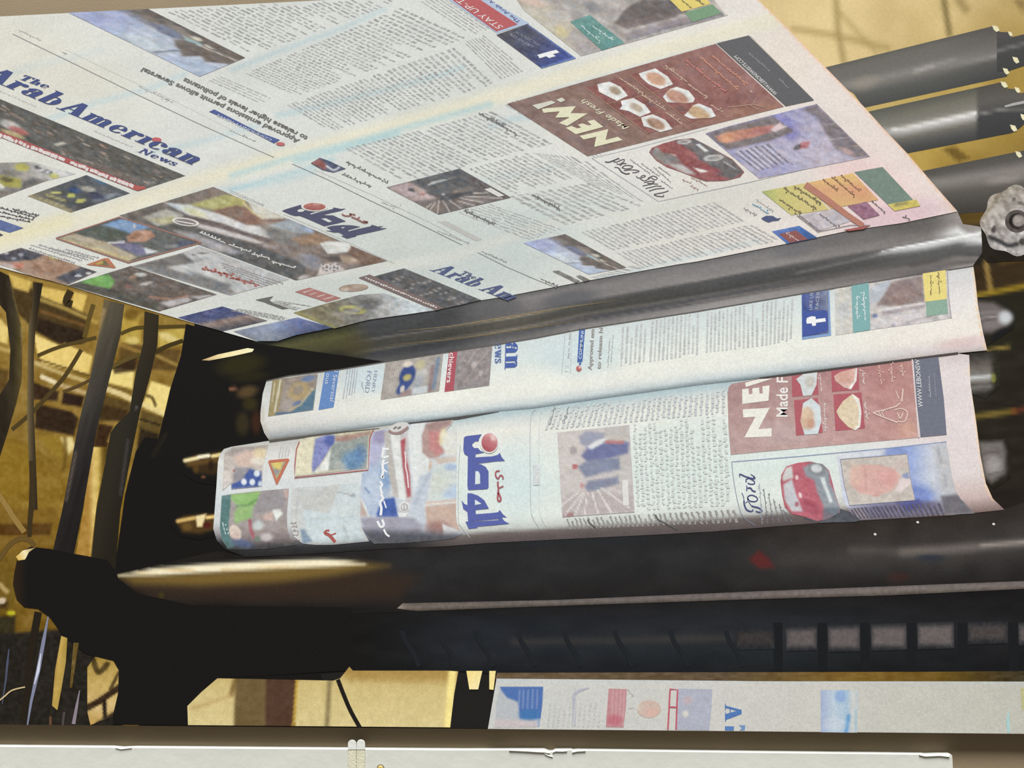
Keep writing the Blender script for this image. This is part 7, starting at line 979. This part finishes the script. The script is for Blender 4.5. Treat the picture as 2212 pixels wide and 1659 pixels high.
area('car', U, w3(480, 990, 485, 940, 520, 880, 600, 855, 690, 845, 780, 865, 825, 910, 850, 1000, 870, 1080, 900, 1170, 900, 1210, 800, 1260, 740, 1270, 640, 1235, 560, 1220, 510, 1170, 490, 1080), (196, 74, 92), [('p', w3(490, 960, 520, 890, 560, 880, 570, 960, 500, 985), (206, 204, 200), 1, 5), ('p', w3(500, 1010, 560, 970, 590, 1080, 640, 1200, 560, 1200, 510, 1120), (190, 192, 200), 1, 5), ('p', w3(640, 890, 700, 860, 780, 870, 825, 920, 830, 1000, 870, 1080, 905, 1180, 880, 1230, 800, 1200, 740, 1060, 720, 980, 660, 950), (134, 144, 154), 1, 7), ('e', *w3(740, 895), 20, 14, 10, (110, 116, 122), 0.9, 0.6), ('e', *w3(735, 895), 12, 9, 10, (206, 214, 218), 0.9, 0.6), ('p', w3(760, 960, 790, 960, 850, 1130, 830, 1140), (214, 226, 226), 0.95, 5), ('e', *w3(620, 1085), 3, 6, -20, (240, 226, 226), 0.9, 0.6), ('e', *w3(595, 960), 3, 5, 0, (236, 210, 210), 0.9, 0.6), ('e', *w3(700, 1170), 22, 14, 20, (170, 50, 72), 0.8, 0.9), ('e', *w3(595, 1150), 4, 5, 0, (170, 60, 76), 0.9, 0.6), ('s', w3(485, 950, 490, 1080, 520, 1180, 580, 1225), 4, (186, 70, 82), 0.9, 4), ('p', w3(780, 1180, 900, 1170, 900, 1230, 780, 1270), (90, 104, 118), 0.8, 8), ('s', [(1540, 1150), (1765, 1134), (2056, 1118), (2169, 1106)], 14, (74, 66, 68), 0.8, 22), ('n', 6, 6, 10, 0, 3)], 2.8, 8, 'red car turned on its side in the lower loop advert')
area('car_shadow', U, w3(640, 1250, 720, 1240, 900, 1180, 960, 1200, 1050, 1265, 1000, 1275, 760, 1282), (62, 66, 76), [('n', 12, 4, 24, 15, 4)], 4, 7)
area('portrait_advert', U, w3(880, 800, 1230, 750, 1660, 705, 1690, 900, 1720, 1050, 1760, 1110, 1860, 1215, 1500, 1235, 1050, 1262, 960, 1190, 920, 1100), (176, 190, 224), [('g', w3(900, 950), w3(1720, 950), [(0, (206, 212, 228)), (0.4, (160, 176, 222)), (0.62, (150, 170, 222)), (0.8, (196, 204, 220)), (1, (176, 178, 184))]), ('p', w3(880, 800, 1230, 752, 1230, 800, 890, 830), (216, 220, 228), 0.9, 6), ('e', *w3(1300, 790), 26, 16, 0, (120, 140, 200), 0.8, 0.9), ('e', *w3(1450, 1110), 40, 30, 0, (96, 120, 196), 0.75, 1.0), ('p', w3(1560, 740, 1660, 705, 1700, 950, 1720, 1080, 1640, 1060, 1600, 900), (186, 186, 190), 0.8, 12), ('s', w3(1600, 760, 1620, 850), 6, (150, 150, 160), 0.7, 6), ('s', w3(1640, 940, 1660, 1020), 4, (150, 150, 160), 0.7, 5), ('p', w3(1620, 1090, 1740, 1080, 1860, 1210, 1640, 1225), (84, 80, 90), 0.92, 10), ('p', w3(940, 1180, 1300, 1130, 1620, 1130, 1650, 1240, 1050, 1270), (92, 84, 112), 0.85, 14), ('p', w3(1310, 1140, 1460, 1110, 1500, 1160, 1380, 1200), (66, 70, 140), 0.7, 10), ('p', w3(960, 1190, 1060, 1170, 1120, 1260, 1050, 1262), (150, 132, 134), 0.6, 8), ('s', [(1540, 1150), (1765, 1134), (2056, 1118), (2169, 1106)], 14, (74, 66, 68), 0.8, 22), ('n', 7, 7, 8, 0, 4)], 3.2, 7, 'blue portrait advert at the right end of the lower loop')
area('portrait_frame', U, w3(905, 830, 1380, 792, 1400, 950, 1435, 1120, 970, 1158, 930, 1000), (196, 184, 172), [('n', 8, 8, 20, 0, 5), ('p', w3(990, 900, 1060, 870, 1180, 868, 1290, 900, 1330, 940, 1310, 1010, 1260, 1060, 1150, 1090, 1040, 1070, 980, 1010, 975, 940), (222, 160, 148), 1, 7), ('e', *w3(1010, 940), 14, 24, 0, (230, 180, 158), 0.7, 0.9), ('e', *w3(1240, 960), 20, 18, 0, (224, 150, 142), 0.8, 0.9), ('s', w3(1080, 900, 1090, 1060), 4, (186, 128, 120), 0.5, 5), ('p', w3(1290, 1060, 1350, 950, 1400, 930, 1410, 1000, 1340, 1060), (226, 206, 204), 1, 5), ('p', w3(1340, 940, 1390, 920, 1400, 970, 1350, 965), (130, 146, 190), 0.9, 4), ('e', *w3(1330, 860), 16, 12, 0, (206, 180, 172), 0.7, 0.9), ('e', *w3(1160, 1085), 8, 4, 0, (206, 140, 130), 0.8, 0.8)], 2.8, 8, 'framed face portrait on the lower loop')
stroke('portrait_border', U, w3(905, 830, 1380, 792, 1400, 950, 1435, 1120, 970, 1158, 930, 1000, 905, 830), 1.4, (140, 140, 160), 9)
lines_text('small_print', U, [w3(990, 1250), w3(940, 1180), w3(1620, 1135), w3(1660, 1225)], 22, (70, 64, 84), 0.4, (0.3, 0.6), 9, 55, paper=(120, 110, 130))

# ------------------------------------------------------------------ strip of newsprint at the bottom edge
x1 = K(1030, 1430, 3.511); x2 = K(1640, 1100, 3.318)
TONE[0] = None
LOOP3 = area('bottom_sheet', PR, x1(150, 125, 1000, 133, 2212, 145) + [(2000, 1471.5), (2212, 1472), (XR, 1472), (XR, edge_px(XR, False) - 0.5), (1660, edge_px(1660, False) - 0.5), (1054, edge_px(1054, False) - 0.5)], (204, 203, 196), [('g', (1060, 1500), (2300, 1500), [(0, (204, 205, 202)), (0.3, (206, 206, 201)), (0.6, (203, 201, 194)), (0.85, (196, 194, 184)), (1, (190, 188, 178))]), ('s', [(1072, 1468), (1660, 1473), (XR, 1474)], 4, (190, 206, 212), 0.7, 4), ('n', 40, 30, 5, 0, 3)], 7, 7, 'strip of newsprint along the bottom edge of the print')
B = LOOP3
area('blue_picture', B, x1(175, 185, 505, 185, 500, 300, 475, 490, 135, 494, 150, 300), (186, 190, 194), [('p', x1(175, 185, 505, 185, 495, 430, 330, 430, 310, 300, 230, 270, 190, 220), (84, 116, 176), 1, 5), ('e', *x1(400, 400), 22, 12, 0, (70, 122, 176), 0.8, 0.9), ('p', x1(130, 430, 300, 440, 480, 450, 475, 495, 130, 495), (206, 192, 194), 0.8, 8), ('s', x1(470, 440, 470, 495), 5, (130, 160, 200), 0.8, 5)] + [('s', x1(x, 210, x - 6, 350), 2.5, (150, 166, 200), 0.8, 3) for x in (325, 355, 390, 425, 460)], 3, 8, 'blue picture at the left end of the bottom strip')
strokes('grey_pen', B, [(x1(735, 485, 740, 330, 735, 250), 8), (x1(735, 250, 780, 215, 855, 195), [6, 7, 2])], (180, 182, 194), 8)
lines_text('text_column', B, [x1(520, 490), x1(540, 300), x1(960, 300), x1(940, 490)], 11, (196, 198, 196), 0.35, (0.1, 0.3), 8, 5, paper=(210, 210, 206))
area('rose_box', B, x1(1000, 200, 1138, 205, 1130, 340, 1112, 495, 978, 492, 990, 330), (192, 142, 146), [('s', x1(x, 220, x - 12, 480), 3, (206, 172, 174), 0.6, 3) for x in (1030, 1060, 1090, 1115)][0:0] + [('s', x1(xx, 220, xx - 12, 480), 2.6, (210, 176, 178), 0.7, 3) for xx in (1032, 1062, 1092, 1118)] + [('e', *x1(1045, 440), 16, 12, 0, (186, 96, 110), 0.6, 0.9)], 3, 8, 'rose text box in the bottom strip')
area('bald_head', B, ell(*x1(1305, 355), 26, 19, 0), (206, 184, 172), [('e', *x1(1330, 380), 14, 10, 0, (214, 178, 166), 0.8, 0.9), ('e', *x1(1220, 340), 8, 10, 0, (210, 200, 186), 0.8, 0.9)], 3, 8, 'faded oval portrait in the bottom strip'); squiggle('small_print', B, x1(1140, 210), x1(1190, 260), 4, (170, 170, 172), 2, 8, 5); squiggle('small_print', B, x1(1150, 350), x1(1190, 350), 4, (180, 180, 182), 2, 8, 6)
for pts in (x1(1462, 205, 1522, 208, 1510, 510), x1(1465, 205, 1458, 340, 1448, 512), x1(1458, 340, 1515, 342)): stroke('red_frame', B, pts, 3.4, (190, 96, 110), 9)
area('lilac_photo', B, x1(1528, 200, 1785, 205, 1780, 340, 1762, 518, 1512, 512), (176, 180, 194), [('e', *x1(1600, 290), 10, 9, 0, (200, 180, 184), 0.8, 0.9), ('e', *x1(1582, 392), 7, 7, 0, (222, 218, 208), 0.9, 0.8), ('n', 12, 12, 8, 0, 5)], 4, 8, 'lilac photo in the bottom strip')
serif('masthead', B, 'A', x1(1880, 315), x1(1882, 450), (36, 0), (84, 122, 182), 8, 'blue serif letter A in the bottom strip'); polys('masthead', B, [x1(1882, 485, 1950, 487, 1948, 520, 1880, 518)], (92, 130, 186), 8); polys('masthead', B, [x1(1985, 478, 2035, 478, 2032, 518, 1990, 518, 2010, 500)], (120, 150, 196), 8)
area('sky_photo', B, x2(440, 1295, 712, 1295, 705, 1450, 700, 1600, 440, 1597), (178, 196, 214), [('g', x2(440, 1400), x2(710, 1400), [(0, (166, 180, 210)), (0.35, (190, 206, 218)), (0.7, (170, 194, 214)), (0.85, (206, 208, 204)), (1, (190, 200, 204))]), ('e', *x2(580, 1340), 12, 14, 0, (140, 170, 214), 0.8, 0.9), ('s', x2(640, 1480, 620, 1590), 8, (90, 150, 206), 0.8, 7), ('s', x2(690, 1440, 690, 1597), 5, (150, 186, 206), 0.6, 6), ('e', *x2(540, 1540), 24, 14, 0, (200, 210, 222), 0.7, 1)], 3, 8, 'pale sky photo in the bottom strip'); stroke('teal_mark', B, x2(1785, 1440, 1780, 1520, 1785, 1600), [1, 8, 6], (170, 206, 204), 8); area('olive_mark', B, x2(1870, 1280, 1900, 1280, 1900, 1420, 1880, 1450), (190, 188, 140), z=8)

# ------------------------------------------------------------------ the white board on the wall under the print
BT = 0.011                                     # board thickness
M_BOARD = simple_material('white_paper_board', (214, 215, 206), 0.7, 0.2, noise=(14, 0.02), bump=(40, 0.25))
M_EDGE = simple_material('torn_paper_edge', (236, 236, 228), 0.8, 0.1, noise=(60, 0.03))
M_STRIP = simple_material('cream_adhesive_strip', (216, 213, 188), 0.55, 0.3, noise=(120, 0.05), bump=(300, 0.3))
M_TAB = simple_material('white_plastic_tab', (228, 230, 224), 0.35, 0.5, bump=(200, 0.2))
M_BRASS = simple_material('brass_pin', (176, 150, 84), 0.35, 0.6, noise=(400, 0.1))
yf = THICK - BT
topline = [(-170, 1610.6), (0, 1612.2), (240, 1614), (262, 1616), (290, 1614.6), (600, 1617), (1000, 1620), (1140, 1619.5), (1176, 1619.6), (1186, 1624), (1193, 1624), (1200, 1620), (1216, 1620), (1234, 1619.8), (1238, 1621.5), (1246, 1620.5), (1600, 1625), (1900, 1628.3), (1996, 1629.6), (2000, 1630.4), (2030, 1629.4), (2054, 1629.6), (2057.5, 1633), (2058, 1640), (2060.5, 1700)]
tl = to_wall(topline, yf)
bot_z = 1.45 - 0.98
prof = [(p[0], p[2]) for p in tl]; xr_b = prof[-1][0]; xl_b = prof[0][0]
outline = prof + [(xr_b + 0.002, bot_z), (xl_b, bot_z)]
def slab(name, outl, y0, y1, mat, parent=None, label=None, bev=0.0):
    n = len(outl); me = bpy.data.meshes.new(name)
    v = [(x, y0, z_) for x, z_ in outl] + [(x, y1, z_) for x, z_ in outl]
    f = [list(range(n))[::-1], list(range(n, 2 * n))] + [[i, (i + 1) % n, n + (i + 1) % n, n + i] for i in range(n)]
    me.from_pydata(v, [], f); me.update()
    import bmesh
    b = bmesh.new(); b.from_mesh(me); bmesh.ops.recalc_face_normals(b, faces=b.faces); b.to_mesh(me); b.free()
    me.materials.append(mat); o = link(name, me, parent, label)
    if bev:
        m = o.modifiers.new('edge', 'BEVEL'); m.width = bev; m.segments = 2; m.limit_method = 'ANGLE'
    return o
board = bpy.data.objects.new('white_board', None); COL.objects.link(board); board.empty_display_size = 0.1
board['label'] = 'white paper-faced board with a chipped top edge below the print'; board['category'] = 'board'
slab('board_panel', outline, yf, THICK - 0.0003, M_BOARD, board, None, 0.0008)
# frayed paper lip along the top edge: a thin curl standing a little proud of the face
def lip(name, pts, depth, drop, proud):
    V = []; Fc = []
    for i, p in enumerate(pts):
        a = to_wall([p], yf)[0]; d = drop[i] if hasattr(drop, '__len__') else drop
        V += [(a[0], yf - proud * 0.6, a[2] + 0.0003), (a[0], yf - proud * 0.8, a[2] - d * 0.8), (a[0], yf + 0.0004, a[2] - d * 0.8), (a[0], yf + 0.002, a[2] + 0.0004)]
    for i in range(len(pts) - 1):
        for k in range(4):
            Fc.append([4 * i + k, 4 * i + (k + 1) % 4, 4 * i + 4 + (k + 1) % 4, 4 * i + 4 + k])
    Fc += [[0, 3, 2, 1], [4 * (len(pts) - 1) + k for k in range(4)]]
    me = bpy.data.meshes.new(name); me.from_pydata(V, [], Fc); me.update()
    import bmesh
    b = bmesh.new(); b.from_mesh(me); bmesh.ops.recalc_face_normals(b, faces=b.faces); b.to_mesh(me); b.free()
    me.materials.append(M_EDGE); return link(name, me, board, 'torn white paper lip on the top edge')
lip('torn_lip', [(1100, 1619), (1140, 1619.4), (1160, 1619.8), (1176, 1620), (1183, 1623), (1188, 1625)], 0, [0.0015, 0.003, 0.004, 0.0045, 0.003, 0.001], 0.0022)
lip('torn_lip', [(1176, 1627), (1184, 1631), (1194, 1634)], 0, [0.0008, 0.0012, 0.0008], 0.0016)
lip('torn_lip', [(1194, 1624), (1200, 1620.3), (1216, 1620.3), (1225, 1620.2)], 0, [0.001, 0.002, 0.0025, 0.0015], 0.002)
lip('torn_lip', [(1236, 1622), (1246, 1620.8), (1265, 1621)], 0, [0.003, 0.002, 0.0005], 0.002)
lip('torn_lip', [(1985, 1629.2), (1998, 1630.2), (2030, 1629.8), (2050, 1630.2)], 0, [0.001, 0.003, 0.002, 0.004], 0.002)
lip('torn_lip', [(250, 1614.5), (262, 1616.4), (285, 1614.9)], 0, [0.0005, 0.0018, 0.0005], 0.0014)
# two adhesive hanging strips side by side, each with a round tab that sticks up past the board
e2 = K(700, 1580, 13.825)
def strip(x0, x1, top, label):
    r = bpy.data.objects.new('adhesive_strip', None); COL.objects.link(r); r.empty_display_size = 0.02
    r['label'] = label; r['category'] = 'adhesive strip'; r['group'] = 'adhesive strips hung over the board edge'
    cx = (x0 + x1) / 2; hw = (x1 - x0) / 2
    tab = [(cx + hw * math.cos(a), top + hw - hw * math.sin(a)) for a in [math.pi * i / 18 for i in range(19)]]
    tabpx = tab + [(x0 * 14 / 14, 520), (x1, 520)]
    tp = to_wall([e2(px, py) for px, py in tab + [(x0, 530), (x1, 530)]], yf)
    slab('tab', [(p[0], p[2]) for p in tp], yf - 0.0022, yf - 0.0009, M_TAB, r, 'smooth round tab', 0.0003)
    # band with saw-toothed outer edges
    left, right = [], []
    y = 525; k = 0
    while y < 2600:
        o = 9 if k % 2 else 0
        left.append((x0 + o, y)); right.append((x1 - o, y)); y += 44; k += 1
    op = to_wall([e2(px, py) for px, py in left + right[::-1]], yf)
    slab('band', [(p[0], p[2]) for p in op], yf - 0.0018, yf - 0.0001, M_STRIP, r, 'cream band with notched edges', 0.0002)
    return r
strip(722, 968, 240, 'left one of the two adhesive strips with round white tabs')
strip(980, 1232, 232, 'right one of the two adhesive strips with round white tabs')
# brass pin in the board
pc = to_wall([e2(1690, 1100)], yf)[0]
import bmesh
b = bmesh.new(); bmesh.ops.create_uvsphere(b, u_segments=20, v_segments=12, radius=0.0052)
for v in b.verts: v.co.y *= 0.45
bmesh.ops.translate(b, verts=b.verts, vec=(pc[0], yf - 0.0012, pc[2]))
me = bpy.data.meshes.new('pin_head'); b.to_mesh(me); b.free(); me.materials.append(M_BRASS)
for p in me.polygons: p.use_smooth = True
pin = bpy.data.objects.new('push_pin', None); COL.objects.link(pin); pin.empty_display_size = 0.01
pin['label'] = 'small brass pin head in the white board beside the strips'; pin['category'] = 'pin'
link('pin_head', me, pin)
rim = ell(0, 0, 0.0068, 0.0068, 0, 24)
slab('pin_collar', [(pc[0] + a, pc[2] + c) for a, c in rim], yf - 0.0006, yf + 0.0002, simple_material('dark_collar', (120, 112, 96), 0.5, 0.3, noise=(300, 0.1)), pin, 'dark collar around the pin')
